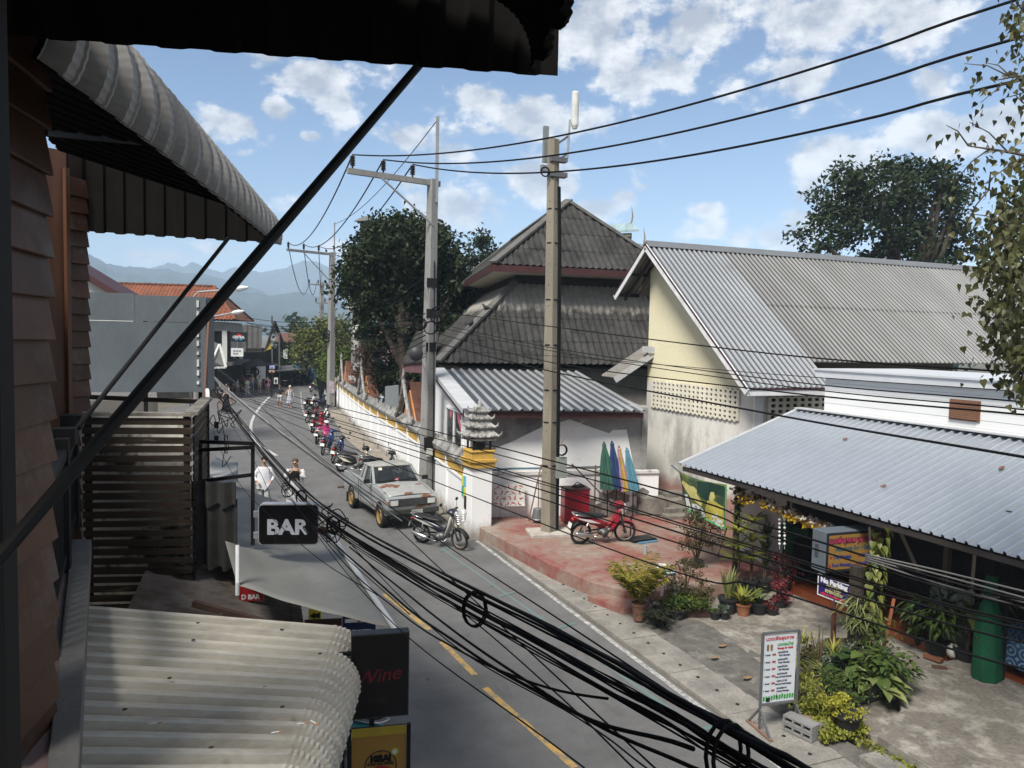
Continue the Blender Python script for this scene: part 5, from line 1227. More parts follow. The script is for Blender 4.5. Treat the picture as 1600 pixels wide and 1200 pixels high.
for k in range(7):
 c = D(random.uniform(480, 530), random.uniform(800, 838), 7.9); pts = [c+U3()*.12 for _ in range(6)]
 MB().tube(spline(pts, 5), .006, 5).build('loop', RUBB, kn)
for k in range(2): MB().box(D(500+k*12, 829, 7.9), (.16, .03, .03), M=Matrix.Rotation(.5, 3, 'Y')).build('clamp', mat('rust_clamp', (.07, .035, .025), .8), kn)
k2 = thing('cable_knot', 'coils of slack cable tied on the bundle above pale shirted man', 'cable knot', D(452, 758, 9.5))
for k in range(3): MB().torus(D(450+random.uniform(-4, 4), 764+random.uniform(-8, 8), 9.6), .05+.012*k, .006, 'Y', 18, 5, M=Euler((random.uniform(-.6, .6), random.uniform(-.6, .6), random.uniform(-.6, .6))).to_matrix()).build('loop', RUBB, k2)
FAN = [((330, 560, 24), (430, 655, 12), (560, 770, 7), (700, 900, 4.4)), ((332, 570, 24), (470, 690, 11), (660, 826, 6), (900, 985, 3.4)), ((336, 573, 24), (500, 700, 11), (640, 815, 8.5), (648, 822, 8.3)), ((330, 600, 20), (380, 675, 11), (470, 800, 7.5), (640, 960, 4.5)),
  ((322, 640, 16), (360, 735, 10.5), (470, 850, 7.0), (590, 930, 5.2)), ((345, 640, 18), (385, 700, 13), (420, 770, 10), (430, 850, 8.5)), ((400, 690, 13), (470, 800, 8), (600, 960, 5), (900, 1190, 2.9)), ((520, 820, 7), (680, 985, 4.6), (900, 1120, 3.2), (1010, 1200, 2.7)), ((560, 850, 6), (700, 940, 4.3), (860, 1075, 3.2), (1000, 1210, 2.5))]
for k, q in enumerate(FAN):
 wire('slack_wire', ('topmost', 'second', 'third', 'fourth', 'lowest left', 'short hanging', 'long outer', 'lower right', 'bottom')[k]+' thin slack wire fanning out near the cable bundle', (lambda P_: P_ if k in (2, 3, 4, 5) else P_+[P_[-1]+(P_[-1]-P_[-2])*1.2])([D(*a) for a in q]), .0035 if k != 1 else .004, RUBB if k not in (2,) else GREYC, 'slack wires near the cable bundle')
for k in range(9):
 a = D(322+k*3, 575+k*4, 26-k*.5); b = D(420+k*26, 662+k*19, 13-k*.55)
 wire('slack_wire', 'pale thin wire in the fan leaving the hidden left pole', sagline(a, b, .05), .007, mat('pale_wire', (.28, .28, .27), .6), 'pale wires fanning from the hidden left pole', k=2)
lc = thing('wire_coil', 'cluster of black cable loops hanging beside the white gutter panel', 'cable coil', D(345, 660, 11))
random.seed(3)
for k in range(6):
 c = D(random.uniform(335, 365), random.uniform(640, 705), 11); pts = [c+V((random.uniform(-.14, .14), random.uniform(-.1, .1), random.uniform(-.25, .25))) for _ in range(6)]
 MB().tube(spline(pts, 5), .006, 5).build('loop', RUBB, lc)
for (px, py) in ((338, 664), (338, 686)): MB().box(D(px, py, 10.9), (.06, .05, .09)).build('clamp', BLACKW, lc)
lpb = D(310, 600, 25); lpb.z = 0
conc_pole('utility_pole', 'concrete pole mostly hidden behind the grey hoarding', lpb, V((lpb.x, lpb.y, 5.2)), .3, .24, .2, CONC)
for k, (a, b, h1_, h2_, d, lab) in enumerate((((297, 470), (310, 456), (365, 452), (388, 449), 38, 'upper street lamp on curved arm before the red roof'), ((324, 496), (336, 494), (362, 489), (381, 486), 46, 'lower street lamp on straight arm before the red roof'))):
 A, B, C_, E_ = D(*a, d), D(*b, d), D(*h1_, d), D(*h2_, d); t = thing('street_lamp', lab, 'street lamp', V((A.x, A.y, 0)))
 MB().tube([V((A.x, A.y, 0)), V((A.x, A.y, A.z-.3)), A, B, B.lerp(C_, .5), C_], .045, 8).build('arm', GALV, t)
 m_ = MB(); dv = (E_-C_); m_.tube([C_, C_+dv*.15, C_+dv*.6, E_], [.05, .12, .14, .05], 8); m_.build('lamp_head', mat('lamp_white', (.62, .64, .65), .4), t)
# ================================================================ vehicles
def flat(name, c, rough=.45, metal=0, sp=.4, var=.08): return mat(name, c, rough, metal, var=var, scale=4, sp=sp)
TYRE = mat('tyre_rubber', (.018, .018, .018), .85, var=.3, stain=(.07, .06, .05), st=(.55, .75), ss=4)
CHROME = mat('dull_chrome', (.5, .5, .5), .28, .9, var=.1)
ENG = mat('engine_grey', (.12, .12, .12), .5, .6, var=.3)
BPL = mat('black_plastic', (.014, .014, .015), .5, var=.2)
SEATM = mat('black_vinyl_seat', (.016, .016, .018), .5, var=.2)
PLATE = mat('plate_white', (.6, .6, .58), .6)
LENSR = mat('red_lens', (.3, .012, .012), .2); LENSW = mat('clear_lens', (.55, .56, .56), .12, sp=.6); LENSO = mat('amber_lens', (.34, .11, .02), .3)
def loft(mb, secs, n=12, pw=2.6):
 base = len(mb.v); k = len(secs)
 for x, zc, hw, hh in secs:
  for j in range(n):
   a = 2*PI*j/n; c, s = math.cos(a), math.sin(a)
   y = hw*math.copysign(abs(c)**(2/pw), c); z = hh*math.copysign(abs(s)**(2/pw), s)
   mb.v.append(V((x, y, zc+z)))
 for i in range(k-1):
  a, b = base+i*n, base+(i+1)*n
  for j in range(n): mb.f.append([a+j, a+(j+1) % n, b+(j+1) % n, b+j]); mb.mi.append(mb.cur)
 mb.f.append([base+j for j in range(n)][::-1]); mb.mi.append(mb.cur); mb.f.append([base+(k-1)*n+j for j in range(n)]); mb.mi.append(mb.cur)
 return mb
def loftp(mb, secs, n=10):
 base = len(mb.v); k = len(secs)
 for c, u, v in secs:
  c, u, v = V(c), V(u), V(v)
  for j in range(n):
   a = 2*PI*j/n; mb.v.append(c+u*math.cos(a)+v*math.sin(a))
 for i in range(k-1):
  a, b = base+i*n, base+(i+1)*n
  for j in range(n): mb.f.append([a+j, a+(j+1) % n, b+(j+1) % n, b+j]); mb.mi.append(mb.cur)
 mb.f.append([base+j for j in range(n)][::-1]); mb.mi.append(mb.cur); mb.f.append([base+(k-1)*n+j for j in range(n)]); mb.mi.append(mb.cur)
 return mb
def motorbike(name, label, p, heading, body, panel, accent=None, scooter=False, basket=False, round_lamp=False, helmet=None, group='motorbikes parked along the temple wall', lean=.12, steer=.25, seat=None, rim=None):
 h = V((heading[0], heading[1], 0)).normalized(); rz = math.atan2(h.y, h.x)
 t = thing(name, label, 'motorbike', p, rz, group); t.rotation_euler = (-lean*0-.0, 0, rz)
 LM = Matrix.Rotation(lean, 3, 'X')
 seat = seat or SEATM; rim = rim or CHROME; accent = accent or panel
 R_, r_ = (.205, .045) if scooter else (.252, .034); wr = R_+r_; xf, xr = (.62, -.60)
 SM = Matrix.Rotation(steer, 3, 'Z'); sc_ = V((.47, 0, 0))
 def bl(mb, nm, m, parent=t, smooth=False, st=False, **kw):
  if st: mb.v = [sc_+SM @ (q-sc_) for q in mb.v]
  mb.v = [LM @ q for q in mb.v]; return mb.build(nm, m, parent, smooth=smooth, world=False, **kw)
 for x, st in ((xf, True), (xr, False)):
  c = V((x, 0, wr)); w = bl(MB().torus(c, R_, r_*(1.0 if st else 1.12), 'Y', 28, 8), 'wheel', TYRE, t, True, st)
  m_ = MB().torus(c, R_-r_*.7, .014, 'Y', 24, 6); bl(m_, 'rim', rim, w, True, st)
  m_ = MB()
  if scooter:
   for k in range(5):
    a = 2*PI*k/5; m_.bar(c, c+V((math.cos(a), 0, math.sin(a)))*(R_-.03), .03, .035)
  else:
   for k in range(18):
    a = 2*PI*k/18; s = .03 if k % 2 else -.03; m_.tube([c+V((math.cos(a+.25)*.03, s, math.sin(a+.25)*.03)), c+V((math.cos(a), 0, math.sin(a)))*(R_-.03)], .0028, 4)
  m_.cyl(c+V((0, -.055, 0)), c+V((0, .055, 0)), .05, 12); bl(m_, 'spokes', ENG if not scooter else rim, w, False, st)
 m_ = MB()
 for s in (-1, 1): m_.tube([(xf, .075*s, wr), (xf-.10, .075*s, wr+.34), (xf-.19, .06*s, wr+.62)], [.022, .024, .022], 8)
 bl(m_, 'fork', ENG, t, True, True)
 m_ = MB(); pts = []
 for k in range(9):
  a = rad(15+k*16); pts.append((xf+math.cos(a)*(wr+.035), wr+math.sin(a)*(wr+.035)))
 m_.shell(lambda u, v: V((pts[round(u*8)][0], (v-.5)*.13, pts[round(u*8)][1]-.02*abs(v-.5)*2)), 8, 4, lambda u, v: V((math.cos(rad(15+u*128)), 0, math.sin(rad(15+u*128))))*-.008)
 bl(m_, 'front_fender', body if not basket else BPL, t, True, True)
 hz_ = .98 if not scooter else 1.0
 m_ = MB().tube([(xf-.30, -.34, hz_+.03), (xf-.22, -.2, hz_+.05), (xf-.2, -.06, hz_+.02), (xf-.2, .06, hz_+.02), (xf-.22, .2, hz_+.05), (xf-.30, .34, hz_+.03)], .013, 7)
 hb = bl(m_, 'handlebar', BPL, t, True, True)
 m_ = MB()
 for s in (-1, 1): m_.cyl((xf-.30, .22*s, hz_+.045), (xf-.315, .35*s, hz_+.028), .019, 8)
 bl(m_, 'grips', BPL, hb, True, True)
 m_ = MB(); loftp(m_, [((xf-.36, 0, hz_+.0), (0, .05, 0), (0, 0, .04)), ((xf-.27, 0, hz_+.03), (0, .13, 0), (0, 0, .07)), ((xf-.17, 0, hz_+.03), (0, .15, 0), (0, 0, .085)), ((xf-.09, 0, hz_-.0), (0, .11, 0), (0, 0, .075)), ((xf-.07, 0, hz_-.01), (0, .08, 0), (0, 0, .05))], 12)
 bl(m_, 'headset', body if not round_lamp else BPL, t, True, True)
 lc_ = V((xf-.06, 0, hz_-.02)) if not round_lamp else V((xf-.02, 0, hz_-.08))
 m_ = MB(); rr = .075 if not round_lamp else .095
 m_.lathe([(.02, .03), (rr*.7, .02), (rr, -.005), (rr, -.04)], lc_, 14, M=Matrix(((0, 0, 1), (1, 0, 0), (0, 1, 0)))); bl(m_, 'headlight', LENSW, t, True, True)
 for s in (-1, 1):
  m_ = MB(); q = V((xf-.27, .24*s, hz_+.05)); m_.tube([q, q+V((.0, .03*s, .12)), q+V((-.03, .06*s, .2))], .006, 5)
  mi_ = bl(m_, 'mirror', BPL, t, True, True); m_ = MB(); m_.ell(q+V((-.03, .07*s, .235)), (.018, .058, .045), 10, 6); bl(m_, 'mirror_head', BPL, mi_, True, True)
 m_ = MB()
 if not scooter:
  loftp(m_, [((xf-.20, 0, .93), (.03, 0, .01), (0, .07, 0)), ((xf-.22, 0, .82), (.05, 0, .02), (0, .13, 0)), ((xf-.26, 0, .64), (.06, 0, .02), (0, .17, 0)), ((xf-.34, 0, .46), (.06, 0, .03), (0, .15, 0)), ((xf-.42, 0, .33), (.05, 0, .03), (0, .11, 0))], 14)
  bl(m_, 'leg_shield', panel, t, True)
  m_ = MB(); m_.tube([(xf-.24, 0, .75), (xf-.42, 0, .5), (-.05, 0, .45), (-.2, 0, .52)], [.05, .055, .06, .06], 8); bl(m_, 'frame_tube', body, t, True)
  m_ = MB(); loft(m_, [(-.86, .735, .04, .02), (-.72, .70, .085, .055), (-.45, .63, .11, .085), (-.2, .57, .11, .10), (.0, .52, .08, .07), (.1, .5, .05, .04)]); bl(m_, 'rear_cowl', body, t, True)
  m_ = MB();
  for s in (-1, 1): m_.prism([(-.78, .098*s, .735), (-.4, .122*s, .67), (-.12, .122*s, .56), (-.4, .122*s, .60), (-.7, .102*s, .69)], (0, .004*s, 0))
  bl(m_, 'side_stripe', accent, t)
 else:
  loftp(m_, [((xf-.18, 0, .95), (.03, 0, .01), (0, .09, 0)), ((xf-.16, 0, .80), (.06, 0, .02), (0, .19, 0)), ((xf-.17, 0, .6), (.07, 0, .0), (0, .21, 0)), ((xf-.22, 0, .42), (.06, 0, -.02), (0, .18, 0)), ((xf-.34, 0, .28), (.06, 0, -.03), (0, .14, 0))], 14)
  bl(m_, 'leg_shield', panel, t, True)
  m_ = MB(); loft(m_, [(xf-.3, .30, .14, .05), (.15, .27, .15, .055), (-.05, .3, .14, .07)]); bl(m_, 'floorboard', BPL, t, True)
  m_ = MB(); loft(m_, [(-.84, .74, .05, .03), (-.75, .68, .11, .08), (-.5, .58, .155, .16), (-.22, .5, .16, .2), (-.04, .46, .13, .17), (.02, .44, .09, .12)]); bl(m_, 'rear_cowl', body, t, True)
  m_ = MB()
  for s in (-1, 1): m_.prism([(-.74, .125*s, .70), (-.4, .168*s, .60), (-.15, .168*s, .45), (-.45, .168*s, .5)], (0, .004*s, 0))
  bl(m_, 'side_stripe', accent, t)
 m_ = MB(); zs = .745 if not scooter else .79
 loft(m_, [(-.78, zs+.055, .06, .02), (-.66, zs+.05, .115, .04), (-.42, zs+.035, .125, .045), (-.25, zs-.0, .115, .045), (-.02, zs-.02, .085, .045), (.07, zs-.05, .04, .03)]); bl(m_, 'seat', seat, t, True)
 m_ = MB(); m_.ell((.02, 0, .30), (.17, .12, .11), 12, 8); m_.cyl((.1, 0, .32), (.3, 0, .35), .065, 12); m_.cyl((0, -.16, .29), (0, .16, .29), .09, 14); bl(m_, 'engine', ENG, t, True)
 m_ = MB(); m_.tube([(.28, -.05, .30), (.2, -.12, .2), (-.1, -.15, .19), (-.3, -.155, .24)], .017, 7); m_.tube([(-.3, -.155, .24), (-.36, -.155, .255), (-.78, -.16, .34), (-.82, -.16, .345)], [.02, .048, .052, .035], 10); bl(m_, 'exhaust', CHROME, t, True)
 m_ = MB()
 for s in (-1, 1): m_.bar((-.05, .09*s, .33), (xr-.03, .09*s, wr), .03, .04)
 bl(m_, 'swing_arm', ENG, t)
 for s in (-1, 1):
  m_ = MB(); m_.tube([(xr+.02, .11*s, wr+.03), (xr+.16, .1*s, .64)], [.028, .02], 8); bl(m_, 'shock_absorber', CHROME if accent is not LENSO else LENSO, t, True)
 m_ = MB()
 m_.shell(lambda u, v: V((xr+math.cos(rad(60+100*u))*(wr+.05), (v-.5)*.13, wr+math.sin(rad(60+100*u))*(wr+.05))), 8, 2, lambda u, v: V((math.cos(rad(60+100*u)), 0, math.sin(rad(60+100*u))))*-.008)
 m_.prism([(-.84, -.04, .7), (-.84, .04, .7), (-.93, .05, .42), (-.93, -.05, .42)], (.012, 0, 0)); bl(m_, 'rear_fender', BPL, t, True)
 m_ = MB(); m_.box((-.925, 0, .53), (.008, .19, .13), M=Matrix.Rotation(.28, 3, 'Y')); bl(m_, 'number_plate', PLATE, t)
 m_ = MB(); m_.ell((-.86, 0, .68), (.04, .075, .045), 10, 6); bl(m_, 'tail_light', LENSR, t, True)
 m_ = MB(); m_.tube([(-.02, .1, .26), (-.06, .24, .02)], .011, 6); m_.tube([(.05, -.16, .22), (.05, -.3, .23)], .014, 6); m_.tube([(.05, .16, .22), (.05, .3, .23)], .014, 6); bl(m_, 'stand_and_pegs', BPL, t)
 m_ = MB()
 for s in (-1, 1): m_.tube([(-.45, .125*s, .76), (-.7, .13*s, .8), (-.86, .09*s, .83)], .011, 6)
 m_.tube([(-.86, -.09, .83), (-.88, 0, .835), (-.86, .09, .83)], .011, 6); bl(m_, 'grab_rail', CHROME, t, True)
 if basket:
  m_ = MB(); x0, z0 = xf+.02, .78
  def bp(a, f): return V((x0+.06+math.cos(a)*(.10+.05*f), math.sin(a)*(.14+.04*f), z0+.24*f))
  for f in (0, .25, .5, .75, 1): m_.tube([bp(2*PI*k/18, f) for k in range(18)], .004 if 0 < f < 1 else .007, 4, closed=True)
  for k in range(18): m_.tube([bp(2*PI*k/18, 0), bp(2*PI*k/18, 1)], .0035, 4)
  m_.bar((x0-.08, 0, z0+.1), (x0-.2, 0, z0+.12), .03); bl(m_, 'basket', CHROME, t, False, True)
 if helmet:
  hm_ = tag(MB().ell((0, 0, 0), (.14, .12, .125), 14, 9).build('helmet', helmet, None, smooth=True), helmet['lab'], 'helmet')
  hm_.location = V(p)+Matrix.Rotation(rz, 3, 'Z') @ (LM @ V((xf-.3, .3, hz_+.08)))
 return t
def MBK(name, c, rough=.3): return mat(name, c, rough, var=.1, scale=5, sp=.5)
RED_ = MBK('bike_red', (.22, .012, .02)); GREY_ = MBK('bike_grey_cream', (.42, .41, .37)); NVY = MBK('bike_dark_navy', (.02, .022, .035)); BLU = MBK('bike_blue', (.012, .03, .11)); PNK = MBK('bike_pink', (.42, .03, .15)); WHT = MBK('bike_white', (.6, .6, .58)); BLKB = MBK('bike_black', (.014, .014, .016)); CRM = MBK('bike_cream', (.58, .54, .42)); TEAL = MBK('bike_teal', (.02, .16, .2)); ORG = MBK('bike_orange', (.55, .2, .03))
RUSTR = mat('dusty_rim', (.28, .22, .16), .5, .5, var=.3)
def gp(px, py, z=0): return G(px, py, z)
a, b = gp(658, 848), gp(720, 859); motorbike('moped', 'grey and cream step-through moped with wire basket before rusty pickup', (a+b)/2, (b-a)[:2], NVY, GREY_, GREY_, basket=True, group=None, rim=RUSTR, steer=-.15)
a, b = gp(905, 850, .37), gp(974, 845, .37); motorbike('moped', 'red moped with white stripes on its stand on red terrace', (a+b)/2, (b-a)[:2], RED_, RED_, WHT, group=None, rim=RUSTR, steer=-.3)
PK = [  # rear-wheel pixel, heading, colours
 ((534, 737), (.55, .5), dict(body=BLKB, panel=CRM, scooter=True, round_lamp=True, lab='cream and black retro scooter with round headlamp behind pickup', rev=True)),
 ((572, 745), (.75, .5), dict(body=BLKB, panel=BLKB, round_lamp=True, lab='black motorbike with round mirrors between cream scooter and pickup bed', rev=True)),
 ((520, 724), (.42, .95), dict(body=BLKB, panel=BLU, accent=RED_, lab='black and blue motorbike showing its white number plate beside wall')),
 ((504, 711), (.45, .95), dict(body=BLU, panel=BLU, accent=RED_, lab='bright blue motorbike parked left of the number plate one')),
 ((495, 694), (.5, .95), dict(body=WHT, panel=PNK, accent=PNK, lab='pink and white motorbike in the parked row', scooter=True, seat=PNK)),
 ((488, 677), (.5, .9), dict(body=RED_, panel=RED_, accent=WHT, lab='dark red scooter with number plate in the parked row', scooter=True)),
 ((480, 661), (.6, .8), dict(body=BLKB, panel=RED_, accent=RED_, lab='black motorbike with red front beyond dark red scooter')),
 ((493, 662), (.7, .7), dict(body=BLKB, panel=WHT, accent=WHT, lab='black and white motorbike nearest the wall in the row')),
 ((478, 640), (.6, .8), dict(body=BLKB, panel=WHT, accent=ORG, lab='white scooter with blue helmet on its handlebar', scooter=True)),
 ((490, 640), (.7, .7), dict(body=BLU, panel=BLKB, accent=BLU, lab='dark blue motorbike beside the white scooter')),
 ((486, 613), (.6, .8), dict(body=BLKB, panel=BLKB, lab='farthest black motorbike by the street pole')),
 ((492, 606), (.7, .7), dict(body=BLKB, panel=TEAL, accent=TEAL, lab='dark motorbike with teal front farthest along the kerb')),
]
HB_ = mat('helmet_blue', (.15, .35, .55), .3); HP_ = mat('helmet_pink', (.6, .12, .2), .3)
for (px, hd, kw) in PK:
 kw = dict(kw); lab = kw.pop('lab'); rev = kw.pop('rev', False); h = V((hd[0], hd[1], 0)).normalized(); p = gp(*px)
 if rev: h = V((h.x, -h.y*.35-.1, 0)).normalized()
 nmb = 'scooter' if kw.get('scooter') else 'motorbike'
 motorbike(nmb, lab, p+h*.6, h[:2], lean=.14, **kw)
for (px, py, d, m_, lab) in ((477, 629, 57, HB_, 'pale blue helmet resting on parked scooter handlebar'), (513, 671, 41, HP_, 'pink and white helmet resting on a parked motorbike')):
 p = D(px, py, d); hm_ = tag(MB().ell(p, (.15, .13, .135), 14, 9).build('helmet', m_, None, smooth=True), lab, 'helmet')
motorbike('scooter', 'teal and white scooter tail showing beneath the Wine sign', V((1.62, 9.75, 0)), (-.55, .85), TEAL, WHT, WHT, scooter=True, group=None)
def rustpaint(name, base, thr=(.60, .64), sc=1.3):
 m, nt, b, out = _nt(name); v = coords(nt)
 r = ramp(nt, noise(nt, v, sc, 7, .62), thr[0], thr[1]); sp2 = ramp(nt, noise(nt, v, 11, 4, .7), .66, .72)
 k = mixc(nt, 1, r, sp2, 'LIGHTEN')
 pc = ramp(nt, noise(nt, v, 3, 6, .7), .3, .7, [x*.82 for x in base], [x*1.08 for x in base])
 rc = ramp(nt, noise(nt, v, 16, 5, .7), .3, .7, (.10, .038, .022), (.23, .105, .06))
 c = mixc(nt, k, pc, rc)
 s_ = N(nt, 'ShaderNodeSeparateXYZ'); nt.links.new(v, s_.inputs[0])
 dk = ramp01(nt, mthn(nt, 'ADD', s_.outputs[2], mthn(nt, 'MULTIPLY', noise(nt, v, 4, 4), .3)), .5, .85)
 c = mixc(nt, dk, mixc(nt, .45, c, (.16, .13, .10)), c)
 nt.links.new(c, b.inputs['Base Color'])
 nt.links.new(ramp(nt, k, 0, 1, (.42,)*3, (.9,)*3), b.inputs['Roughness']); b.inputs['Metallic'].default_value = .15; spec(b, .4)
 return m
TP = rustpaint('faded_silver_paint', (.29, .305, .31), (.60, .625), 1.1); TPH = rustpaint('faded_silver_paint_hood', (.36, .365, .35), (.535, .56), 1.6); TPR = rustpaint('faded_silver_paint_roof', (.36, .36, .33), (.55, .60), 1.9)
hd = V((.113, -.994, 0)).normalized(); lf_ = V((-hd.y, hd.x, 0))
mid = (V((5.12, 21.76, 0))+V((4.81, 24.48, 0)))/2+lf_*.64
tk = thing('pickup_truck', 'old rusty silver pickup with golden wheels parked by temple wall', 'pickup truck', mid, math.atan2(hd.y, hd.x))
def tb(mb, nm, m, parent=tk, smooth=False, **kw): return mb.build(nm, m, parent, smooth=smooth, world=False, **kw)
def arch(cx, cz, r, a0_, a1_, n=9): return [(cx+r*math.cos(rad(a0_+(a1_-a0_)*k/n)), cz+r*math.sin(rad(a0_+(a1_-a0_)*k/n))) for k in range(n+1)]
WB, WR_, W_ = 1.36, .315, .78
m_ = MB()
prof = [(1.93, .44), (1.78, .42)]+arch(WB, .34, .40, 12, 168)+[(.95, .40), (-.60, .40), (-.60, 1.12), (.66, 1.13), (1.25, 1.09), (1.78, 1.0), (1.90, .95), (1.95, .86), (1.95, .55)]
m_.prism([(x, -W_, z) for x, z in prof], (0, 2*W_, 0))
body_ = tb(m_, 'body', TP, bevel=.03)
m_ = MB()
pb_ = [(-.615, .44), (-.96, .40)]+arch(-WB, .34, .40, 12, 168)+[(-1.78, .44), (-2.14, .50), (-2.16, 1.10), (-.615, 1.12)]
for y in (-W_, W_-.05): m_.prism([(x, y, z) for x, z in pb_], (0, .05, 0))
m_.box((-2.13, 0, .80), (.05, 1.46, .58)); m_.box((-1.38, 0, .62), (1.5, 1.46, .04)); m_.box((-.645, 0, .86), (.05, 1.46, .5))
for y in (-.70, .70): m_.box((-1.38, y, 1.105), (1.48, .1, .03))
bed = tb(m_, 'cargo_bed', TP, bevel=.012)
m_ = MB(); m_.box((-1.38, 0, .645), (1.45, 1.36, .012)); m_.box((-1.36, 0, .72), (.82, 1.36, .16)); tb(m_, 'bed_liner', mat('rusty_bed', (.07, .045, .035), .9, var=.4), bed)
m_ = MB()
def hoodf(u, v):
 x = .70+1.16*u; z = 1.135-.015*u-.135*u**2; y = (v-.5)*1.34
 return V((x, y, z+.035*(1-(2*v-1)**2)+.012*(abs(2*v-1) < .12)))
m_.shell(hoodf, 12, 16, V((0, 0, -.03))); tb(m_, 'bonnet', TPH, smooth=True)
B_ = [(.72, -.73, 1.125), (.72, .73, 1.125), (-.58, .73, 1.12), (-.58, -.73, 1.12)]; T_ = [(.20, -.61, 1.565), (.20, .61, 1.565), (-.46, .61, 1.575), (-.46, -.61, 1.575)]
GL = glassmat('truck_glass', (.03, .035, .04), .04, .55)
def inset(a, b, c, d, s, off):
 pts = [V(a), V(b), V(c), V(d)]; ce = sum(pts, V())/4; n_ = (pts[1]-pts[0]).cross(pts[2]-pts[0]).normalized()
 if n_.dot(ce-V((.1, 0, 1.3))) < 0: n_ = -n_
 return [ce+(p-ce)*s+n_*off for p in pts], n_
m_ = MB(); k_ = .985
cb_ = [V((.1+(x-.1)*k_, y*k_, z)) for x, y, z in B_]; ct = [V((.1+(x-.1)*k_, y*k_, z)) for x, y, z in T_]
m_.add(cb_+ct, [(3, 2, 1, 0), (4, 5, 6, 7), (0, 1, 5, 4), (1, 2, 6, 5), (2, 3, 7, 6), (3, 0, 4, 7)]); tb(m_, 'cab_glass', GL)
m_ = MB(); m_.box((.05, 0, 1.1), (1.0, 1.3, .08)); m_.box((.52, 0, 1.16), (.25, 1.3, .09)); tb(m_, 'dashboard', BPL)
for y in (-.33, .33): m_ = MB(); loft(m_, [(-.42, 1.25, .22, .14), (-.3, 1.2, .24, .2), (-.22, 1.1, .22, .1)]); tb(m_, 'seat_back', mat('worn_seat', (.22, .2, .17), .9))
tb(MB().torus((.3, .33, 1.2), .17, .014, 'X', 20, 5), 'steering_wheel', BPL)
m_ = MB()
for i in range(4): m_.bar(B_[i], T_[i], .075, .065)
for y in (-1, 1): m_.bar((.34, .735*y, 1.125), (.10, .622*y, 1.56), .02, .03)
for y in (-1, 1): m_.bar((-.30, .73*y, 1.12), (-.27, .615*y, 1.57), .15, .05, up=(0, 1, 0))
m_.bar(T_[0], T_[1], .06, .06); m_.bar(B_[0], B_[1], .07, .05); m_.bar(B_[2], B_[3], .06, .08); m_.bar(T_[2], T_[3], .06, .06)
for y in (0, 1): m_.bar((.72, B_[y][1], 1.12), (-.58, B_[y][1], 1.12), .05, .03); m_.bar(T_[0] if y == 0 else T_[1], T_[3] if y == 0 else T_[2], .05, .06)
tb(m_, 'cab_pillars', TP, bevel=.012)
m_ = MB()
def rooff(u, v):
 x = -.53+.78*u; y = (v-.5)*1.30; return V((x, y, 1.585+.065*(1-(2*v-1)**4)*(1-abs(2*u-1)**4)))
m_.shell(rooff, 14, 14, V((0, 0, -.03))); tb(m_, 'roof', TPR, smooth=True)
m_ = MB(); m_.bar((.745, -.64, 1.16), (.745, .64, 1.16), .012, .02)
for y0 in (-.5, .02): m_.tube([(.76, y0, 1.165), (.63, y0+.42, 1.26)], .009, 5)
tb(m_, 'wipers', BPL)
q, n_ = inset(B_[0], B_[1], T_[1], T_[0], 1, .004)
def ws(u, v, o=.006): return V(B_[0]).lerp(V(B_[1]), u).lerp(V(T_[0]).lerp(V(T_[1]), u), v)+n_*o
m_ = MB(); m_.poly([ws(.14, .78), ws(.23, .78), ws(.23, .94), ws(.14, .94)]); tb(m_, 'windscreen_sticker', mat('cream_sticker', (.55, .53, .42), .7))
m_ = MB(); m_.poly([ws(.42, .78), ws(.57, .78), ws(.57, .9), ws(.42, .9)]); tb(m_, 'rear_view_mirror', BPL)
m_ = MB(); m_.poly([ws(.45, .16), ws(.56, .14), ws(.53, .24), ws(.60, .30), ws(.50, .25)]); tb(m_, 'pink_ribbon', mat('pink_ribbon', (.5, .15, .2), .7))
m_ = MB(); m_.box((1.955, 0, .80), (.03, 1.40, .21)); gr = tb(m_, 'grille', BPL, bevel=.008)
for k in range(6): tb(MB().box((1.975, 0, .72+.032*k), (.015, .86, .010)), 'grille_bar', mat('grille_grey', (.16, .16, .16), .4, .5), gr)
for k in range(4): tb(MB().box((1.974, -.3+.2*k, .80), (.012, .008, .17)), 'grille_bar', mat('grille_grey', (.16, .16, .16), .4, .5), gr)
for y in (-.565, .565):
 h_ = tb(MB().box((1.965, y, .80), (.05, .25, .17)), 'headlight', CHROME, bevel=.012); tb(MB().box((1.988, y, .80), (.012, .215, .135)), 'lens', LENSW, h_)
 tb(MB().box((1.955, y*1.25, .70 if 0 else .80), (.05, .05, .12)), 'corner_lamp', LENSO)
m_ = MB(); m_.box((2.02, 0, .545), (.10, 1.58, .15)); m_.box((1.9, -.77, .545), (.3, .05, .13)); m_.box((1.9, .77, .545), (.3, .05, .13)); m_.box((1.96, 0, .42), (.06, 1.4, .14)); tb(m_, 'front_bumper', mat('dull_black_bumper', (.04, .042, .04), .6, var=.25), bevel=.02)
tb(MB().box((2.075, .1, .53), (.012, .34, .13)), 'number_plate', mat('grey_plate', (.3, .3, .27), .7, var=.3))
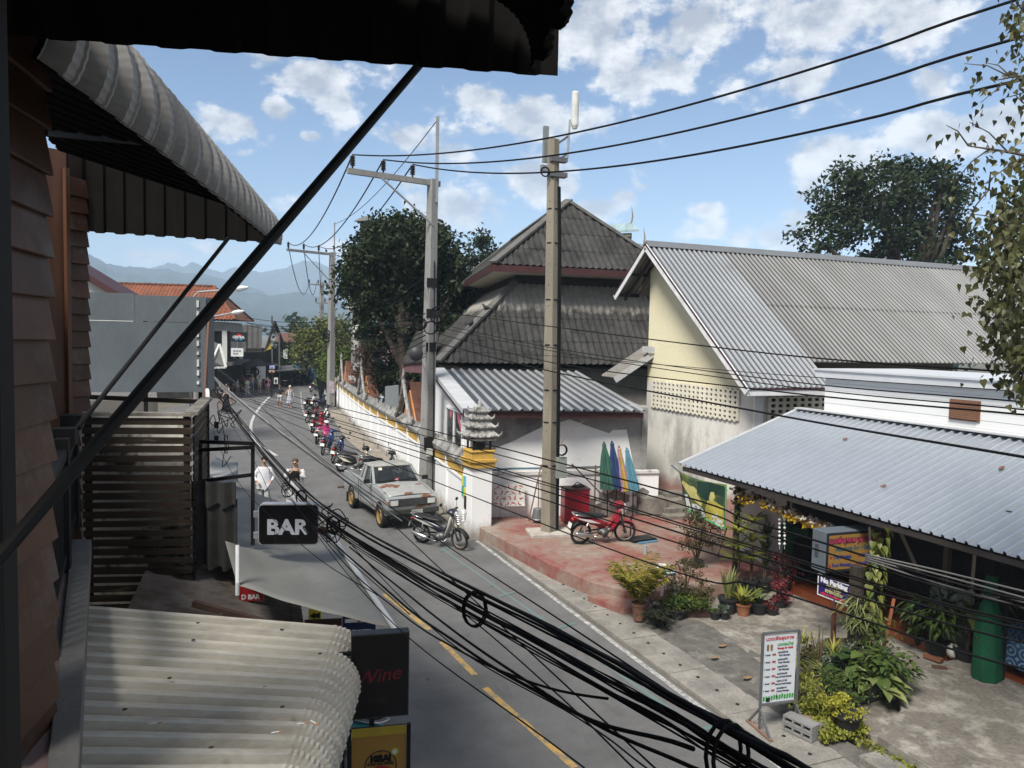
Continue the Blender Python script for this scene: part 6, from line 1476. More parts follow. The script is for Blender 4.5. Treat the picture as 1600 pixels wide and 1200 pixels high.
for s in (-1, 1):
 m_ = MB(); m_.box((.1, .785*s, .80), (4.0*.5, .012, .02)); m_.box((-1.4, .785*s, .80), (1.4, .012, .02)); tb(m_, 'side_moulding', CHROME)
 m_ = MB(); m_.bar((.62, .783*s, .45), (.62, .783*s, 1.10), .008, .008); m_.bar((-.40, .783*s, .45), (-.40, .783*s, 1.10), .008, .008); m_.bar((-.6, .782*s, .42), (-.6, .782*s, 1.1), .012, .012); m_.bar((.62, .783*s, .455), (-.40, .783*s, .455), .008, .008); tb(m_, 'door_seam', BPL)
 tb(MB().box((-.28, .79*s, 1.0), (.12, .03, .03)), 'door_handle', CHROME)
 m_ = MB(); m_.tube([(.62, .76*s, 1.16), (.64, .88*s, 1.2)], .012, 6); mm_ = tb(m_, 'door_mirror', BPL); tb(MB().box((.63, .93*s, 1.23), (.07, .19, .13)), 'mirror_housing', BPL, mm_, bevel=.02)
 tb(MB().box((1.70, .785*s, .82), (.1, .015, .045)), 'side_marker', LENSO)
 tb(MB().box((-1.80, .70*s, .3), (.015, .2, .34)), 'mud_flap', BPL)
m_ = MB(); m_.box((-2.26, 0, .5), (.08, 1.5, .1)); m_.box((-2.2, .5, .55), (.12, .06, .06)); m_.box((-2.2, -.5, .55), (.12, .06, .06)); m_.box((-2.26, -.86, .52), (.08, .2, .05)); tb(m_, 'rear_bumper', mat('rusty_step', (.08, .05, .035), .8, var=.3))
GOLD = mat('golden_rim', (.33, .22, .08), .5, .4, var=.3, stain=(.1, .07, .04), st=(.5, .65), ss=6)
for x in (WB, -WB):
 for s in (-1, 1):
  c = V((x, .70*s, WR_)); RX = Matrix(((1, 0, 0), (0, 0, s), (0, 1, 0)))
  m_ = MB(); m_.lathe([(.19, .0), (.235, .095), (.29, .10), (.313, .07), (.315, -.07), (.29, -.1), (.2, -.1)], c, 28, M=RX); w = tb(m_, 'wheel', TYRE, smooth=False)
  m_ = MB(); m_.lathe([(.04, .075), (.07, .08), (.09, .05), (.18, .045), (.20, .10), (.21, .10), (.205, .04)], c, 28, M=RX); tb(m_, 'rim', GOLD, w, smooth=True)
  m_ = MB()
  for k in range(10):
   a = 2*PI*k/10; d = V((math.cos(a), 0, math.sin(a))); m_.cyl(c+d*.14+V((0, s*.046, 0)), c+d*.14+V((0, s*.052, 0)), .022, 8)
  tb(m_, 'rim_openings', BPL, w)
m_ = MB(); m_.box((0, 0, .42), (3.6, 1.3, .1)); m_.box((WB, 0, .4), (.2, 1.3, .1)); m_.box((-WB, 0, .36), (.14, 1.3, .12)); tb(m_, 'chassis', BPL)
def car(name, label, p, heading, paint):
 h = V((heading[0], heading[1], 0)).normalized(); t = thing(name, label, 'car', p, math.atan2(h.y, h.x), 'cars in the temple yard')
 m_ = MB(); pr = [(2.1, .3), (2.15, .6), (2.0, .78), (1.1, .95), (-1.9, .98), (-2.1, .8), (-2.12, .3)]
 m_.prism([(x, -.84, z) for x, z in pr], (0, 1.68, 0)); m_.build('body', paint, t, world=False, bevel=.06)
 m_ = MB(); m_.add([(1.05, -.74, .95), (1.05, .74, .95), (-1.7, .74, .97), (-1.7, -.74, .97), (.35, -.6, 1.42), (.35, .6, 1.42), (-1.1, .6, 1.42), (-1.1, -.6, 1.42)], [(4, 5, 6, 7), (0, 1, 5, 4), (1, 2, 6, 5), (2, 3, 7, 6), (3, 0, 4, 7)]); m_.build('cab_glass', glassmat('car_glass', (.02, .03, .035), .05), t, world=False)
 m_ = MB(); m_.shell(lambda u, v: V((-1.15+1.55*u, (v-.5)*1.24, 1.42+.05*(1-(2*v-1)**2))), 8, 8, V((0, 0, -.03)))
 for s in (-1, 1): m_.bar((1.05, .74*s, .96), (.35, .6*s, 1.42), .07, .05); m_.bar((-1.7, .74*s, .97), (-1.1, .6*s, 1.42), .1, .05); m_.bar((-.3, .75*s, .97), (-.3, .61*s, 1.42), .06, .04)
 m_.build('roof', paint, t, world=False)
 for x in (1.3, -1.3):
  for s in (-1, 1): MB().cyl((x, .66*s, .31), (x, .86*s, .31), .31, 18).build('wheel', TYRE, t, world=False)
 for s in (-1, 1): MB().box((2.12, .58*s, .68), (.06, .34, .13)).build('headlight', LENSW, t, world=False)
 return t
car('parked_car', 'silver white car half hidden behind tree in temple yard', V((12.0, 49.5, 0)), (-.15, -1), mat('car_silver', (.55, .57, .6), .3, .3))
car('parked_car', 'dark car nearer the wall between the two gables', V((11.2, 44.0, 0)), (.1, -1), mat('car_dark', (.03, .035, .05), .3, .2))
# ================================================================ people
SKIN = mat('skin', (.50, .32, .24), .6, var=.08); SKIN_T = mat('tanned_skin', (.27, .15, .095), .6, var=.08)
HAIRC = {k: mat('hair_'+k, c, .6, var=.25, scale=12) for k, c in dict(black=(.012, .01, .009), brown=(.08, .045, .025), blonde=(.36, .25, .12), white=(.55, .52, .46)).items()}
def skin_mesh(pts, edges, root):
 ks = list(pts); me = bpy.data.meshes.new('figure'); me.from_pydata([pts[k][0] for k in ks], [(ks.index(a), ks.index(b)) for a, b in edges], [])
 o = bpy.data.objects.new('figure', me); COL.objects.link(o); o.modifiers.new('skin', 'SKIN').use_smooth_shade = True; s = o.modifiers.new('smooth', 'SUBSURF'); s.levels = s.render_levels = 1
 for i, k in enumerate(ks):
  d = me.skin_vertices[0].data[i]; d.radius = (pts[k][1], pts[k][2]); d.use_root = (k == root)
 bpy.context.view_layer.update(); dg = bpy.context.evaluated_depsgraph_get(); r = bpy.data.meshes.new_from_object(o.evaluated_get(dg)); bpy.data.objects.remove(o); return r
def person(label, p, heading, h=1.7, pose=None, hair='black', hlen=0, top=None, sleeves='short', bottom=None, blen='short', dress=None, skin=None, group=None, bag=None, glasses=False, cap=None, crop=False, hatm=None):
 hv = V((heading[0], heading[1], 0)).normalized(); t = thing('person', label, 'person', p, math.atan2(hv.y, hv.x), group); k = h/1.7; sk = skin or SKIN
 po = dict(kl=(.10, .09, .50), al=(.02, .09, .08), kr=(-.02, -.09, .50), ar=(-.16, -.09, .11), el=(-.04, .27, 1.12), hl=(.06, .27, .88), er=(-.02, -.27, 1.12), hr=(.10, -.25, .9), lean=0)
 po.update(pose or {}); L = po['lean']
 def up(q): return (q[0]+L*(q[2]-.95), q[1], q[2]-abs(L)*.12*(q[2]-.95))
 B = dict(pelvis=((0, 0, .95), .125, .105), waist=(up((0, 0, 1.10)), .115, .09), chest=(up((.01, 0, 1.28)), .14, .10), neck0=(up((0, 0, 1.42)), .06, .06), neck=(up((.015, 0, 1.50)), .05, .05), head=(up((.03, 0, 1.58)), .075, .085), crown=(up((.015, 0, 1.665)), .07, .08))
 E_ = [('pelvis', 'waist'), ('waist', 'chest'), ('chest', 'neck0'), ('neck0', 'neck'), ('neck', 'head'), ('head', 'crown')]
 for s, y in (('l', 1), ('r', -1)):
  B['sh'+s] = (up((0, .165*y, 1.37)), .058, .055); e = V(po['e'+s]); hd_ = V(po['h'+s]); B['el'+s] = (tuple(e), .04, .04); d = (hd_-e).normalized(); B['wr'+s] = (tuple(hd_-d*.07), .026, .026); B['ha'+s] = (tuple(hd_), .034, .022)
  B['hip'+s] = ((0, .09*y, .88), .092, .09); B['kn'+s] = (po['k'+s], .056, .056); a = V(po['a'+s]); B['an'+s] = (tuple(a), .038, .038); B['to'+s] = ((a.x+.14, a.y, a.z-.045), .038, .028)
  E_ += [('chest', 'sh'+s), ('sh'+s, 'el'+s), ('el'+s, 'wr'+s), ('wr'+s, 'ha'+s), ('pelvis', 'hip'+s), ('hip'+s, 'kn'+s), ('kn'+s, 'an'+s), ('an'+s, 'to'+s)]
  side = d.cross(V((1, 0, .2))).normalized()
  for f in range(5):
   n = 'f%d%s' % (f, s); w_ = (f-1.5)*.016 if f < 4 else .035*y; l_ = (.07, .085, .08, .065, .045)[f]; B[n] = (tuple(hd_+d*l_*(1 if f < 4 else .5)+side*w_+V((.012, 0, 0))), .009, .009); E_.append(('ha'+s, n))
 B = {n: ((q[0][0]*k, q[0][1]*k, q[0][2]*k), q[1]*k, q[2]*k) for n, q in B.items()}
 def add(nm, names, grow, m, sub=1):
  P_ = {n: (B[n][0], B[n][1]*grow+.006, B[n][2]*grow+.006) for n in names}; me = skin_mesh(P_, [e for e in E_ if e[0] in names and e[1] in names], names[0]); me.materials.clear(); me.materials.append(m); o = bpy.data.objects.new(nm, me); COL.objects.link(o); o.parent = t; WM[o.name] = wm(t); return o
 me = skin_mesh(B, E_, 'pelvis'); me.materials.append(sk); o = bpy.data.objects.new('body', me); COL.objects.link(o); o.parent = t
 if top:
  nm = (['chest', 'waist', 'neck0'] if crop else ['chest', 'waist', 'pelvis', 'neck0'])+(['shl', 'shr'] if sleeves != 'none' else [])
  if crop: nm = ['chest', 'waist', 'shl', 'shr']
  if sleeves in ('short', 'long'): nm += [x for x in ('shl', 'shr') if x not in nm]+['ell', 'elr']
  if sleeves == 'long': nm += ['wrl', 'wrr']
  add('shirt', nm, 1.22 if not crop else 1.18, top)
 if bottom: add('trousers' if blen == 'long' else 'shorts', ['pelvis', 'hipl', 'hipr', 'knl', 'knr']+(['anl', 'anr'] if blen == 'long' else []), 1.2 if blen != 'long' else 1.35, bottom)
 if dress:
  m_, z0, wd = dress; mb = MB(); mx = (V(po['al'])+V(po['ar']))*.5*.5
  prof = [(wd, z0), (wd*.97, z0+.1), (.17, .92), (.135, 1.1), (.16, 1.28), (.15, 1.38)]; n = 20; base = 0
  for i, (r_, z) in enumerate(prof):
   for j in range(n): a = 2*PI*j/n; rr = r_*(1+(.06*math.cos(a*6) if i < 2 else 0)); f = 1-min(1, (z-z0)/(.95-z0)) if z < .95 else 0; q = V((mx.x*f+rr*.78*math.cos(a), rr*math.sin(a), z)); q = V(up(q)) if z > .95 else q; mb.v.append(q*k)
  for i in range(len(prof)-1):
   for j in range(n): mb.f.append([i*n+j, i*n+(j+1) % n, (i+1)*n+(j+1) % n, (i+1)*n+j]); mb.mi.append(0)
  mb.build('dress', m_, t, smooth=True, world=False)
 hc = V(B['head'][0])+V((-.014, 0, .045))*k; mb = MB(); mb.ell(hc+V((-.036, 0, .03))*k, V((.092, .094, .088))*k, 14, 9)
 if hlen: mb.tube([hc+V((-.05, 0, .03))*k, hc+V((-.085, 0, -.08))*k, hc+V((-.085, 0, -hlen))*k], [.085*k, .075*k, .035*k], 9)
 if cap: mb.ell(hc+V((.09, 0, .02))*k, V((.06, .07, .012))*k, 10, 5)
 mb.build('hair' if not cap else 'cap', cap or HAIRC[hair], t, smooth=True, world=False)
 f = V(B['head'][0])
 fm = MB(); fm.ell(f+V((.088, 0, -.005))*k, V((.018, .013, .022))*k, 8, 6)
 for y in (-1, 1): fm.ell(f+V((0, .085*y, 0))*k, V((.018, .012, .028))*k, 8, 6)
 fm.build('nose_and_ears', sk, t, smooth=True, world=False)
 em = MB();
 for y in (-1, 1): em.ell(f+V((.08, .032*y, .02))*k, (V((.012, .03, .022)) if glasses else V((.008, .014, .008)))*k, 8, 5)
 em.build('sunglasses' if glasses else 'eyes', BPL, t, smooth=True, world=False); mm = MB(); mm.ell(f+V((.077, 0, -.042))*k, V((.008, .024, .007))*k, 8, 5); mm.build('mouth', mat('lip', (.25, .09, .08), .6), t, smooth=True, world=False)
 if bag: mb = MB(); mb.box(V((-.14, .1, 1.12))*k, V((.09, .22, .24))*k); mb.tube([V((-.12, .1, 1.2))*k, V((-.08, -.12, 1.42))*k, V((.08, -.13, 1.38))*k, V((.13, .12, 1.15))*k], .012, 5); mb.build('bag', bag, t, world=False, bevel=.015)
 return t
CL = lambda n, c, v=.12: mat('cloth_'+n, c, .85, var=v, scale=7)
WHTC = CL('white', (.66, .67, .70)); BLKC = CL('black', (.012, .012, .014)); PNKC = CL('pink', (.55, .24, .38)); BEI = CL('beige', (.45, .40, .32)); GRYC = CL('grey', (.26, .25, .24)); DEN = CL('denim', (.16, .22, .30)); LGR = CL('light_grey', (.42, .43, .44)); NAV = CL('navy', (.02, .022, .032))
PAT = mat('patterned_dress', (.6, .6, .62), .85, var=.1, stain=(.06, .07, .16), st=(.50, .54), ss=14); TIE = mat('tie_dye_skirt', (.5, .5, .5), .85, var=.25, scale=6, stain=(.28, .28, .29), st=(.5, .65), ss=5)
me_ = dict
toC = lambda q: (-q.x, -q.y)
q = G(461, 802); w = person('woman in sunglasses, black crop top and open pale shirt walking toward viewer', q, (-.35, -1), 1.68, me_(el=(.02, .26, 1.16), hl=(.13, .12, 1.40), er=(.06, -.27, 1.14), hr=(.17, -.06, 1.36), kl=(.12, .09, .5), al=(.1, .09, .08), ar=(-.12, -.09, .1)), 'brown', .30, BLKC, 'none', None, glasses=True, crop=True, dress=None)
def loose(t, m, prof, open_=False, nm='skirt'):
 mb = MB(); n = 24
 for i, (r_, z, fx) in enumerate(prof):
  for j in range(n): a = 2*PI*j/n; rr = r_*(1+.07*math.cos(a*7)*(i < 3)); mb.v.append(V((fx+rr*.75*math.cos(a), rr*math.sin(a), z)))
 for i in range(len(prof)-1):
  for j in range(n):
   if open_ and (j in (0, 1, 2, 21, 22, 23)): continue
   mb.f.append([i*n+j, i*n+(j+1) % n, (i+1)*n+(j+1) % n, (i+1)*n+j]); mb.mi.append(0)
 mb.build(nm, m, t, smooth=True, world=False)
MB().lathe([(.165, 1.13), (.18, 1.18), (.198, 1.27), (.19, 1.34)], (.012, 0, 0), 20, sx=.84).build('crop_top', BLKC, w, smooth=True, world=False)
loose(w, TIE, [(.30, .18, -.02), (.27, .45, 0), (.2, .8, 0), (.15, 1.0, 0), (.135, 1.04, 0)])
loose(w, CL('pale_shirt', (.55, .54, .55)), [(.25, .95, -.04), (.235, 1.1, -.03), (.2, 1.3, -.01), (.14, 1.42, 0)], True, 'open_shirt')
for y in (-1, 1): m_ = MB(); m_.tube([(0, .18*y, 1.36), (.0, .25*y, 1.24), (.04, .275*y, 1.13), (.11, .2*y, 1.24)], [.075, .085, .08, .06], 9); m_.build('shirt_sleeve', MATS['cloth_pale_shirt'], w, smooth=True, world=False)
q = G(413, 804); mn_ = person('dark haired man in loose white long sleeved shirt partly behind cables', q, (-.3, -1), 1.76, me_(hr=(.2, -.14, 1.0), er=(.03, -.29, 1.12), hl=(.14, .2, .98)), 'black', 0, WHTC, 'long', LGR, 'long')
loose(mn_, WHTC, [(.235, .82, 0), (.235, .95, 0), (.225, 1.12, .01), (.2, 1.3, .01)], nm='shirt_tail')
q = G(437, 638); person('man in black tee and pale grey shorts walking with woman in patterned dress', q, (-.15, -1), 1.74, None, 'black', 0, NAV, 'short', LGR, 'short', glasses=True, skin=SKIN_T)
q = G(453, 638); person('white haired woman in blue and white patterned dress on open road', q, (-.15, -1), 1.66, me_(er=(-.06, -.3, 1.12), hr=(-.02, -.36, .92)), 'white', .1, None, dress=(PAT, .42, .27))
FG = 'pedestrians by the far left shops'
q = G(418, 615.5); person('woman in long pink shirt with bare legs seen from behind', q, (.1, 1), 1.66, None, 'black', 0, None, dress=(PNKC, .70, .24), bag=BLKC, group=FG)
m_q = G(405.5, 615.5); person('blonde woman in white top and beige shorts seen from behind', m_q, (.1, 1), 1.66, None, 'blonde', .28, WHTC, 'none', BEI, 'short', group=FG)
q = G(394, 613); person('blonde woman in denim shorts walking left of beige shorts woman', q, (-.2, 1), 1.66, None, 'blonde', .3, CL('peach', (.5, .36, .28)), 'none', DEN, 'short', group=FG)
q = G(386.5, 620); person('dark haired person in baggy pale grey clothes by stall table', q, (-.6, .6), 1.62, None, 'black', .1, BEI, 'short', LGR, 'long', group=FG)
q = G(354, 646); person('woman in long black dress at left road edge', q, (.3, .9), 1.68, me_(lean=.08), 'brown', .2, None, dress=(BLKC, .12, .34), group=FG)
q = G(362, 633); person('person in black top bending forward in denim shorts', q, (-.9, -.2), 1.68, me_(lean=.55, er=(.32, -.26, 1.0), hr=(.40, -.2, .75), el=(.32, .26, 1.0), hl=(.4, .2, .75)), 'black', .1, BLKC, 'none', DEN, 'short', group=FG)
q = G(344, 635); person('close cropped man in dark grey tee beside woman in black dress', q, (.2, -1), 1.78, None, 'brown', 0, CL('charcoal', (.05, .052, .055)), 'short', NAV, 'short', group=FG)
q = G(371, 617); person('short person in pale blue top standing at stall', q, (.8, -.3), 1.45, None, 'black', .1, CL('pale_blue', (.35, .45, .55)), 'short', GRYC, 'long', group=FG)
q = G(379, 612); person('shopper in red and white top behind stall tables', q, (-.5, -.8), 1.6, None, 'brown', .15, CL('rose', (.4, .15, .17)), 'short', NAV, 'long', group=FG)
# ================================================================ trees and the far end of the street
BARK = mat('dark_bark', (.055, .042, .032), .95, var=.4, scale=4, fine=.4, bp=.6)
def leafcloud(mb, blobs, n, size, clump=.5, flat=.75, droop=0, rng=None, inner=.35):
 R = rng or random; vols = [b[3]*b[4]*b[5] for b in blobs]; tot = sum(v**.75 for v in vols)
 for b, vol in zip(blobs, vols):
  k = max(3, int(n*vol**.75/tot)); ncl = max(3, int(k/34)); cls = []
  for _ in range(ncl):
   d = V((R.gauss(0, 1), R.gauss(0, 1), R.gauss(0, 1))).normalized(); r_ = (inner+(1-inner)*R.random()**.5)
   cls.append((V((b[0]+d.x*b[3]*r_, b[1]+d.y*b[4]*r_, b[2]+d.z*b[5]*r_)), R.uniform(.6, 1.3)))
  for _ in range(k):
   c, cs = R.choice(cls); p = c+V((R.gauss(0, 1), R.gauss(0, 1), R.gauss(0, .7)))*(clump*cs*.5)
   nn = V((R.gauss(0, 1), R.gauss(0, 1), R.gauss(flat, .8))).normalized(); a = nn.orthogonal().normalized(); bb = nn.cross(a)
   th = R.uniform(0, 6.28); u = a*math.cos(th)+bb*math.sin(th); w = nn.cross(u); s = size*R.uniform(.6, 1.25)
   mb.add([p-u*s*.55, p+w*s*.30+nn*s*.06, p+u*s*.6-Z*(droop*s), p-w*s*.30+nn*s*.06], [(0, 1, 2, 3)])
def tree(name, label, base, top, r0, blobs, n, size, lm, clump=.8, cat='tree', group=None, limbs=5, lean=(0, 0), seed=1):
 rng = random.Random(seed); base, top = V(base), V(top); t = thing(name, label, cat, base, 0, group)
 m_ = MB(); pts = [base.lerp(top, k/6)+V((lean[0]*math.sin(k*.9)*.25, lean[1]*math.cos(k*.8)*.2, 0)) for k in range(7)]; m_.tube(pts, [r0*(1.25 if k == 0 else 1)*(1-.1*k) for k in range(7)], 9)
 for k in range(limbs):
  s = pts[2+k % 4]; b = blobs[(k*3) % len(blobs)]; e = V((b[0], b[1], b[2])); mid_ = s.lerp(e, .5)+V((rng.uniform(-.4, .4), rng.uniform(-.4, .4), rng.uniform(.1, .6)))
  m_.tube(spline([s, mid_, e], 4), [r0*.45*(1-.085*j) for j in range(9)], 6)
 m_.build('trunk', BARK, t, smooth=True)
 m_ = MB(); leafcloud(m_, blobs, n, size, clump, rng=rng); m_.build('crown', lm, t)
 return t
def pblob(px, py, d, rx, ry, depth=None):
 c = D(px, py, d); k = d/1200; return (c.x, c.y, c.z, rx*k, (depth or rx)*k, ry*k)
LDK = leafmat('dark_evergreen_leaf', (.012, .020, .009), (.040, .058, .022))
LDK2 = leafmat('deep_green_leaf', (.014, .026, .012), (.040, .062, .024))
LYG = leafmat('yellow_green_leaf', (.05, .075, .018), (.17, .18, .04))
LBR = leafmat('fresh_green_leaf', (.045, .085, .015), (.13, .17, .035))
LBW = leafmat('browned_leaf', (.06, .04, .02), (.16, .075, .03))
def gz(p): return V((p.x, p.y, 0))
A_ = [(632,388,70,48),(590,402,50,46),(682,402,46,44),(572,455,40,46),(625,455,60,56),(690,468,46,56),(592,510,34,36),(655,525,48,42),(556,425,27,34),(704,525,32,40),(640,356,36,20),(610,560,26,26),(668,580,30,24),(600,365,28,20),(680,372,26,18),(718,440,18,30),(648,592,44,30),(606,596,26,24)]
tree('mango_tree', 'large dark dense tree rising behind temple wall and main pole', gz(D(628, 655, 39)), D(633, 470, 39), .42, [pblob(x, y, 39.5+(k % 3), a, b) for k, (x, y, a, b) in enumerate(A_)], 35000, .26, LDK, .7, lean=(.8, 0), limbs=9, seed=4, group=None)
tree('small_tree', 'smaller dark tree between the big tree and hip roof', gz(D(755, 560, 58)), D(756, 420, 58), .25, [pblob(x, y, 58, a, b) for x, y, a, b in ((756,395,24,28),(745,440,28,40),(770,425,15,40),(740,480,30,40))], 5200, .30, LDK2, .8, seed=5)
R_ = [(1375,300,72,46),(1312,318,48,42),(1440,302,58,46),(1272,372,36,32),(1360,365,80,44),(1450,365,60,44),(1492,325,30,46),(1330,280,40,24),(1400,268,50,20),(1470,280,35,28),(1420,400,70,30),(1500,385,30,40)]
tree('rain_tree', 'broad round crowned dark tree behind long zinc roof', gz(D(1440, 560, 46)), D(1440, 380, 46), .5, [pblob(x, y, 46+(k % 3), a, b) for k, (x, y, a, b) in enumerate(R_)], 14500, .30, LDK2, .75, limbs=9, seed=6)
tree('street_tree', 'yellow green bushy tree at the far bend of street', gz(D(500, 590, 78)), D(500, 545, 78), .25, [pblob(x, y, 78, a, b) for x, y, a, b in ((500,535,36,28),(478,552,24,22),(525,520,30,28),(468,540,15,14),(510,565,26,18),(535,540,20,30))], 6500, .34, LYG, .9, seed=7)
tree('roadside_bush', 'bright green upright bush beside the slim street pole', gz(D(524, 612, 59)), D(524, 585, 59), .12, [pblob(x, y, 59, a, b) for x, y, a, b in ((530,578,18,30),(512,592,13,26),(545,568,16,28),(522,560,15,18))], 4500, .22, LBR, .6, cat='bush', seed=8)
tree('dry_shrub', 'reddish brown dry shrub under big tree behind temple wall', gz(D(585, 620, 47)), D(585, 580, 47), .1, [pblob(x, y, 47, a, b) for x, y, a, b in ((578,562,20,26),(600,588,18,20),(572,590,16,20),(592,545,16,16))], 3000, .2, LBW, .6, cat='shrub', seed=9)
tree('dark_street_tree', 'dark green tree mass beside the brown roof far down street', gz(D(445, 590, 90)), D(445, 560, 90), .2, [pblob(x, y, 90, a, b) for x, y, a, b in ((446,560,17,26),(432,568,12,20),(462,572,15,18))], 2600, .36, LDK2, .9, seed=10)
tree('tall_palm', 'tiny distant palm topping the brown roof at street end', gz(D(461, 560, 130)), D(461, 515, 130), .15, [pblob(x, y, 130, a, b) for x, y, a, b in ((461,513,9,6),(456,517,6,4),(467,517,6,4))], 420, .6, LDK2, .6, cat='palm', limbs=3, seed=11)
m_ = MB(); rng = random.Random(3); bl_ = []
for k in range(60):
 a = rad(-40+k*2.0); d = rng.uniform(170, 300); bl_.append((math.sin(a)*d, math.cos(a)*d, rng.uniform(1.5, 4.5), rng.uniform(6, 11), 6, rng.uniform(3, 6)))
leafcloud(m_, bl_, 9000, 1.7, 2.5, rng=rng); tag(m_.build('treeline', LDK2), kind='stuff')
bt = thing('bodhi_tree', 'bodhi tree with heart shaped olive leaves overhanging from right edge', 'tree', V((9.9, 4.6, .1)))
rng = random.Random(12); tr = MB()
base = V((9.9, 4.6, .05)); t1, t2 = D(1760, 560, 8.4), D(1730, 100, 8.2)
tr.tube(spline([base, base+V((.1, .1, 1.6)), V((base.x-.1, base.y+.3, 4.0)), t1, t1.lerp(t2, .5), t2, t2+Z*1.8], 5), [.28-.006*j for j in range(31)], 9)
BR = [((1730, 330), (1668, 260), (1588, 240), (1513, 228)), ((1740, 250), (1668, 150), (1608, 120), (1558, 125)), ((1735, 470), (1668, 400), (1598, 330), (1538, 292)), ((1740, 520), (1678, 470), (1598, 430), (1533, 410)), ((1750, 560), (1678, 540), (1598, 520), (1543, 470)), ((1740, 100), (1668, 40), (1618, 30), (1588, 5)), ((1745, 560), (1688, 560), (1618, 565), (1573, 560)), ((1735, 300), (1678, 220), (1628, 180), (1598, 160)), ((1740, 420), (1678, 360), (1618, 350), (1568, 360)), ((1750, 600), (1708, 560), (1648, 500), (1608, 450)), ((1750, 580), (1708, 600), (1648, 590), (1598, 585))]
paths = []
for q in BR:
 d0 = 8.3; ds = [8.3, 8.3+rng.uniform(-.5, .4), 8.3+rng.uniform(-.7, .6), 8.2+rng.uniform(-.8, .7)]
 P_ = spline([D(x, y, d) for (x, y), d in zip(q, ds)], 6); paths.append(P_); tr.tube(P_, [.035-.0016*j for j in range(len(P_))], 6)
 for _ in range(9):
  s = P_[rng.randint(5, len(P_)-1)]; e = s+V((rng.uniform(-.5, .3), rng.uniform(-.4, .4), rng.uniform(-.35, .3))); tr.tube([s, s.lerp(e, .5)+Z*.05, e], [.009, .007, .004], 5); paths.append([s.lerp(e, .3), s.lerp(e, .6), e])
tr.build('trunk', mat('grey_brown_bark', (.12, .095, .075), .9, var=.3, scale=4), bt, smooth=True)
lv = MB()
def heart(p, s, dirn, nn):
 u = dirn.normalized(); w = nn.cross(u).normalized(); nn = u.cross(w)
 pts = [(-.1, 0, 0), (-.18, .26, .05), (.05, .47, .10), (.38, .36, .07), (.75, .12, .0), (1.15, 0, -.08), (.75, -.12, .0), (.38, -.36, .07), (.05, -.47, .10), (-.18, -.26, .05), (.35, 0, -.02)]
 P_ = [p+u*(a*s)+w*(b*s)+nn*(c*s) for a, b, c in pts]
 lv.add(P_, [(0, 10, 2, 1), (10, 4, 3, 2), (10, 5, 4), (0, 9, 8, 10), (10, 8, 7, 6), (10, 6, 5)])
def addleaf(p):
 dn = V((rng.gauss(-.15, .55), rng.gauss(0, .55), -1)); nn = V((rng.gauss(-.3, .8), rng.gauss(-.6, .7), rng.gauss(.5, .5))); heart(p+V((0, 0, -.03)), rng.uniform(.045, .085), dn, nn)
for P_ in paths:
 for _ in range(9 if len(P_) > 5 else 8):
  s = P_[rng.randint(len(P_)//2, len(P_)-1)]; addleaf(s+V((rng.gauss(0, .12), rng.gauss(0, .12), rng.gauss(-.06, .12))))
for (px, py, rx, ry, n) in ((1590,30,26,34,50),(1600,80,20,40,40),(1590,330,40,60,240),(1566,400,42,55,340),(1592,440,46,60,320),(1574,500,44,50,260),(1592,560,40,45,200),(1565,360,20,30,60),(1590,250,30,40,40),(1640,420,40,150,160)):
 for _ in range(n): addleaf(D(px+rng.gauss(0, .55)*rx, py+rng.gauss(0, .55)*ry, 8.2+rng.gauss(0, .5)))
lv.build('crown', leafmat('bodhi_leaf', (.026, .034, .012), (.10, .098, .036), .2, .4), bt)
FARW = mat('far_white_wall', (.55, .55, .53), .85, var=.1); FDARK = mat('far_dark_front', (.028, .025, .022), .85, var=.5, scale=1.5)
REDT = mat('red_roof_tile', (.21, .075, .04), .85, var=.3, scale=1.2, fine=.3, island=.0, stain=(.16, .08, .05), st=(.55, .7), ss=1)
REDT2 = mat('brown_roof_tile', (.13, .065, .045), .9, var=.3, scale=1.2, fine=.3)
def block(x0, y0, x1, y1, z0, z1): return MB().obox((x0, y0, z0), (x1-x0, 0, 0), (0, y1-y0, 0), (0, 0, z1-z0))
gh = thing('gable_house', 'white gabled house with maroon bargeboard peeking over hoarding', 'house', gz(D(150, 500, 33)))
A0, A1 = D(60, 385, 33), D(208, 474, 33.5); AL = D(-80, 470, 33)
m_ = MB(); m_.prism([gz(AL), AL, A0, A1, gz(A1)], V((.6, 5, 0))); m_.build('wall', FARW, gh)
m_ = MB(); m_.prism([A0+Z*.12, A1+Z*.0+V((.3, 0, -.05)), A1+V((.3, 0, -.35)), A0-Z*.2], V((.7, 6, 0))) ; m_.v = [p+V((-.05, -.5, 0)) for p in m_.v]; m_.build('roof', MAROON, gh)
rh = thing('red_roof_house', 'two storey house with orange red tiled hip roof over dark veranda', 'house', V((-2, 56, 0)))
ra_ = V((-.98, .20, 0)); rb_ = V((.2, .98, 0)); E0 = D(366, 500, 62); E0.z = 6.5; Wd, Ln = 13.0, 11
er = [E0+ra_*Wd, E0, E0+rb_*Ln, E0+ra_*Wd+rb_*Ln]; rt = 9.4
r0_, r1_ = E0+ra_*(Wd-1.8)+rb_*Ln/2, E0+ra_*2.6+rb_*Ln/2; r0_.z = r1_.z = rt
m_ = MB(); hip_facet(m_, er[0], er[1], r0_, r1_, .3, .06, .5); hip_facet(m_, er[2], er[3], r1_, r0_, .3, .06, .5); m_.build('roof', REDT, rh)
m_ = MB(); hip_facet(m_, er[1], er[2], r1_, r1_, .3, .06, .5); hip_facet(m_, er[3], er[0], r0_, r0_, .3, .06, .5); m_.build('hip_end', REDT2, rh)  # hip ends browner than the front: their shade put into the tile colour
m_ = MB()
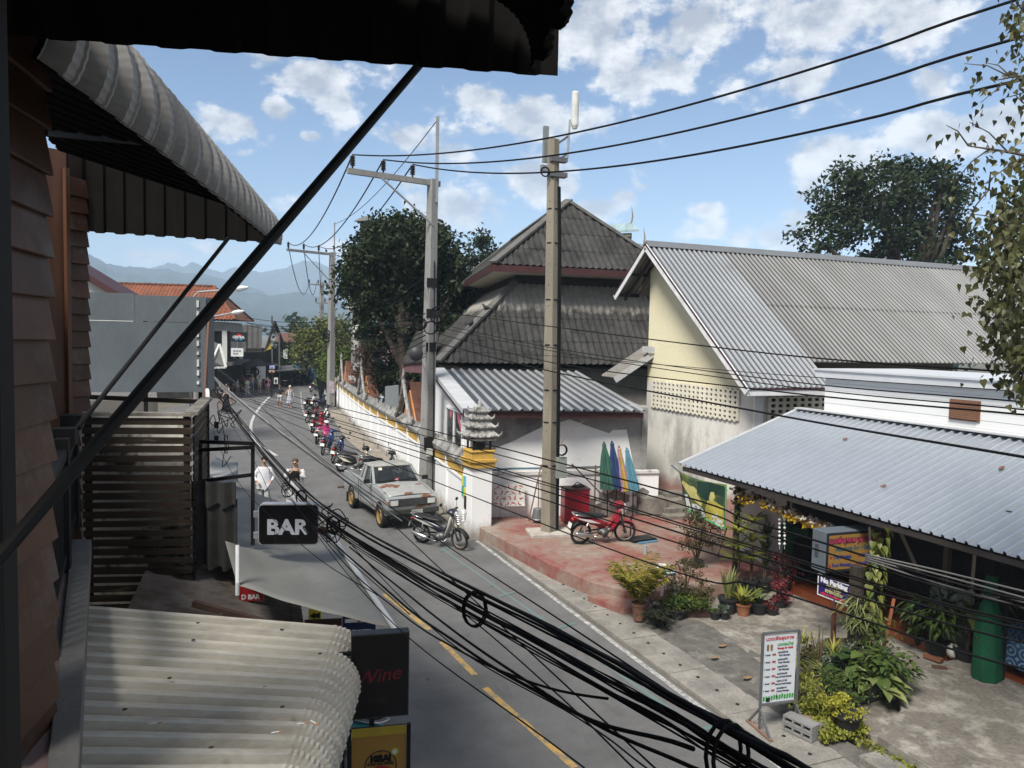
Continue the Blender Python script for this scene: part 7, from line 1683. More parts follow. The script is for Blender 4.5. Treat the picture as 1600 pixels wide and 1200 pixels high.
for a, b in ((r0_, r1_), (er[1], r1_), (er[2], r1_), (er[0], r0_)):
 k = int((b-a).length/.45)
 for j in range(k): m_.bar(a.lerp(b, j/k)+Z*.05, a.lerp(b, (j+.92)/k)+Z*.09, .26, .1)
m_.build('ridge_tiles', REDT, rh)
wl = [E0+ra_*(Wd-.8)+rb_*.9, E0+ra_*.9+rb_*.9, E0+ra_*.9+rb_*(Ln-.9), E0+ra_*(Wd-.8)+rb_*(Ln-.9)]
m_ = MB(); m_.prism([V((p.x, p.y, 5.55)) for p in wl], Z*.75); m_.build('upper_wall', mat('grey_veranda_beam', (.26, .26, .25), .8), rh)
m_ = MB(); m_.prism([V((p.x, p.y, 0)) for p in [q+(sum(wl, V())/4-q)*.12 for q in wl]], Z*5.6); m_.build('wall', FDARK, rh)
for k in range(4):
 c = wl[1].lerp(wl[0], k/3.4); MB().box((c.x, c.y, 4.2), (.38, .38, 2.8)).build('column', FARW, rh)
for k in range(1, 3):
 c = wl[1].lerp(wl[2], k/2.2); MB().box((c.x, c.y, 4.2), (.38, .38, 2.8)).build('column', FARW, rh)
m_ = MB(); m_.prism([V((p.x, p.y, 2.75)) for p in [q-(sum(wl, V())/4-q)*.12 for q in wl]], Z*.25); m_.build('balcony_slab', mat('dark_slab', (.08, .075, .07), .8), rh)
def fboard(name, label, px0, py0, px1, py1, d, m, x=V((.93, -.36, 0)), cat='sign'):
 c = D((px0+px1)/2, (py0+py1)/2, d); w, h = (px1-px0)*d/1200, (py1-py0)*d/1200; t = thing(name, label, cat, c-Z*h/2); n_ = x.cross(Z).normalized()
 MB().obox(c-x*w/2-Z*h/2, x*w, -n_*.08, Z*h).build('board', m, t); return t, c, x, n_, w, h
t, c, x, n_, w, h = fboard('shop_sign', 'black hanging CENTRAL sign with red crest and blue wave', 360, 519, 386, 534, 56, mat('sign_black', (.008, .009, .011), .6))
m_ = MB(); put_text(m_, 'CENTRAL', face_matrix(c+n_*.01-Z*.02, x, Z), .25, fitw=w*.72, bold=.01); m_.build('lettering', WPR, t)
m_ = MB(); m_.poly([c+n_*.01+x*a+Z*b for a, b in ((-.2, .09), (.22, .09), (.2, .17), (.06, .2), (.0, .26), (-.06, .17), (-.15, .15))]); m_.build('red_crest', mat('sign_red', (.5, .02, .02), .6), t)
m_ = MB(); m_.poly([c+n_*.01+x*a+Z*b for a, b in ((-.28, -.22), (-.05, -.23), (-.08, -.14), (-.25, -.12))]); m_.poly([c+n_*.01+x*a+Z*b for a, b in ((.05, -.23), (.28, -.22), (.25, -.12), (.08, -.14))]); m_.build('blue_wave', mat('sign_blue', (.03, .25, .5), .6), t)
MB().bar(c+x*w*.5+Z*.4, c+x*w*.5-Z*1.3, .06).build('hanger', STEELB, t)
t, c, x, n_, w, h = fboard('menu_board', 'white printed board with dark panels below the black hanging sign', 361, 544, 380, 557, 56, FARW)
for k in range(5):
 a = (k % 3-1)*.2; b = .1 if k < 3 else -.1; MB().obox(c+n_*.004+x*(a-.08)+Z*(b-.06), x*.16, n_*.01, Z*.12).build('print_block', mat('grey_blue_print', (.18, .2, .26), .7, var=.5, scale=12), t)
gr_ = thing('tiled_house', 'dark house with steep grey ribbed tile roof at street bend', 'house', gz(D(410, 600, 78)))
q = [D(384, 551, 76), D(409, 554, 76.5), D(425, 507, 81), D(386, 506, 81)]
m_ = MB(); m_.corr(q[0]+V((-3.2, 1.2, 0)), (q[1]-q[0])+V((3.2, -1.2, 0)), (q[3]-q[0])*1.0,   .55, .12, 'sine', .02); m_.build('roof', mat('grey_ribbed_tile', (.06, .058, .055), .9, var=.3, scale=1, fine=.3), gr_)
m_ = MB(); m_.bar(q[1]+V((.25, 0, .05)), q[2]+V((.25, 0, .25)), .12, .4); m_.bar(q[2]+V((.25, 0, .25)), q[2]+V((1.5, 1.5, -2.6)), .12, .4); m_.bar(q[2], q[2]+Z*.9, .12); m_.build('bargeboard', FDARK, gr_)
m_ = MB(); m_.prism([gz(q[0]), gz(q[1]), gz(q[1])+V((2.0, 3, 0)), gz(q[0])+V((2, 4, 0))], Z*3.9); m_.build('wall', FDARK, gr_)
m_ = MB(); m_.prism([D(412, 549, 76.6), D(424, 545, 77.5), D(423, 528, 79.5)], V((0, .2, 0))); m_.build('gable_panel', mat('dull_gold', (.2, .15, .03), .7), gr_)
for (px, py0, py1) in ((426, 545, 600), (437, 520, 600)): MB().bar(gz(D(px, py1, 77)), D(px-1, py0, 77), .14).build('post', mat('grey_post', (.1, .095, .09), .8), gr_)
bh = thing('brown_roof_house', 'low house with dull brown roof at the end of street', 'house', gz(D(448, 600, 92)))
m_ = MB(); m_.prism([D(430, 533, 88), D(474, 534, 90), D(470, 521, 96), D(432, 519, 95)], -Z*.12); m_.build('roof', REDT2, bh)
m_ = MB(); m_.prism([gz(D(433, 600, 90)), gz(D(470, 600, 91)), gz(D(470, 600, 97)), gz(D(433, 600, 97))], Z*4.3); m_.build('wall', FDARK, bh)
MB().box(D(446, 553, 88), (.45, .1, 1.1)).build('window', FARW, bh)
bs_ = thing('blue_shop', 'small blue fronted shop at the far bend', 'shop', gz(D(480, 605, 82)))
m_ = MB(); m_.prism([gz(D(462, 600, 82)), gz(D(494, 600, 82)), gz(D(496, 600, 88)), gz(D(466, 600, 88))], Z*2.9); m_.build('wall', mat('blue_shopfront', (.05, .14, .3), .7, var=.3), bs_)
MB().obox(D(470, 602, 81.8), D(480, 602, 81.8)-D(470, 602, 81.8), V((0, .1, 0)), Z*2.0).build('door', FDARK, bs_); MB().obox(D(473, 588, 81.6), D(481, 588, 81.6)-D(473, 588, 81.6), V((0, .1, 0)), Z*.6).build('notice', FARW, bs_)
m_ = MB(); m_.prism([D(430, 580, 76), D(487, 577, 82), D(470, 569, 88), D(436, 572, 84)], -Z*.1); m_.build('awning', mat('dim_grey_sheet', (.09, .09, .088), .8), bs_)
t = thing('round_emblem_board', 'pale shield shaped board above the far blue shop', 'sign', D(469, 566, 80)); m_ = MB(); c = D(469, 561, 80); m_.prism([c+V((a, 0, b)) for a, b in ((-.55, -.4), (.55, -.4), (.6, .1), (.35, .35), (0, .5), (-.35, .35), (-.6, .1))], V((0, .1, 0))); m_.build('board', FARW, t); MB().box(c+V((0, -.03, -.05)), (.5, .04, .35)).build('emblem', mat('grey_blue_print', (.2, .2, .2), .7), t)
ta = thing('triangle_awning', 'white tubed triangular awning end on the left shops', 'awning', D(340, 575, 38))
T0, T1_, T2 = D(332, 564, 37.5), D(343, 538, 38), D(353, 574, 37.5)
for a, b in ((T0, T1_), (T1_, T2), (T2, T2+V((-1.5, 0, -.05)))): MB().bar(a, b, .09).build('tube', FARW, ta)
m_ = MB(); m_.prism([T0+V((0, .06, 0)), T1_+V((0, .06, 0)), T2+V((0, .06, 0))], V((-.2, 3.5, .1))); m_.build('cloth', mat('grey_green_canvas', (.10, .105, .10), .8), ta)
m_ = MB(); m_.prism([D(326, 562, 44), D(338, 555, 44), D(338, 536, 44), D(328, 536, 44)], V((0, .1, 0))); tag(m_.build('green_notice', mat('pale_green_notice', (.3, .42, .34), .7)), 'pale green notice behind white triangular awning', 'sign')
for k, (a, b, z, lab) in enumerate((((330, 571), (378, 569), 62, 'long dark canvas awning over left market stalls'), ((380, 573), (420, 571), 70, 'dark awning beside the black and white cafe wall'), ((395, 566), (438, 572), 76, 'grey sloping awning in front of grey tiled house'))):
 t = thing('shop_awning', lab, 'awning', D(*a, z), 0, 'dark awnings at the bend'); p, q_ = D(*a, z), D(*b, z+2)
 m_ = MB(); m_.prism([p, q_, q_+V((-.6, 2.6, .55)), p+V((-.6, 2.6, .55))], -Z*.05); m_.build('cloth', mat('dark_canvas_%d' % k, ((.03, .03, .03), (.035, .03, .028), (.085, .09, .085))[k], .8), t)
 for e in (p, q_): MB().bar(gz(e)+V((0, .1, 0)), e-Z*.05+V((0, .1, 0)), .07).build('post', STEELB, t)
t = thing('cafe', 'white cafe wall with round black logo between awnings', 'shop', gz(D(405, 600, 62)))
m_ = MB(); m_.prism([gz(D(325, 600, 66)), gz(D(416, 600, 76)), gz(D(416, 600, 79)), gz(D(325, 600, 69))], Z*3.6); m_.build('wall', FDARK, t)
m_ = MB(); m_.obox(D(401, 592, 73.5), D(415, 592, 74.5)-D(401, 592, 73.5), V((0, .1, 0)), Z*1.25); m_.build('white_wall', FARW, t)
c = D(398.5, 581, 72.8); m_ = MB().torus(c, .33, .08, 'Y', 20, 6); m_.build('round_logo', BLK, t)
for k in range(3): MB().obox(D(384, 577+k*4, 71.5), D(392, 577+k*4, 71.5)-D(384, 577+k*4, 71.5), V((0, .05, 0)), Z*.1).build('white_line', FARW, t)
t, c, x, n_, w, h = fboard('post_sign', 'white square notice on the far cafe terrace', 428, 590, 434, 600, 66, FARW); MB().bar(gz(c), c, .06).build('post', STEELB, t); MB().box(c+n_*.02, (.18, .05, .2)).build('print', BLK, t)
t, c, x, n_, w, h = fboard('small_sign', 'tiny blue and white sign above the white square notice', 421, 571, 429, 576, 66, mat('pale_blue_sign', (.3, .36, .55), .7)); MB().bar(gz(c), c, .06).build('post', STEELB, t)
t, c, x, n_, w, h = fboard('small_sign', 'tiny brown striped sign under the blue white one', 420, 578, 429, 582, 65, mat('pale_brown_sign', (.3, .2, .14), .7)); MB().bar(gz(c), c, .06).build('post', STEELB, t)
rng = random.Random(31)
for k in range(11):
 px = 424+k*6.2+rng.uniform(-2, 2); b = gz(G(px, 604-k*.35+rng.uniform(-1, 1), 0)); t = thing('potted_shrub', 'dim potted shrub lining the shaded far bend', 'potted plant', b, 0, 'potted shrubs lining the far bend')
 MB().lathe([(.22, 0), (.3, .5)], b, 10).build('pot', mat('far_pot', (.08, .06, .05), .8), t); m_ = MB(); leafcloud(m_, [(b.x, b.y, b.z+.95, .55, .55, .6)], 120, .28, .4, rng=rng); m_.build('foliage', LDK2, t)
for k, (px, py) in enumerate(((371, 615), (379, 612), (366, 619))):
 b = gz(G(px, py)); t = thing('market_table', 'small wooden stall table among people at left', 'table', b, .3, 'stall tables by the left crowd'); WS = mat('stall_wood', (.22, .12, .06), .8)
 MB().box(b+Z*.75, (.9, .6, .05)).build('tabletop', WS, t)
 for sx in (-.4, .4):
  for sy in (-.25, .25): MB().box(b+V((sx, sy, .37)), (.06, .06, .73)).build('leg', WS, t)
 for j in range(3): MB().box(b+V((rng.uniform(-.3, .3), rng.uniform(-.2, .2), .85)), (.2, .18, .16)).build('goods', mat('goods_%d' % j, ((.4, .38, .36), (.12, .3, .35), (.4, .1, .1))[j], .8), t)
t = thing('yard_fence', 'dark green corrugated fence behind temple wall', 'fence', V((11, 34, 0)))
a, b = D(648, 650, 34), D(676, 650, 31); a.z = b.z = 0; m_ = MB(); m_.corr(a, b-a, Z*3.25, .18, .03, 'sine', .01); m_.build('sheet', mat('dark_green_sheet', (.028, .036, .03), .7, var=.2), t); MB().bar(a+Z*3.27, b+Z*3.27, .06).build('rail', STEELB, t)
t = thing('yard_roof', 'low grey roof edge with pink valance beside horn loudspeaker', 'roof', D(650, 590, 34)); p, q_ = D(628, 566, 36), D(680, 562, 30)
m_ = MB(); m_.prism([p, q_, q_+V((.6, 1.5, 1.1)), p+V((1.5, 3.0, 1.5))], -Z*.08); m_.build('sheet', FIB, t); m_ = MB(); m_.prism([p-Z*.05+V((.1, .3, 0)), q_-Z*.05+V((.1, .3, 0)), q_-Z*.6+V((.1, .3, 0)), p-Z*.45+V((.1, .3, 0))], V((0, .05, 0))); m_.build('valance', mat('dull_pink', (.16, .08, .085), .8), t)
MB().tube([p+V((1.0, .2, -.4)), p+V((1.0, .2, -2.0)), p+V((.8, .1, -2.1))], .05, 6).build('downpipe', mat('blue_grey_pipe', (.25, .32, .34), .6), t); MB().bar(V((p.x+1.5, p.y+1, 0)), p+V((1.5, 1, 0)), .1).build('post', STEELB, t)
t = tag(MB().obox(gz(D(603, 690, 36.5)), D(622, 690, 35.5)-D(603, 690, 36.5), V((0, .3, 0)), Z*3.1).build('grey_panel_wall', mat('grey_panel', (.2, .215, .22), .7, var=.08)), 'plain grey panel wall standing between the two near gables', 'wall')
t = tag(MB().obox(gz(D(560, 660, 46)), D(582, 660, 44)-D(560, 660, 46), V((0, .3, 0)), Z*2.9).build('grey_panel_wall', MATS['grey_panel']), 'plain grey panel wall left of the second gable', 'wall')
t = thing('temple_house', 'pale house with reddish roof glimpsed behind big tree', 'house', gz(D(590, 560, 85)))
m_ = MB(); m_.prism([gz(D(560, 560, 85)), gz(D(612, 560, 85)), gz(D(612, 560, 92)), gz(D(560, 560, 92))], Z*5.6); m_.build('wall', mat('far_pink_wall', (.35, .3, .28), .8), t); m_ = MB(); m_.prism([D(555, 527, 84), D(616, 527, 84), D(606, 508, 90), D(566, 508, 90)], -Z*.15); m_.build('roof', REDT2, t)
t = thing('roof_pavilion', 'tiny grey pavilion roof poking above the big tree', 'roof', D(570, 345, 60)); m_ = MB(); c = D(572, 344, 62); m_.lathe([(1.0, -.15), (.5, .15), (.08, .32)], c, 4); m_.build('roof_cap', mat('grey_pavilion', (.13, .13, .13), .8), t); m_ = MB(); m_.box(c-Z*.7, (.8, .8, 1.2)); m_.bar(c+V((0, 0, -1)), gz(c), .5); m_.build('tower', FDARK, t)
t = thing('left_house_row', 'dim plain side wall of the next house behind hoarding', 'house', V((-3, 20, 0))); m_ = MB(); m_.prism([(-7, 15.2, 0), (-.55, 14.2, 0), (-1.2, 27, 0), (-7, 27, 0)], Z*4.4); m_.build('wall', mat('dim_house_wall', (.14, .13, .12), .85), t)
t = thing('easel_board', 'black and white triangular board leaning by the slim pole', 'sign', gz(G(503, 636))); p = gz(G(503, 636)); m_ = MB(); m_.prism([p+V((-.1, -.2, 0)), p+V((.9, .2, .1)), p+V((.75, .3, 1.5)), p+V((-.5, -.2, 2.3))], V((.05, .1, 0))); m_.build('board', BLK, t); m_ = MB(); m_.prism([p+V((-.02, -.24, .5)), p+V((.45, -.05, .6)), p+V((.2, -.1, 1.4))], V((0, -.02, 0))); m_.build('white_patch', FARW, t)
# ================================================================ plants, pots, signs and small things on the right
rng = random.Random(77)
POTB = mat('black_plastic_pot', (.02, .02, .021), .6, var=.2); POTT = mat('terracotta_pot', (.26, .105, .055), .85, var=.25, scale=5, stain=(.3, .22, .18), st=(.55, .7), ss=4); POTG = mat('grey_plastic_pot', (.10, .10, .10), .7)
LV = dict(yg=leafmat('lime_leaf', (.10, .13, .02), (.30, .29, .05), .3), gr=leafmat('mid_green_leaf', (.03, .06, .015), (.09, .13, .03)), dk=leafmat('dark_glossy_leaf', (.010, .022, .010), (.035, .055, .02), .1, .35), sp=leafmat('spiky_dark_leaf', (.012, .016, .010), (.035, .035, .02), .1, .4), rd=leafmat('red_leaf', (.10, .012, .018), (.22, .05, .05)), br=leafmat('olive_brown_leaf', (.04, .04, .018), (.11, .095, .04)), pa=leafmat('palm_yellow_leaf', (.09, .13, .02), (.38, .29, .05), .3), va=leafmat('variegated_leaf', (.08, .12, .03), (.32, .33, .13), .3), gy=leafmat('grey_green_leaf', (.06, .085, .06), (.15, .18, .13)), ol=leafmat('pothos_leaf', (.05, .085, .015), (.22, .22, .05), .25, .4), se=leafmat('sedum_yellow', (.22, .24, .03), (.42, .38, .05), .3))
PINKF = leafmat('pink_flower', (.40, .08, .10), (.6, .22, .22)); YELF = leafmat('yellow_flower', (.55, .36, .02), (.75, .55, .08)); WHTF = leafmat('white_flower', (.5, .42, .38), (.7, .66, .6))
def pot(parent, b, r, h, m, soil=True):
 p = MB().lathe([(r*.72, 0), (r*.95, h*.85), (r*1.06, h*.86), (r*1.06, h), (r*.92, h), (r*.88, h*.93)], b, 16).build('pot', m, parent, smooth=False)
 return p
def straps(mb, b, n, L, w, droop, spread, up=.9, j=.3):
 for k in range(n):
  a = rng.uniform(0, 2*PI); l = L*rng.uniform(1-j, 1+j*.6); d = V((math.cos(a)*spread, math.sin(a)*spread, up*rng.uniform(.7, 1.15))).normalized(); side = d.cross(Z).normalized()
  pts = []; p = V(b)+V((rng.gauss(0, .02), rng.gauss(0, .02), 0)); dd = d.copy()
  for s in range(6):
   pts.append(p.copy()); p = p+dd*(l/5); dd = (dd-Z*(droop*.22)).normalized()
  ws = [w*.55, w*.9, w, w*.85, w*.5, w*.04]; base = len(mb.v)
  for q, ww in zip(pts, ws): mb.v.append(q-side*ww/2); mb.v.append(q+side*ww/2)
  for s in range(5): mb.f.append([base+2*s, base+2*s+1, base+2*s+3, base+2*s+2]); mb.mi.append(mb.cur)
def fronds(mb, b, n, L, droop, spread=.75, lf=.3):
 for k in range(n):
  a = 2*PI*k/n+rng.uniform(-.3, .3); l = L*rng.uniform(.75, 1.1); d = V((math.cos(a)*spread, math.sin(a)*spread, rng.uniform(1.1, 2.3))).normalized(); p = V(b); dd = d.copy(); pts = []
  for s in range(12):
   pts.append(p.copy()); p = p+dd*(l/11); dd = (dd-Z*droop*.10).normalized()
  mb.tube(pts, [.012-.0008*s for s in range(12)], 4)
  for s in range(3, 12):
   t = (pts[s]-pts[s-1]).normalized(); side = t.cross(Z).normalized()
   for sg in (-1, 1):
    for half in (0, .5):
     q = pts[s-1].lerp(pts[s], half); dv = (side*sg+t*.8-Z*rng.uniform(.05, .5)).normalized(); w = dv.cross(Z).normalized()*.02; ll = lf*(1-abs(s-7)/9)*rng.uniform(.8, 1.1)
     mb.add([q-w*.5, q+w*.5, q+dv*ll*.55+w*.8-Z*.01, q+dv*ll-Z*.05, q+dv*ll*.55-w*.8-Z*.01], [(0, 1, 2, 3, 4)])
def broad(mb, b, n, L, w, h, spread=.5, droop=.5):
 for k in range(n):
  a = rng.uniform(0, 2*PI); st = V(b)+V((math.cos(a), math.sin(a), 0))*rng.uniform(.02, spread)+Z*rng.uniform(h*.35, h); d = V((math.cos(a+rng.gauss(0, .5)), math.sin(a+rng.gauss(0, .5)), rng.uniform(-.5, .7))).normalized(); s = rng.uniform(.7, 1.25)
  side = d.cross(Z).normalized(); up = side.cross(d)
  P_ = [st+d*(L*s*x)+side*(w*s*y)+up*(zz*L*s)-Z*(droop*L*s*x*x*.5) for x, y, zz in ((0,0,0),(.2,.42,.06),(.5,.5,.08),(.8,.28,.05),(1.05,0,0),(.8,-.28,.05),(.5,-.5,.08),(.2,-.42,.06),(.5,0,-.0))]
  mb.add(P_, [(0, 8, 2, 1), (8, 4, 3, 2), (0, 7, 6, 8), (8, 6, 5, 4)])
def plant(name, label, b, fn, m, potr=0, poth=0, potm=None, cat='plant', group=None, stem=None, flower=None):
 t = thing(name, label, cat, b, 0, group); b = V(b)
 if potr: pot(t, b, potr, poth, potm)
 mb = MB(); fn(mb, b+Z*(poth*.9)); mb.build('foliage', m, t)
 if stem: ms_ = MB(); stem(ms_, b+Z*(poth*.9)); ms_.build('stem', mat('thin_brown_stem', (.09, .065, .04), .9), t)
 if flower: mf = MB(); flower[0](mf, b+Z*poth); mf.build('flowers', flower[1], t)
 return t
def bushf(rx, rz, n, size, cl=.18, up=.0): return lambda mb, b: leafcloud(mb, [(b.x, b.y, b.z+rz*.75+up, rx, rx, rz)], n, size, cl, rng=rng)
def stems(n, h, sp):
 def f(mb, b):
  for k in range(n):
   a = rng.uniform(0, 6.28); e = b+V((math.cos(a)*sp*rng.random(), math.sin(a)*sp*rng.random(), h*rng.uniform(.7, 1))); mb.tube([b, b.lerp(e, .5)+V((rng.gauss(0, .03), rng.gauss(0, .03), 0)), e], [.014, .01, .005], 5)
 return f
FZ, TZ = .09, .37
b = G(998, 968, .09); plant('areca_palm', 'yellowing areca palm in tall clay pot at terrace corner', b, lambda mb, p: fronds(mb, p, 22, 1.05, .9, .7, .34), LV['pa'], .15, .34, mat('dim_clay_pot', (.14, .07, .045), .9, var=.3), 'palm')
b = G(1024, 974, .08); plant('spiky_bush', 'dark spiky leaved bush in front of clay palm pot', b, lambda mb, p: [straps(mb, p+V((rng.gauss(0, .16), rng.gauss(0, .16), rng.uniform(0, .3))), 7, .26, .035, .6, .9, .5) for _ in range(34)], LV['sp'], cat='bush')
b = G(1058, 965, .09); plant('trough_plant', 'low fresh green herb trough beside the spiky bush', b, lambda mb, p: leafcloud(mb, [(p.x, p.y, p.z+.14, .42, .25, .16), (p.x+.3, p.y-.1, p.z+.12, .3, .2, .14)], 1500, .055, .1, rng=rng), LV['gr'], .2, .2, POTB, 'potted plant')
b = G(1083, 962, .09); t = plant('trough_plant', 'brown trough of trailing lime green plant before terrace', b, lambda mb, p: leafcloud(mb, [(p.x, p.y, p.z+.25, .35, .22, .14)], 1100, .05, .09, rng=rng), LV['yg'], cat='potted plant')
MB().box(b+Z*.1, (.62, .24, .2), rz=-.35).build('trough', mat('brown_trough', (.06, .035, .028), .8), t)
b = G(1060, 945, .12); plant('aloe_clump', 'grey green spiky clump amid the terrace edge pots', b, lambda mb, p: straps(mb, p, 40, .38, .03, .5, .8, .7), LV['gy'], .15, .22, POTG, 'potted plant')
b = G(1072, 934, TZ); plant('flower_shrub', 'loose rose shrub with small pink flowers on terrace edge', b, bushf(.42, .38, 900, .06, .14), LV['br'], .12, .15, POTB, 'shrub', stem=stems(9, .7, .4), flower=(lambda mb, p: leafcloud(mb, [(p.x, p.y, p.z+.45, .42, .42, .28)], 90, .05, .03, rng=rng), PINKF))
b = G(1088, 886, TZ); plant('tall_shrub', 'tall sparse olive shrub standing on red terrace', b, lambda mb, p: leafcloud(mb, [(p.x, p.y, p.z+.75, .42, .42, .5), (p.x-.25, p.y, p.z+.55, .3, .3, .4), (p.x+.3, p.y, p.z+.6, .3, .3, .35), (p.x-.1, p.y, p.z+1.05, .2, .2, .25)], 1500, .06, .16, rng=rng), LV['br'], .16, .16, POTB, 'shrub', stem=stems(14, 1.1, .5))
b = G(1038, 926, TZ); t = thing('white_stool', 'white plastic stool holding pale shell ornaments on terrace', 'stool', b); WP = mat('white_plastic', (.62, .63, .63), .5)
MB().box(b+Z*.42, (.34, .34, .035)).build('seat', WP, t, bevel=.01)
for sx in (-1, 1):
 for sy in (-1, 1): MB().bar(b+V((sx*.17, sy*.17, 0)), b+V((sx*.13, sy*.13, .41)), .04).build('leg', WP, t)
t = thing('shell_ornament', 'heap of pale shells on a dish upon white stool', 'ornament', b+Z*.44); m_ = MB(); m_.lathe([(.1, 0), (.22, .03), (.2, .035)], b+Z*.44, 16); m_.build('dish', mat('pale_blue_dish', (.3, .45, .5), .5), t); m_ = MB()
for k in range(9): m_.ell(b+V((rng.gauss(0, .07), rng.gauss(0, .07), .49+rng.uniform(0, .08))), (.06, .05, .045), 8, 6)
m_.build('shells', mat('bone_white', (.55, .5, .43), .7), t)
PG = 'pots by the shop corner'
def pp(px, py, lab, fn, lm, r, h, pm, **kw): return plant('potted_plant', lab, G(px, py, FZ), fn, lm, r, h, pm, 'potted plant', PG, **kw)
pp(1137, 957, 'black pot of upright yellow striped snake plant, left of clay pot', lambda mb, p: straps(mb, p, 34, .62, .055, .25, .35, 1.2), LV['va'], .2, .32, POTB)
pp(1161, 961, 'clay pot with arching lime green dracaena', lambda mb, p: straps(mb, p, 44, .55, .05, .9, .7, 1.0), LV['yg'], .15, .24, POTT)
pp(1184, 958, 'black pot with short green strap leaves right of clay pot', lambda mb, p: straps(mb, p, 30, .36, .035, .7, .7, .9), LV['gr'], .2, .24, POTB)
pp(1206, 960, 'small black pot of red leaved begonia', bushf(.16, .14, 260, .06, .08), LV['rd'], .13, .14, POTB)
pp(1218, 948, 'black pot with crimson croton by shop doorway', bushf(.24, .24, 500, .07, .1), LV['rd'], .15, .2, POTB)
pp(1117, 967, 'small black square pot of cress, nearest the forecourt edge', bushf(.14, .08, 200, .04, .06), LV['gr'], .11, .15, POTB)
pp(1132, 967, 'small black pot with thin greenery beside square pot', bushf(.13, .09, 180, .04, .06), LV['gy'], .11, .15, POTB)
pp(1101, 962, 'grey pot with orange brown foliage at trough end', bushf(.2, .24, 360, .06, .1), LV['br'], .13, .2, POTG)
pp(1150, 930, 'taller yellow green dracaena cane behind snake plant', lambda mb, p: [straps(mb, p+Z*h, 26, .5, .06, .9, .9, .8) for h in (.75, 1.1, .45)], LV['yg'], .16, .3, POTB, stem=stems(4, 1.1, .12))
pp(1172, 928, 'second dracaena cane with bright top near black post', lambda mb, p: [straps(mb, p+Z*h, 24, .45, .055, .9, .9, .8) for h in (.5, .9, 1.3)], LV['yg'], .16, .3, POTB, stem=stems(4, 1.3, .1))
pp(1193, 925, 'tall green cactus like stalk before white shop wall', lambda mb, p: [straps(mb, p+Z*h, 12, .4, .07, .3, .4, 1.0) for h in (.3, .6, .9)], LV['gr'], .16, .3, POTB, stem=stems(3, 1.2, .1))
pp(1222, 928, 'dusky maroon shrub in pot beside the shop door', bushf(.3, .42, 700, .07, .14), LV['rd'], .17, .3, POTB, stem=stems(8, .8, .3))
t = thing('post_vine', 'small yellow green vine climbing black post near banner', 'vine', V((11.3, 13.8, 1.4))); m_ = MB(); leafcloud(m_, [(11.3, 13.75, 1.75, .16, .16, .5), (11.25, 13.7, 2.15, .2, .2, .2)], 420, .07, .09, rng=rng); m_.build('foliage', LV['ol'], t); m_ = MB(); leafcloud(m_, [(11.2, 13.75, 2.35, .3, .2, .12)], 60, .06, .05, rng=rng); m_.build('flowers', WHTF, t)
t = thing('flower_garland', 'garland of yellow and whitish blossoms hung under blue roof edge', 'garland', PX(1220, 800, 11.15)); cls = [PX(x, y, 11.15) for x, y in ((1158, 778), (1180, 780), (1205, 790), (1230, 802), (1255, 812), (1280, 822), (1300, 832), (1322, 838))]; gl = spline(cls, 6)
m_ = MB(); [leafcloud(m_, [(p.x, p.y, p.z-.03, .12, .16, .10)], 24, .075, .04, rng=rng) for p in gl]; m_.build('yellow_blossom', YELF, t); m_ = MB(); [leafcloud(m_, [(p.x, p.y, p.z+.06, .12, .16, .08)], 22, .065, .04, rng=rng) for p in gl]; m_.build('pale_blossom', WHTF, t); m_ = MB(); [leafcloud(m_, [(p.x, p.y, p.z+.02, .1, .14, .12)], 14, .08, .04, rng=rng) for p in gl]; m_.build('brown_leaves', LBW, t)
t = thing('shell_mobile', 'pair of white bead strings hanging below flower garland', 'mobile', PX(1221, 830, 11.2))
for px in (1218, 1226):
 m_ = MB()
 for k in range(7): m_.ell(PX(px, 812+k*6.3, 11.2), .028, 8, 6)
 m_.tube([PX(px, 802, 11.2), PX(px, 858, 11.2)], .004, 4); m_.build('bead_string', mat('white_bead', (.6, .6, .57), .5), t)
t = thing('green_cloth', 'dark green cloth bag hanging on white shop wall', 'cloth', V((12.38, 13.9, 1.6))); c = PX(1228, 842, 12.38); m_ = MB(); m_.lathe([(.03, .42), (.10, .38), (.2, .22), (.23, 0), (.22, -.32), (.12, -.36)], c, 14, sy=1.0, sx=.35); m_.shell(lambda u, v: c+V((0, -.1-.55*u, .32-.28*v+.12*u*v+.06*u)), 6, 3, V((.02, 0, 0))); m_.build('cloth', mat('bottle_green_cloth', (.012, .07, .035), .8, var=.25), t)
MB().tube([c+Z*.42, c+Z*.8], .008, 5).build('string', STEELB, t)
for k, (px, py) in enumerate(((1190, 812),)): tag(MB().box(PX(px, py, 12.38), (.06, .28, .2)).build('wall_box', mat('pale_wall_box', (.4, .4, .38), .7)), 'small pale electrical box on white shop wall', 'box')
t = thing('glass_panel', 'dirty pale panel leaning at foot of white shop wall', 'panel', V((12.2, 13.6, .1))); m_ = MB(); m_.obox((12.2, 13.38, .1), (.12, .05, 1.0), (.0, .55, 0), (-.02, 0, 0)); m_.build('pane', mat('dirty_pane', (.32, .34, .33), .4, var=.4, scale=3, stain=(.06, .06, .06), st=(.5, .6), ss=2), t); m_ = MB(); m_.bar((12.18, 13.37, .1), (12.3, 13.42, 1.1), .03); m_.build('edge', mat('pale_cyan_edge', (.3, .42, .42), .6), t)
BZ = .25
bed = MB(); bb_ = [G(*q, .1) for q in ((1232, 1092), (1250, 1048), (1290, 1010), (1350, 1010), (1415, 1050), (1405, 1085), (1350, 1100), (1300, 1120), (1262, 1120))]
t = thing('planting_bed', 'stone edged planting bed with stump beside the forecourt kerb', 'planter', (bb_[0]+bb_[4])/2)
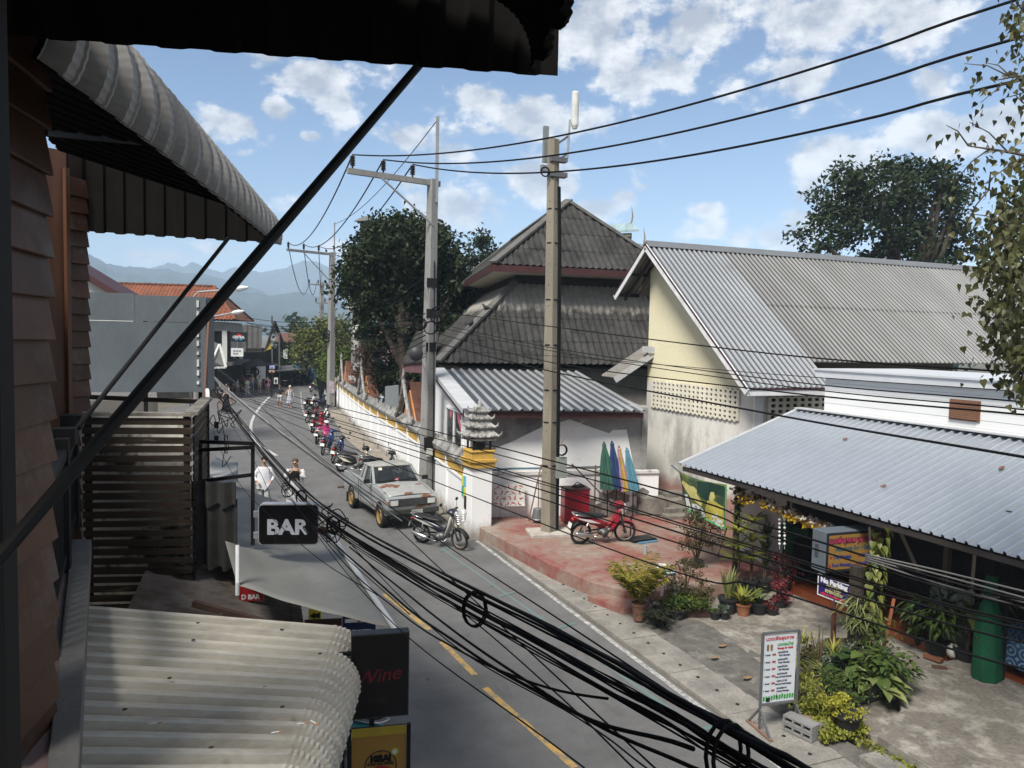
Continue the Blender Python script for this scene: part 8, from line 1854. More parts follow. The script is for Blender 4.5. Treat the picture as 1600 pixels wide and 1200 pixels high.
bed.prism([V((p.x, p.y, .0)) for p in bb_], Z*.26); bed.build('soil', mat('bed_soil', (.05, .042, .03), .95, var=.3), t)
ed = G(1345, 1098, .1); ee = G(1412, 1076, .1); MB().bar(ed+Z*.17, ee+Z*.17, .14, .3).build('edging', mat('dark_concrete_edge', (.08, .078, .07), .95, var=.3, stain=(.03, .035, .02), st=(.5, .65), ss=3), t)
sb = G(1338, 1040, BZ); m_ = MB(); m_.tube([sb, sb+V((-.03, 0, .5)), sb+V((-.06, .02, 1.1)), sb+V((-.1, 0, 1.7))], [.17, .14, .13, .1], 10); m_.build('stump', mat('dark_stump', (.04, .032, .025), .95, var=.5, scale=5, bp=.8), t)
t = thing('pothos_vine', 'big leaved pothos climbing the stump above planting bed', 'vine', sb); m_ = MB()
for k in range(120):
 h = rng.uniform(.1, 2.35); a = rng.uniform(-2.6, 1.2); c = sb+V((.10*h+math.cos(a)*.2+.08, math.sin(a)*.2, h)); heart_l = rng.uniform(.10, .19)
 lv, _lv = MB(), lv; heart(c, heart_l*.8, V((math.cos(a)*.6, math.sin(a)*.6, -1)), V((math.cos(a), math.sin(a), .5))); m_.add(lv.v, lv.f); lv = _lv
m_.build('foliage', LV['ol'], t); m_ = MB(); m_.tube(spline([sb+V((.15, 0, 0)), sb+V((.12, -.1, .9)), sb+V((.2, 0, 1.7)), sb+V((.25, .1, 2.3))], 4), .02, 6); m_.build('stem', BARK, t)
t = thing('staghorn_fern', 'pale stringy fern hanging on stump behind no parking sign', 'fern', sb+Z*1.5); m_ = MB()
for k in range(90): straps(m_, sb+V((-.08+rng.gauss(0, .08), rng.gauss(0, .12), rng.uniform(.7, 1.2))), 2, .38, .016, 1.6, .7, .3)
m_.build('foliage', LV['va'], t)
t = tag(MB().tube([sb+V((.32, -.25, .35)), sb+V((.55, -.2, 1.15))], .028, 6).build('orange_pole', mat('orange_brown_pole', (.26, .09, .04), .7)), 'short orange brown pole stuck in the planting bed', 'pole')
BG = 'shrubs in the planting bed'
def bp_(px, py, lab, fn, lm, nm='bed_plant', z=BZ, **kw): return plant(nm, lab, G(px, py, z), fn, lm, cat='plant', group=BG, **kw)
bp_(1278, 1052, 'feathery lime bamboo like shrub at left of planting bed', lambda mb, p: [straps(mb, p+V((rng.gauss(0, .14), rng.gauss(0, .14), h)), 9, .34, .022, .8, .6, 1.0) for h in (.0, .1, .2, .3, .42) for _ in range(3)], LV['yg'], stem=stems(8, .8, .2))
bp_(1300, 1066, 'ribbon leaved green clump in planting bed centre', lambda mb, p: straps(mb, p, 90, .55, .022, .9, .8, .9), LV['va'])
bp_(1318, 1062, 'grey green weedy shrub below the no parking post', bushf(.34, .34, 1100, .065, .13), LV['gy'], stem=stems(6, .5, .25))
bp_(1345, 1072, 'broad leaved green hosta like plant beside stump', lambda mb, p: broad(mb, p, 60, .24, .2, .55, .4), LV['gr'])
bp_(1322, 1085, 'low mixed green growth at foot of planting bed', bushf(.42, .2, 1000, .05, .12), LV['gr'])
bp_(1370, 1090, 'yellow variegated arrowhead leaves at bed corner', lambda mb, p: broad(mb, p, 26, .26, .18, .4, .28, .9), LV['va'])
bp_(1392, 1082, 'rounded dark green bush at right of planting bed', lambda mb, p: broad(mb, p, 220, .13, .06, .62, .36, .6), LV['gr'])
bp_(1250, 1102, 'yellow green small leaved bush beside menu stand', bushf(.36, .26, 1300, .05, .11), LV['yg'])
bp_(1362, 1045, 'tall thin green shrub behind pothos stump', bushf(.3, .5, 700, .07, .15), LV['gr'], stem=stems(7, .9, .25))
plant('potted_plant', 'grey pot with dark little bush behind menu stand', G(1257, 1062, FZ), bushf(.22, .22, 420, .06, .1), LV['br'], .14, .25, POTG, 'potted plant', stem=stems(6, .4, .2))
plant('potted_plant', 'black pot of bright yellow sedum at kerb edge', G(1322, 1136, .2), bushf(.24, .14, 800, .045, .08), LV['se'], .2, .2, POTB, 'potted plant')
plant('sedum_mound', 'bright yellow sedum mound left of the sedum pot', G(1292, 1112, .2), bushf(.22, .14, 700, .045, .08), LV['se'], cat='plant')
gcm = MB();
for k in range(2600):
 u, v = rng.random(), rng.random(); p = G(1245+u*75+v*40, 1100+v*62-u*8, .12); s = rng.uniform(.02, .045); n_ = V((rng.gauss(0, .5), rng.gauss(0, .5), 1)).normalized(); a = n_.orthogonal().normalized(); bq = n_.cross(a); p = p+Z*rng.uniform(.0, .12); gcm.add([p-a*s, p+bq*s*.6, p+a*s, p-bq*s*.6], [(0, 1, 2, 3)])
for k in range(500):
 y = rng.uniform(4.5, 7.6); p = V((8.5+rng.gauss(0, .06), y, .16)); s = rng.uniform(.02, .04); n_ = U3(); a = n_.orthogonal(); bq = n_.cross(a); gcm.add([p-a*s, p+bq*s*.6, p+a*s, p-bq*s*.6], [(0, 1, 2, 3)])
tag(gcm.build('ground_cover', LV['yg']), kind='stuff')
for k, (px, py, s, lab) in enumerate(((1258, 1136, .17, 'brown rounded rock beside menu stand foot'), (1275, 1146, .16, 'grey brown rock right of the brown rock at kerb'), (1310, 1082, .16, 'reddish broken brick lying in planting bed'), (1338, 1096, .2, 'dark lichened stone edging the planting bed'))):
 p = G(px, py, .1); m_ = MB(); m_.ell((0, 0, 0), (s, s*.75, s*.6), 10, 7); m_.v = [p+q*(1+.18*pnoise(q*9+V((k, 0, 0))))+Z*s*.4 for q in m_.v]; tag(m_.build('rock', mat('rock_%d' % k, ((.2, .15, .11), (.17, .15, .13), (.22, .10, .07), (.05, .05, .048))[k], .9, var=.3, bp=.4)), lab, 'rock')
MX = V((.99, -.12, 0)).normalized(); mn = MX.cross(Z); c0 = G(1186, 1142, .06); c0 = V((c0.x, c0.y, .06))
t = thing('menu_stand', 'white massage price board in grey steel stand on pavement', 'sign', c0+MX*.3)
W_m, z0, z1 = .60, .40, 1.42; oL = c0; oR = c0+MX*W_m
FR = mat('grey_steel_frame', (.14, .145, .15), .5, .4)
MB().obox(oL+Z*(z0-.06), MX*W_m, -mn*.01, Z*(z1-z0-.06)).v
MB().obox(oL+Z*z0+MX*.015, MX*(W_m-.06), -mn*.012, Z*(z1-z0-.04)).build('board', mat('printed_vinyl', (.50, .53, .56), .6, var=.05, scale=3), t)
for o in (oL, oR): MB().bar(o+Z*.3, o+Z*z1, .03).build('upright', FR, t)
for z in (z0-.02, z1): MB().bar(oL+Z*z, oR+Z*z, .03).build('rail', FR, t)
for o in (oL, oR):
 MB().bar(o+Z*.33, o-mn*.28, .025).build('foot', FR, t); MB().bar(o+Z*.33, o+mn*.28, .025).build('foot', FR, t); MB().bar(o+Z*.33, o+Z*0, .025).build('foot', FR, t); MB().bar(o-mn*.3+Z*.01, o+mn*.3+Z*.01, .05, .03).build('foot_bar', mat('pinkish_wood', (.2, .12, .09), .8), t)
RDP = mat('crimson_print', (.38, .02, .03), .6); GRP = mat('green_print', (.03, .25, .04), .6); NVP = mat('navy_text_print', (.05, .05, .09), .6)
def mt(body, u, z, size, w, m, nm='print', b=.002):
 m_ = MB(); put_text(m_, body, face_matrix(oL+MX*(W_m*u)+Z*z+mn*.006, MX, Z), size, fitw=w, bold=b); m_.build(nm, m, t)
mt('นวดเพื่อสุขภาพ', .47, 1.33, .07, .46, RDP, 'heading'); mt('นวดแผนไทย', .62, 1.24, .06, .26, GRP, 'heading'); mt('Massage for Health', .62, 1.185, .04, .26, RDP, 'heading')
rows = (('นวดไทย', 'Thai Massage', '200'), ('นวดเท้า', 'Foot Massage', '200'), ('นวดน้ำมัน', 'Oil Massage', '250'), ('นวดเท้าและหลัง', 'Foot and Back Massage', '250'), ('นวดคอ บ่า ไหล่', 'Head and Neck Massage', '200'), ('นวดประคบ', 'Herbal Massage', '300'))
for k, (th, en, pr) in enumerate(rows):
 z = 1.10-.105*k; mt('1 hour', .15, z, .032, .10, NVP); mt(pr, .32, z, .036, .06, RDP); mt(th, .56, z+.025, .034, .17, NVP); mt(en, .60, z-.02, .03, .08+.009*len(en), NVP)
m_ = MB()
for s in (-1, 1): m_.poly([oL+MX*(.12+s*.03+a)+Z*(1.21+q)+mn*.005 for a, q in ((-.02, -.05), (.012, -.05), (.02, .02), (.0, .05), (-.025, .03))])
m_.build('feet_picture', mat('brown_print', (.2, .13, .06), .6), t); m_ = MB()
for k in range(12):
 c = oL+MX*(.05+.043*k)+Z*(.455+.02*rng.random())+mn*.005; m_.poly([c+MX*a+Z*q for a, q in ((-.016, -.03), (.016, -.02), (.02, .03), (-.01, .045))])
m_.build('leaf_picture', GRP, t); m_ = MB(); c = oL+MX*.12+Z*.45+mn*.006; m_.poly([c+MX*a+Z*q for a, q in ((-.03, -.035), (.03, -.035), (.035, .02), (-.03, .025))]); c = oL+MX*.26+Z*.49+mn*.006; m_.poly([c+MX*a+Z*q for a, q in ((-.012, -.03), (.014, -.03), (.0, .045))]); m_.build('dark_picture', BLK, t)
for k in range(2):
 b_ = oR+V((-.12, -.1, .0+.115*k)); b_ = V((b_.x, b_.y, .06+.112*k)); tt = thing('hollow_block', ('lower', 'upper')[k]+' grey hollow concrete block under the menu stand foot', 'block', b_, 0, 'hollow blocks under the menu stand')
 m_ = MB(); ax, ay = V((.25, -.97, 0)), V((.97, .25, 0)); L_ = .46
 m_.obox(b_-ax*.12-ay*.1, ax*L_, ay*.2, Z*.025); m_.obox(b_-ax*.12-ay*.1+Z*.082, ax*L_, ay*.2, Z*.025)
 for q in range(4): m_.obox(b_-ax*.12-ay*.1+ax*(q*(L_-.03)/3)+Z*.0255, ax*.03, ay*.2, Z*.056)
 m_.build('body', mat('grey_block', (.2, .2, .195), .9, var=.2, fine=.2), tt)
lb = D(1289, 897, 13.6); lx = V((.995, -.06, 0)).normalized(); ln2 = lx.cross(Z); LW, LH, LT = 1.28, .74, .34
t = thing('light_box_sign', 'yellow Massage for Health light box sign in grey case', 'sign', lb)
MB().obox(lb-ln2*.02, lx*LW, -ln2*LT, Z*LH).build('case', mat('blue_grey_case', (.13, .155, .18), .5, .2, var=.12), t, bevel=.012)
MB().obox(lb+lx*.02+Z*.02, lx*(LW-.04), ln2*.004-ln2*.02, Z*(LH-.04)).build('rim', mat('dark_rim', (.02, .022, .026), .5), t)
def goldface():
 m, nt, b, out = _nt('gold_patterned_face'); v = coords(nt, (7, 7, 7)); w_ = N(nt, 'ShaderNodeTexVoronoi'); w_.distance = 'MANHATTAN'; w_.inputs['Scale'].default_value = 1.2; w_.inputs['Randomness'].default_value = 0; nt.links.new(v, w_.inputs['Vector'])
 nt.links.new(ramp(nt, w_.outputs['Distance'], .2, .6, (.36, .22, .06), (.29, .165, .04)), b.inputs['Base Color']); b.inputs['Roughness'].default_value = .45; return m
MB().obox(lb+lx*.06+Z*.06+ln2*.006, lx*(LW-.12), -ln2*.01, Z*(LH-.12)).build('face', goldface(), t)
def lt(body, u, z, size, w, m, nm='lettering', b=.004, off=.009):
 m_ = MB(); put_text(m_, body, face_matrix(lb+lx*(LW*u)+Z*z+ln2*off, lx, Z), size, fitw=w, bold=b); m_.build(nm, m, t)
lt('นวดเพื่อสุขภาพ บุญตาบ้านสวน', .5, .575, .13, 1.16, BLK, b=.016, off=.008); lt('นวดเพื่อสุขภาพ บุญตาบ้านสวน', .5, .58, .13, 1.15, mat('pink_print', (.45, .04, .12), .6), b=.004, off=.011)
TEALP = mat('teal_print', (.03, .10, .13), .6); BLUP = mat('blue_print', (.03, .035, .2), .6)
lt('Massage for Health', .5, .43, .12, .86, TEALP)
for (u, z, s, w) in ((.28, .285, 'Thai Massage', .40), (.755, .285, 'Oil Massage', .38), (.27, .14, 'Foot Massage', .42), (.755, .14, 'Herbal Massage', .46)):
 lt(s, u, z, .09, w, BLUP); cdot = lb+lx*(LW*u-w/2-.045)+Z*z+ln2*.009; m_ = MB(); m_.prism([cdot+lx*(.025*math.cos(a))+Z*(.025*math.sin(a)) for a in [2*PI*k/12 for k in range(12)]], ln2*.003); m_.build('red_dot', RDP, t)
m_ = MB(); [m_.obox(lb+V((-.002, 0, 0))-ln2*(.08+.0)-ln2*.1+Z*(.25+.035*k)-lx*.004, -ln2*.1, lx*.003, Z*.012) for k in range(7)]; m_.build('side_vents', BLK, t)
for u in (.75,): MB().bar(lb+lx*LW*u-ln2*.15+V((0, 0, -.9)), lb+lx*LW*u-ln2*.15, .07).build('post', mat('brown_wood_post', (.10, .045, .03), .7), t)
MB().tube([lb+lx*(LW+.05)+Z*1.0-ln2*.0+V((-.7, .3, .12)), lb+lx*(LW+.12)+Z*1.0, lb+lx*(LW+.12)+Z*0, lb+lx*(LW-.0)-Z*.02], .018, 6).build('yellow_pipe', mat('yellow_conduit', (.32, .26, .11), .6), t)
MB().bar(V((lb.x+1.0, lb.y+.3, .1)), V((lb.x+1.0, lb.y+.3, lb.z)), .08).build('post', mat('brown_wood_post', (.10, .045, .03), .7), t)
npd = D(1303, 922, 13.0); ny = V((.06, -1, 0)).normalized(); nn3 = ny.cross(Z); nw, nh = .70, .37
t = thing('no_parking_sign', 'navy No Parking sign with Thai text and red double arrow', 'sign', V((npd.x, npd.y, BZ)))
MB().obox(npd-ny*nw/2-Z*nh/2, ny*nw, -nn3*.02, Z*nh).build('board', mat('white_sign_edge', (.62, .63, .64), .5), t)
MB().obox(npd-ny*(nw/2-.025)-Z*(nh/2-.025)+nn3*.003, ny*(nw-.05), -nn3*.005, Z*(nh-.05)).build('navy_field', mat('sign_navy', (.016, .012, .10), .5), t)
def nt_(body, z, size, w, m, b=.003):
 m_ = MB(); put_text(m_, body, face_matrix(npd+Z*z+nn3*.006, ny, Z), size, fitw=w, bold=b); m_.build('lettering', m, t)
nt_('No Parking', .105, .12, .56, WPR, .008); nt_('ห้ามจอดรถ', .025, .085, .30, mat('pale_yellow_print', (.55, .5, .18), .6)); nt_('ขวางหน้าร้าน', -.055, .085, .36, MATS['pale_yellow_print'])
m_ = MB(); m_.prism([npd+nn3*.004+ny*a+Z*(q-.125) for a, q in ((-.28, 0), (-.2, .035), (-.2, .014), (.2, .014), (.2, .035), (.28, 0), (.2, -.035), (.2, -.014), (-.2, -.014), (-.2, -.035))], nn3*.003); m_.build('arrow', mat('sign_arrow_red', (.5, .02, .04), .6), t)
pbx = V((npd.x+.03, npd.y, 0)); MB().bar(pbx+Z*.1, pbx+Z*(npd.z+.1), .06).build('post', mat('red_brown_post', (.085, .03, .022), .6), t); MB().bar(pbx+Z*.55, pbx+V((.1, -.6, .58)), .05).build('foot_rail', MATS['red_brown_post'], t)
B00, B10 = PX(1073, 796, 10.9), PX(1133, 827, 10.9); B01, B11 = PX(1061, 737, 10.86), PX(1135, 757, 10.86)
t = thing('massage_banner', 'green and yellow massage picture banner hanging from roof corner', 'banner', B11)
def bn(u, v, o=0):
 p = B00.lerp(B10, u).lerp(B01.lerp(B11, u), v); return p+V((-.03*math.sin(PI*u)*math.sin(PI*v*.8)-o, 0, -.05*math.sin(PI*u)*v))
m_ = MB(); m_.shell(bn, 14, 10, V((.006, 0, 0))); m_.build('cloth', mat('olive_green_print', (.10, .13, .03), .6, var=.5, scale=2.5, stain=(.03, .06, .04), st=(.45, .6), ss=1.5), t, smooth=True)
def bpoly(pts, m, nm, o):
 m_ = MB(); cx = sum(p[0] for p in pts)/len(pts); cy = sum(p[1] for p in pts)/len(pts)
 P_ = [bn(x, y, o) for x, y in pts]; ce = bn(cx, cy, o); n = len(P_); m_.add(P_+[ce], [(i, (i+1) % n, n) for i in range(n)]); m_.build(nm, m, t)
SK = mat('yellow_skin_print', (.42, .36, .07), .6, var=.3, scale=4); SK2 = mat('pale_gold_print', (.50, .46, .17), .6, var=.25, scale=5); HAIR = mat('dark_green_hair_print', (.012, .04, .03), .6, var=.3); TOW = mat('towel_print', (.55, .58, .58), .6, var=.1)
bpoly([(.52, .02), (.55, .3), (.62, .52), (.72, .60), (.86, .52), (.96, .48), (.97, .15), (.9, .04)], SK, 'body_print', .004)
bpoly([(.42, .95), (.40, .68), (.47, .55), (.60, .52), (.70, .56), (.74, .78), (.95, .72), (.97, .95), (.7, .99)], HAIR, 'hair_print', .006)
bpoly([(.66, .58), (.70, .76), (.77, .78), (.79, .66), (.72, .50)], SK2, 'ear_print', .008)
bpoly([(.02, .72), (.06, .80), (.22, .74), (.34, .76), (.40, .70), (.38, .60), (.50, .42), (.46, .30), (.36, .34), (.2, .42), (.1, .55)], SK2, 'hand_print', .008)
bpoly([(.18, .02), (.2, .26), (.34, .30), (.48, .26), (.55, .02)], TOW, 'towel_print', .007); bpoly([(.02, .05), (.04, .42), (.12, .46), (.16, .04)], TOW, 'towel_print', .007)
for (x, y, s) in ((.78, .13, .09), (.90, .07, .07), (.28, .06, .06)):
 for k in range(5):
  a = 2*PI*k/5; bpoly([(x, y), (x+s*math.cos(a-.5), y+s*1.3*math.sin(a-.5)), (x+s*1.3*math.cos(a), y+s*1.7*math.sin(a)), (x+s*math.cos(a+.5), y+s*1.3*math.sin(a+.5))], TOW, 'petal_print', .010)
 bpoly([(x-s*.4, y), (x, y+s*.5), (x+s*.4, y), (x, y-s*.5)], mat('flower_centre_print', (.5, .38, .03), .6), 'flower_centre', .012)
GB = mat('bright_green_border', (.05, .32, .09), .6); m_ = MB(); m_.tube([bn(.0, .0, .004), bn(.5, -.0, .004), bn(1, 0, .004), bn(1, .5, .004), bn(1, 1, .004)], .018, 4); m_.build('border', GB, t)
LB0 = V((7.5, 20.55, TZ)); ld = (V((12.9, 19.38, .3))-V((7.5, 20.55, .3))).normalized(); lno = V((ld.y, -ld.x, 0))
def onL(px): # point on terrace along the low wall under a bearing
 r = ray(px, 700); a = (LB0-CAMP); k = (a.x*ld.y-a.y*ld.x)/(r.x*ld.y-r.y*ld.x); p = CAMP+r*k; return V((p.x, p.y, TZ))
t = thing('folding_table', 'folded table with red chilli pattern leaning on low white wall', 'table', onL(795)); o = onL(770)+lno*.30; e = onL(819)+lno*.30; tw_ = (e-o); upv = (Z*.62-lno*.14)
m_ = MB(); m_.obox(o+Z*.38, tw_, lno*.02, upv); m_.build('tabletop', mat('table_white', (.55, .53, .5), .5), t, bevel=.015)
m_ = MB(); cn_ = tw_.cross(upv).normalized(); cn_ = cn_ if cn_.y < 0 else -cn_
for i in range(5):
 for j in range(4):
  c = o+Z*.38+tw_*((i+.5+(.25 if j % 2 else -.1))/5.4)+upv*((j+.5)/4)+cn_*.024; a = (i*2.1+j*1.3); x = tw_.normalized()*math.cos(a)+upv.normalized()*math.sin(a); y = cn_.cross(x)
  m_.poly([c+x*q+y*w for q, w in ((-.07, .01), (-.03, .035), (.03, .03), (.075, -.02), (.02, -.0), (-.04, .0))])
m_.build('chilli_pattern', mat('chilli_red', (.36, .03, .025), .6), t); m_ = MB()
for i in range(6):
 for j in range(4):
  c = o+Z*.38+tw_*((i+.3)/6.2)+upv*((j+.25)/4.2)+cn_*.024; m_.poly([c+tw_.normalized()*q+upv.normalized()*w for q, w in ((-.02, 0), (0, .02), (.03, .012), (.01, -.012))])
m_.build('leaf_print_pattern', mat('grey_green_print', (.12, .14, .11), .6), t)
for f in (.22, .82): m_ = MB(); q = o+tw_*f; m_.tube([q+Z*.38, q+lno*.02+Z*.2, q-lno*.0+V((.04, 0, 0))], .014, 6); m_.tube([q+Z*.38+tw_.normalized()*.05, q+tw_.normalized()*.12], .012, 6); m_.build('leg', CHROME, t)
rb_ = onL(890)+lno*.75; t = thing('red_cabinet', 'dark red metal cabinet behind red moped by tan pole', 'cabinet', rb_)
m_ = MB(); m_.box(rb_+Z*.50, (.72, .5, .92), rz=math.atan2(ld.y, ld.x)); m_.build('body', mat('cabinet_red', (.22, .012, .022), .4, var=.2, scale=2, stain=(.12, .02, .02), st=(.55, .7)), t, bevel=.015)
m_ = MB(); m_.box(rb_+Z*.975, (.76, .54, .035), rz=math.atan2(ld.y, ld.x)); m_.build('lid', mat('cabinet_lid', (.05, .02, .02), .5), t); m_ = MB(); m_.box(rb_+V((.1, 0, 1.02)), (.3, .2, .07), rz=.3); m_.tube([rb_+V((-.1, 0, 1.0)), rb_+V((.1, .1, 1.12)), rb_+V((.25, 0, 1.05))], .015, 5); m_.build('scrap_parts', BPL, t)
PARA = [(945, 702, 'green', (.045, .13, .095), 'folded green parasol leaning on white outbuilding'), (956, 699, 'blue', (.03, .06, .16), 'folded dark blue parasol next to green one'), (968, 714, 'pink', (.42, .25, .36), 'folded pink and yellow parasol between blue and cyan ones'), (979, 716, 'cyan', (.11, .28, .36), 'folded cyan parasol at outbuilding corner')]
for k, (px, py, nm, c, lab) in enumerate(PARA):
 bpt = onL(px+(2, 4, 4, 6)[k])+lno*(.30+.03*k); tp_ = D(px-1, py, 22.0-.1*k); bt_ = V((bpt.x, bpt.y, 1.22+(0, .02, -.06, -.05)[k])); t = thing('folded_parasol', lab, 'parasol', V((bpt.x, bpt.y, TZ)), 0, 'folded parasols by the outbuilding'); tp_ = V((bpt.x-.12-.03*k, bpt.y+.1, 2.55-(0, -.03, .12, .16)[k]))
 m_ = MB(); n = 36; rw = (.20, .16, .14, .16)[k]; ax = (bt_-tp_).normalized(); u = ax.orthogonal().normalized(); w = ax.cross(u); base = len(m_.v)
 for i, f in enumerate((0, .04, .08, .3, .6, .85, 1.0)):
  r_ = (.03, .06, .055, .55*rw, .82*rw, .97*rw, rw)[i]
  for j in range(n): a = 2*PI*j/n; rr = r_*(1+(.2 if i > 2 else .05)*math.cos(a*9+i*.5)); m_.v.append(tp_.lerp(bt_, f)+u*math.cos(a)*rr+w*math.sin(a)*rr)
 for i in range(6):
  for j in range(n): m_.f.append([base+i*n+j, base+i*n+(j+1) % n, base+(i+1)*n+(j+1) % n, base+(i+1)*n+j]); m_.mi.append(1 if (k == 2 and (j // 6) % 2) else 0)
 m_.f.append([base+6*n+j for j in range(n)]); m_.mi.append(0)
 ms_ = [mat('parasol_'+nm, [q*.8 for q in c], .8, var=.15, scale=4)]+([mat('parasol_yellow', (.4, .28, .06), .8)] if k == 2 else [])
 m_.build('canopy', ms_ if k == 2 else ms_[0], t); MB().tube([V((bpt.x, bpt.y, TZ)), bt_.lerp(tp_, .05)], .018, 7).build('pole', STEELB, t); MB().ell(tp_+Z*.02, .03, 8, 6).build('finial', ms_[0] if k != 2 else mat('maroon_tip', (.14, .03, .05), .7), t)
t = thing('bucket', 'upturned grey metal bucket beside tan pole footing', 'bucket', onL(835)+lno*.75); p = onL(834)+lno*.75+Z*.1; MB().lathe([(.17, 0), (.175, .02), (.13, .3), (.12, .31)], p, 18).build('pail', mat('dull_zinc', (.2, .2, .2), .5, .6), t); MB().torus(p+Z*.015, .175, .01, 'Z', 18, 5).build('rim', GALV, t)
t = thing('bamboo_sticks', 'two bamboo sticks leaning on the wall left of tan pole', 'sticks', onL(828)); BAM = mat('bamboo_brown', (.16, .10, .06), .7, var=.3)
MB().tube([onL(823)+lno*.5, onL(845)+lno*.12+Z*1.55], .02, 6).build('stick', BAM, t); MB().tube([onL(840)+lno*.35, onL(841)+lno*.1+Z*1.2], .014, 6).build('stick', BAM, t)
t = thing('stick_frame', 'rough T shaped stick frame standing right of tan pole', 'frame', onL(925)+lno*.3); q = onL(926)+lno*.35; MB().tube([q, q+Z*1.55], .022, 6).build('upright', BAM, t); MB().tube([q+Z*1.5-ld*1.05, q+Z*1.46+ld*.05], .02, 6).build('crossbar', BAM, t); MB().tube([q+Z*1.6-ld*.72, q+Z*.75+ld*.15], .018, 6).build('brace', STEELB, t)
tag(MB().tube(spline([p3at(2.75, .22, -.2), p3at(3.05, .45, -.2), p3at(3.35, .9, -.15), p3at(3.42, 1.15, -.1)], 5), [.012-.0006*k for k in range(16)], 5).build('dry_twig', BAM), 'thin reddish dry twig curving from the tan pole coil', 'twig')
st_ = thing('stone_steps', 'worn grey stone steps rising to the dark passage', 'steps', G(985, 840, TZ)); GST = mat('worn_stone', (.19, .175, .15), .95, var=.35, scale=3, fine=.3, bp=.6)
for k in range(4): MB().obox(V((12.75+.1*k, 19.2+.35*k-.6, TZ-.05)), V((1.15, -.1, 0)), V((.05, .42, 0)), Z*(.16+.15*k)).build('step', GST, st_, bevel=.03)
MB().prism([V((12.2, 19.35, TZ)), V((13.0, 19.0, TZ)), V((13.2, 19.8, TZ)), V((12.4, 20.1, TZ))], Z*.55).build('rubble_base', GST, st_, bevel=.05)
t = thing('pipe_rail', 'grey pipe handrail and stout post beside yellow hall', 'handrail', G(1050, 830, TZ)); p = V((13.55, 18.6, TZ)); MB().tube([p+V((0, -.9, 0)), p+V((0, -.9, .75)), p+V((.1, .2, 1.05)), p+V((.15, 1.3, 1.35))], .028, 7).build('pipe', mat('blue_grey_pipe2', (.16, .18, .19), .5, .4), t); MB().box(p+V((-.05, .3, .85)), (.09, .09, .75)).build('post', mat('dark_grey_post', (.07, .075, .08), .6), t)
t = thing('sandal_tray', 'dark tray with blue edge lying by red moped front wheel', 'tray', G(1000, 846, TZ)); p = G(1001, 844, TZ); MB().box(p+Z*.04, (.75, .4, .06), rz=.1).build('tray', BPL, t, bevel=.01); MB().box(p+V((.05, -.28, .02)), (.6, .08, .03), rz=.1).build('blue_strip', mat('blue_strip', (.08, .2, .32), .6), t); MB().tube([p+V((-.25, .1, .05)), p+V((-.25, .1, .65))], .02, 6).build('stub_post', STEELB, t)
tag(MB().cyl(G(1008, 866, TZ), G(1008, 866, TZ)+Z*.22, .045, 10).build('pipe_stub', mat('grey_pipe_stub', (.28, .29, .3), .7)), 'short grey pipe stub standing on red terrace', 'pipe')
tag(MB().tube([G(1118, 880, .1), PX(1136, 824, 11.0)], .016, 6).build('leaning_stick', mat('red_brown_stick', (.2, .07, .05), .7)), 'thin red brown stick leaning toward the banner corner', 'stick')
wb = thing('water_pipes', 'blue pipes running along top of low white wall', 'pipe', onL(800)+Z*1.4)
for dz, r_ in ((1.42, .018), (1.45, .012)): MB().tube([onL(768)+lno*.08+Z*(dz-.04), onL(800)+lno*.08+Z*dz, onL(860)+lno*.08+Z*dz, onL(940)+lno*.07+Z*(dz+.02)], r_, 6).build('pipe', mat('faded_blue_pipe', (.05, .14, .19), .6), wb)
s0 = G(1437, 992, .26); t = thing('blue_stool', 'round blue topped stool with white legs in shop front', 'stool', s0); MB().lathe([(.2, .0), (.21, .02), (.2, .05)], s0+Z*.52, 18).build('seat', mat('deep_blue_seat', (.015, .06, .12), .5), t)
for k in range(4): a = PI/4+k*PI/2; d = V((math.cos(a), math.sin(a), 0)); MB().tube([s0+d*.2, s0+d*.13+Z*.52], .018, 6).build('leg', WP, t)
t = thing('painted_panel', 'pale green and white mottled panel behind shop plants', 'panel', G(1455, 995, .26)); p = D(1446, 985, 14.0); m_ = MB(); m_.obox(V((12.6, 9.9, .26)), V((.15, -.75, 0)), V((.02, 0, 0)), Z*1.0); m_.build('panel', mat('mottled_green_panel', (.25, .28, .2), .6, var=.2, stain=(.5, .5, .48), st=(.5, .6), ss=3), t)
def sp2(px, py, lab, fn, lm, r, h, pm, z=.14, **kw): return plant('potted_plant', lab, G(px, py, z), fn, lm, r, h, pm, 'potted plant', 'plants in the shop front', **kw)
sp2(1462, 1024, 'dark potted bush spilling onto the orange tiled edge', lambda mb, p: broad(mb, p, 260, .20, .055, .75, .48, .8), LV['gr'], .2, .26, POTB)
sp2(1440, 1008, 'leafy dark green plant beside blue stool', lambda mb, p: broad(mb, p, 120, .20, .06, .5, .34, .9), LV['gr'], .15, .15, POTB)
sp2(1510, 1040, 'large banana like plant with broad drooping leaves in black pot', lambda mb, p: [broad(mb, p+Z*.15, 9, .62, .26, 1.1, .2, .7)], LV['gr'], .21, .3, POTB, stem=stems(7, 1.0, .15))
sp2(1478, 1000, 'tall strap leaved plant in the gloom of shop', lambda mb, p: straps(mb, p, 40, 1.1, .05, .8, .5, 1.2), LV['dk'], .2, .3, POTB)
t = thing('white_vase', 'small round white vase beside black pot on block', 'vase', G(1489, 1030, .2)); MB().lathe([(.05, 0), (.10, .05), (.115, .12), (.09, .2), (.05, .23), (.055, .25)], G(1489, 1028, .2), 18).build('body', mat('ivory_glaze', (.55, .53, .47), .3), t, smooth=True)
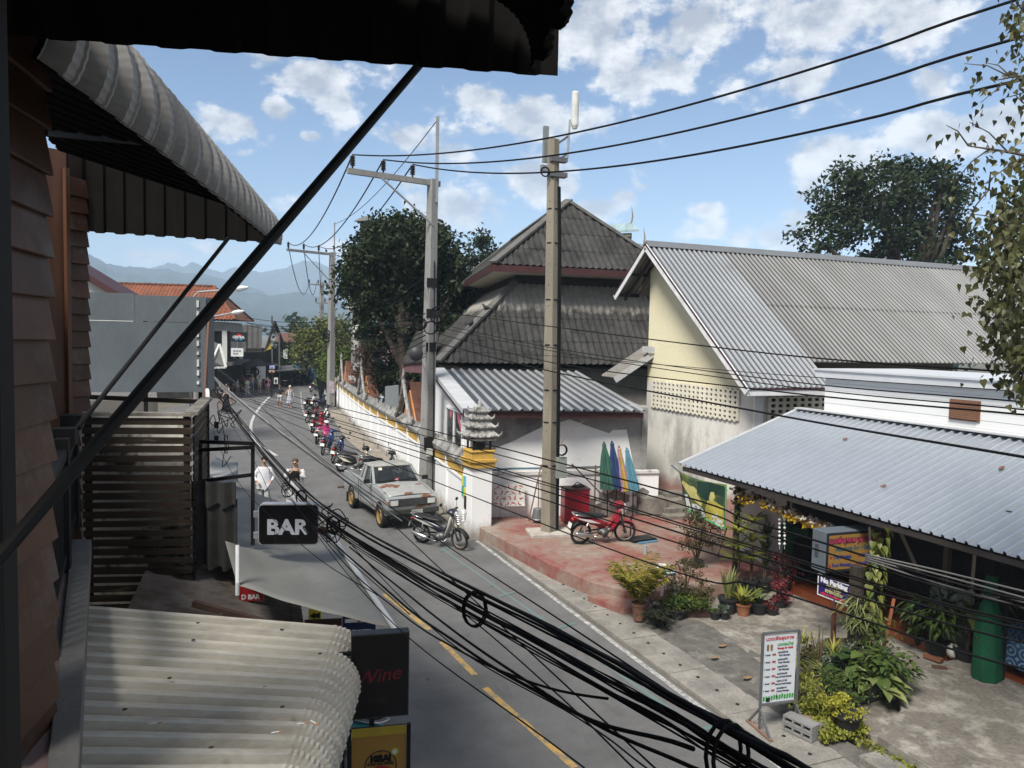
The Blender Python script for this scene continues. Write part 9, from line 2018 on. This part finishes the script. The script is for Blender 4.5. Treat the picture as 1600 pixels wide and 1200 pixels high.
for k, px in enumerate((1484, 1506)):
 b_ = G(px, 1041+k*9, .1); t = thing('hollow_block', ('left', 'right')[k]+' grey concrete block edging the shop plants', 'block', b_, 0, 'concrete blocks in the shop front'); m_ = MB(); ax = V((.0, -1, 0)); ay = V((1, 0, 0)); m_.obox(b_-ay*.1, ax*.38, ay*.2, Z*.02); m_.obox(b_-ay*.1+Z*.08, ax*.38, ay*.2, Z*.02)
 for q in range(4): m_.obox(b_-ay*.1+ax*(q*.116)+Z*.0205, ax*.03, ay*.2, Z*.059)
 m_.build('body', MATS['grey_block'], t)
tag(MB().box(G(1458, 1030, .12)+Z*.03, (.12, .3, .06), rz=.2).build('brick', mat('loose_brick', (.24, .10, .06), .9, var=.3)), 'loose red brick on the shop step edge', 'brick')
tag(MB().box(G(1468, 1043, .26)+Z*.01, (.1, .22, .02), rz=.9).build('bark_scrap', mat('bark_scrap', (.10, .05, .03), .9)), 'scrap of brown bark lying on forecourt', 'scrap')
gc = G(1540, 1060, .25); t = thing('wrapped_column', 'tall column wrapped in green netting cloth at shop front', 'column', gc); m_ = MB(); base = len(m_.v); n = 40; prof = [(.20, 0), (.215, .06), (.205, .3), (.195, .7), (.175, 1.0), (.13, 1.2), (.085, 1.32), (.10, 1.4), (.085, 1.7)]
for r_, z in prof:
 for j in range(n): a = 2*PI*j/n; rr = r_*(1+.05*math.cos(a*7+z*3)+.03*pnoise(V((math.cos(a)*2, math.sin(a)*2, z*3)))); m_.v.append(gc+V((rr*math.cos(a), rr*math.sin(a), z)))
for i in range(len(prof)-1):
 for j in range(n): m_.f.append([base+i*n+j, base+i*n+(j+1) % n, base+(i+1)*n+(j+1) % n, base+(i+1)*n+j]); m_.mi.append(0)
m_.build('netting', mat('green_netting', (.006, .075, .033), .75, var=.2, scale=3, fine=.3, stain=(.01, .11, .05), st=(.5, .7), ss=2), t, smooth=True); MB().box(gc+Z*1.2, (.12, .12, 2.4)).build('core_post', STEELB, t); MB().torus(gc+Z*1.37, .12, .012, 'Z', 16, 5).build('tie', mat('straw_tie', (.3, .25, .15), .8), t)
bt0 = V((12.25, 8.55, .25)); t = thing('cloth_table', 'low table under blue and white tile patterned cloth', 'table', bt0)
def bluecloth():
 m, nt, b, out = _nt('blue_tile_cloth'); v = coords(nt, (4.5, 4.5, 4.5)); ck = N(nt, 'ShaderNodeTexChecker'); ck.inputs['Scale'].default_value = 1; ck.inputs['Color1'].default_value = (.03, .13, .30, 1); ck.inputs['Color2'].default_value = (.06, .20, .40, 1); nt.links.new(v, ck.inputs['Vector'])
 vo = N(nt, 'ShaderNodeTexVoronoi'); vo.inputs['Randomness'].default_value = 0; vo.inputs['Scale'].default_value = 1; nt.links.new(v, vo.inputs['Vector']); w_ = N(nt, 'ShaderNodeTexWave'); w_.wave_type = 'RINGS'; w_.inputs['Scale'].default_value = .0
 sn = mthn(nt, 'SINE', mthn(nt, 'MULTIPLY', vo.outputs['Distance'], 22)); nt.links.new(mixc(nt, mthn(nt, 'GREATER_THAN', sn, .55), ck.outputs['Color'], (.45, .55, .62)), b.inputs['Base Color']); b.inputs['Roughness'].default_value = .7; return m
m_ = MB(); m_.obox(bt0+Z*.62, V((1.0, 0, 0)), V((0, -1.6, 0)), Z*.03); m_.obox(bt0+V((-.012, 0, .18)), V((.012, 0, 0)), V((0, -1.6, 0)), Z*.47); m_.obox(bt0+V((0, 0.0, .2)), V((1, 0, 0)), V((0, .012, 0)), Z*.44); m_.build('cloth', bluecloth(), t)
for sy in (-.08, -1.5):
 for sx in (.08, .9): MB().box(bt0+V((sx, sy, .3)), (.06, .06, .62)).build('leg', STEELB, t)
for k, (px, py) in enumerate(((1116, 1028), (1167, 1060), (1425, 1046), (1128, 1010))):
 p = G(px, py, .1); tag(MB().poly([p+V((a, b_, .012+.012*abs(a)*8)) for a, b_ in ((-.09, 0), (-.03, .05), (.06, .04), (.1, 0), (.05, -.04), (-.04, -.045))]).build('dry_leaf', mat('tan_dry_leaf', (.2, .13, .07), .9)), 'curled dry leaf lying on the concrete forecourt', 'leaf', 'dry leaves on the forecourt')
for k, (px, py) in enumerate(((1320, 686), (1380, 760), (1565, 731))):
 p = D(px, py, 1); r = ray(px, py); n_ = V((-.349, 0, 1)); pp0 = V((EX, 10, EZ+.045)); p = CAMP+r*((pp0-CAMP).dot(n_)/r.dot(n_)); tag(MB().add([p+V((a, b_, .349*a+.01)) for a, b_ in ((-.07, 0), (-.02, .045), (.05, .035), (.075, 0), (.03, -.04), (-.03, -.035))], [(0, 5, 4, 3, 2, 1)]).build('dry_leaf', mat('rust_dry_leaf', (.17, .08, .05), .9)), 'rusty dry leaf lying on the pale blue roof', 'leaf', 'dry leaves on the blue roof')
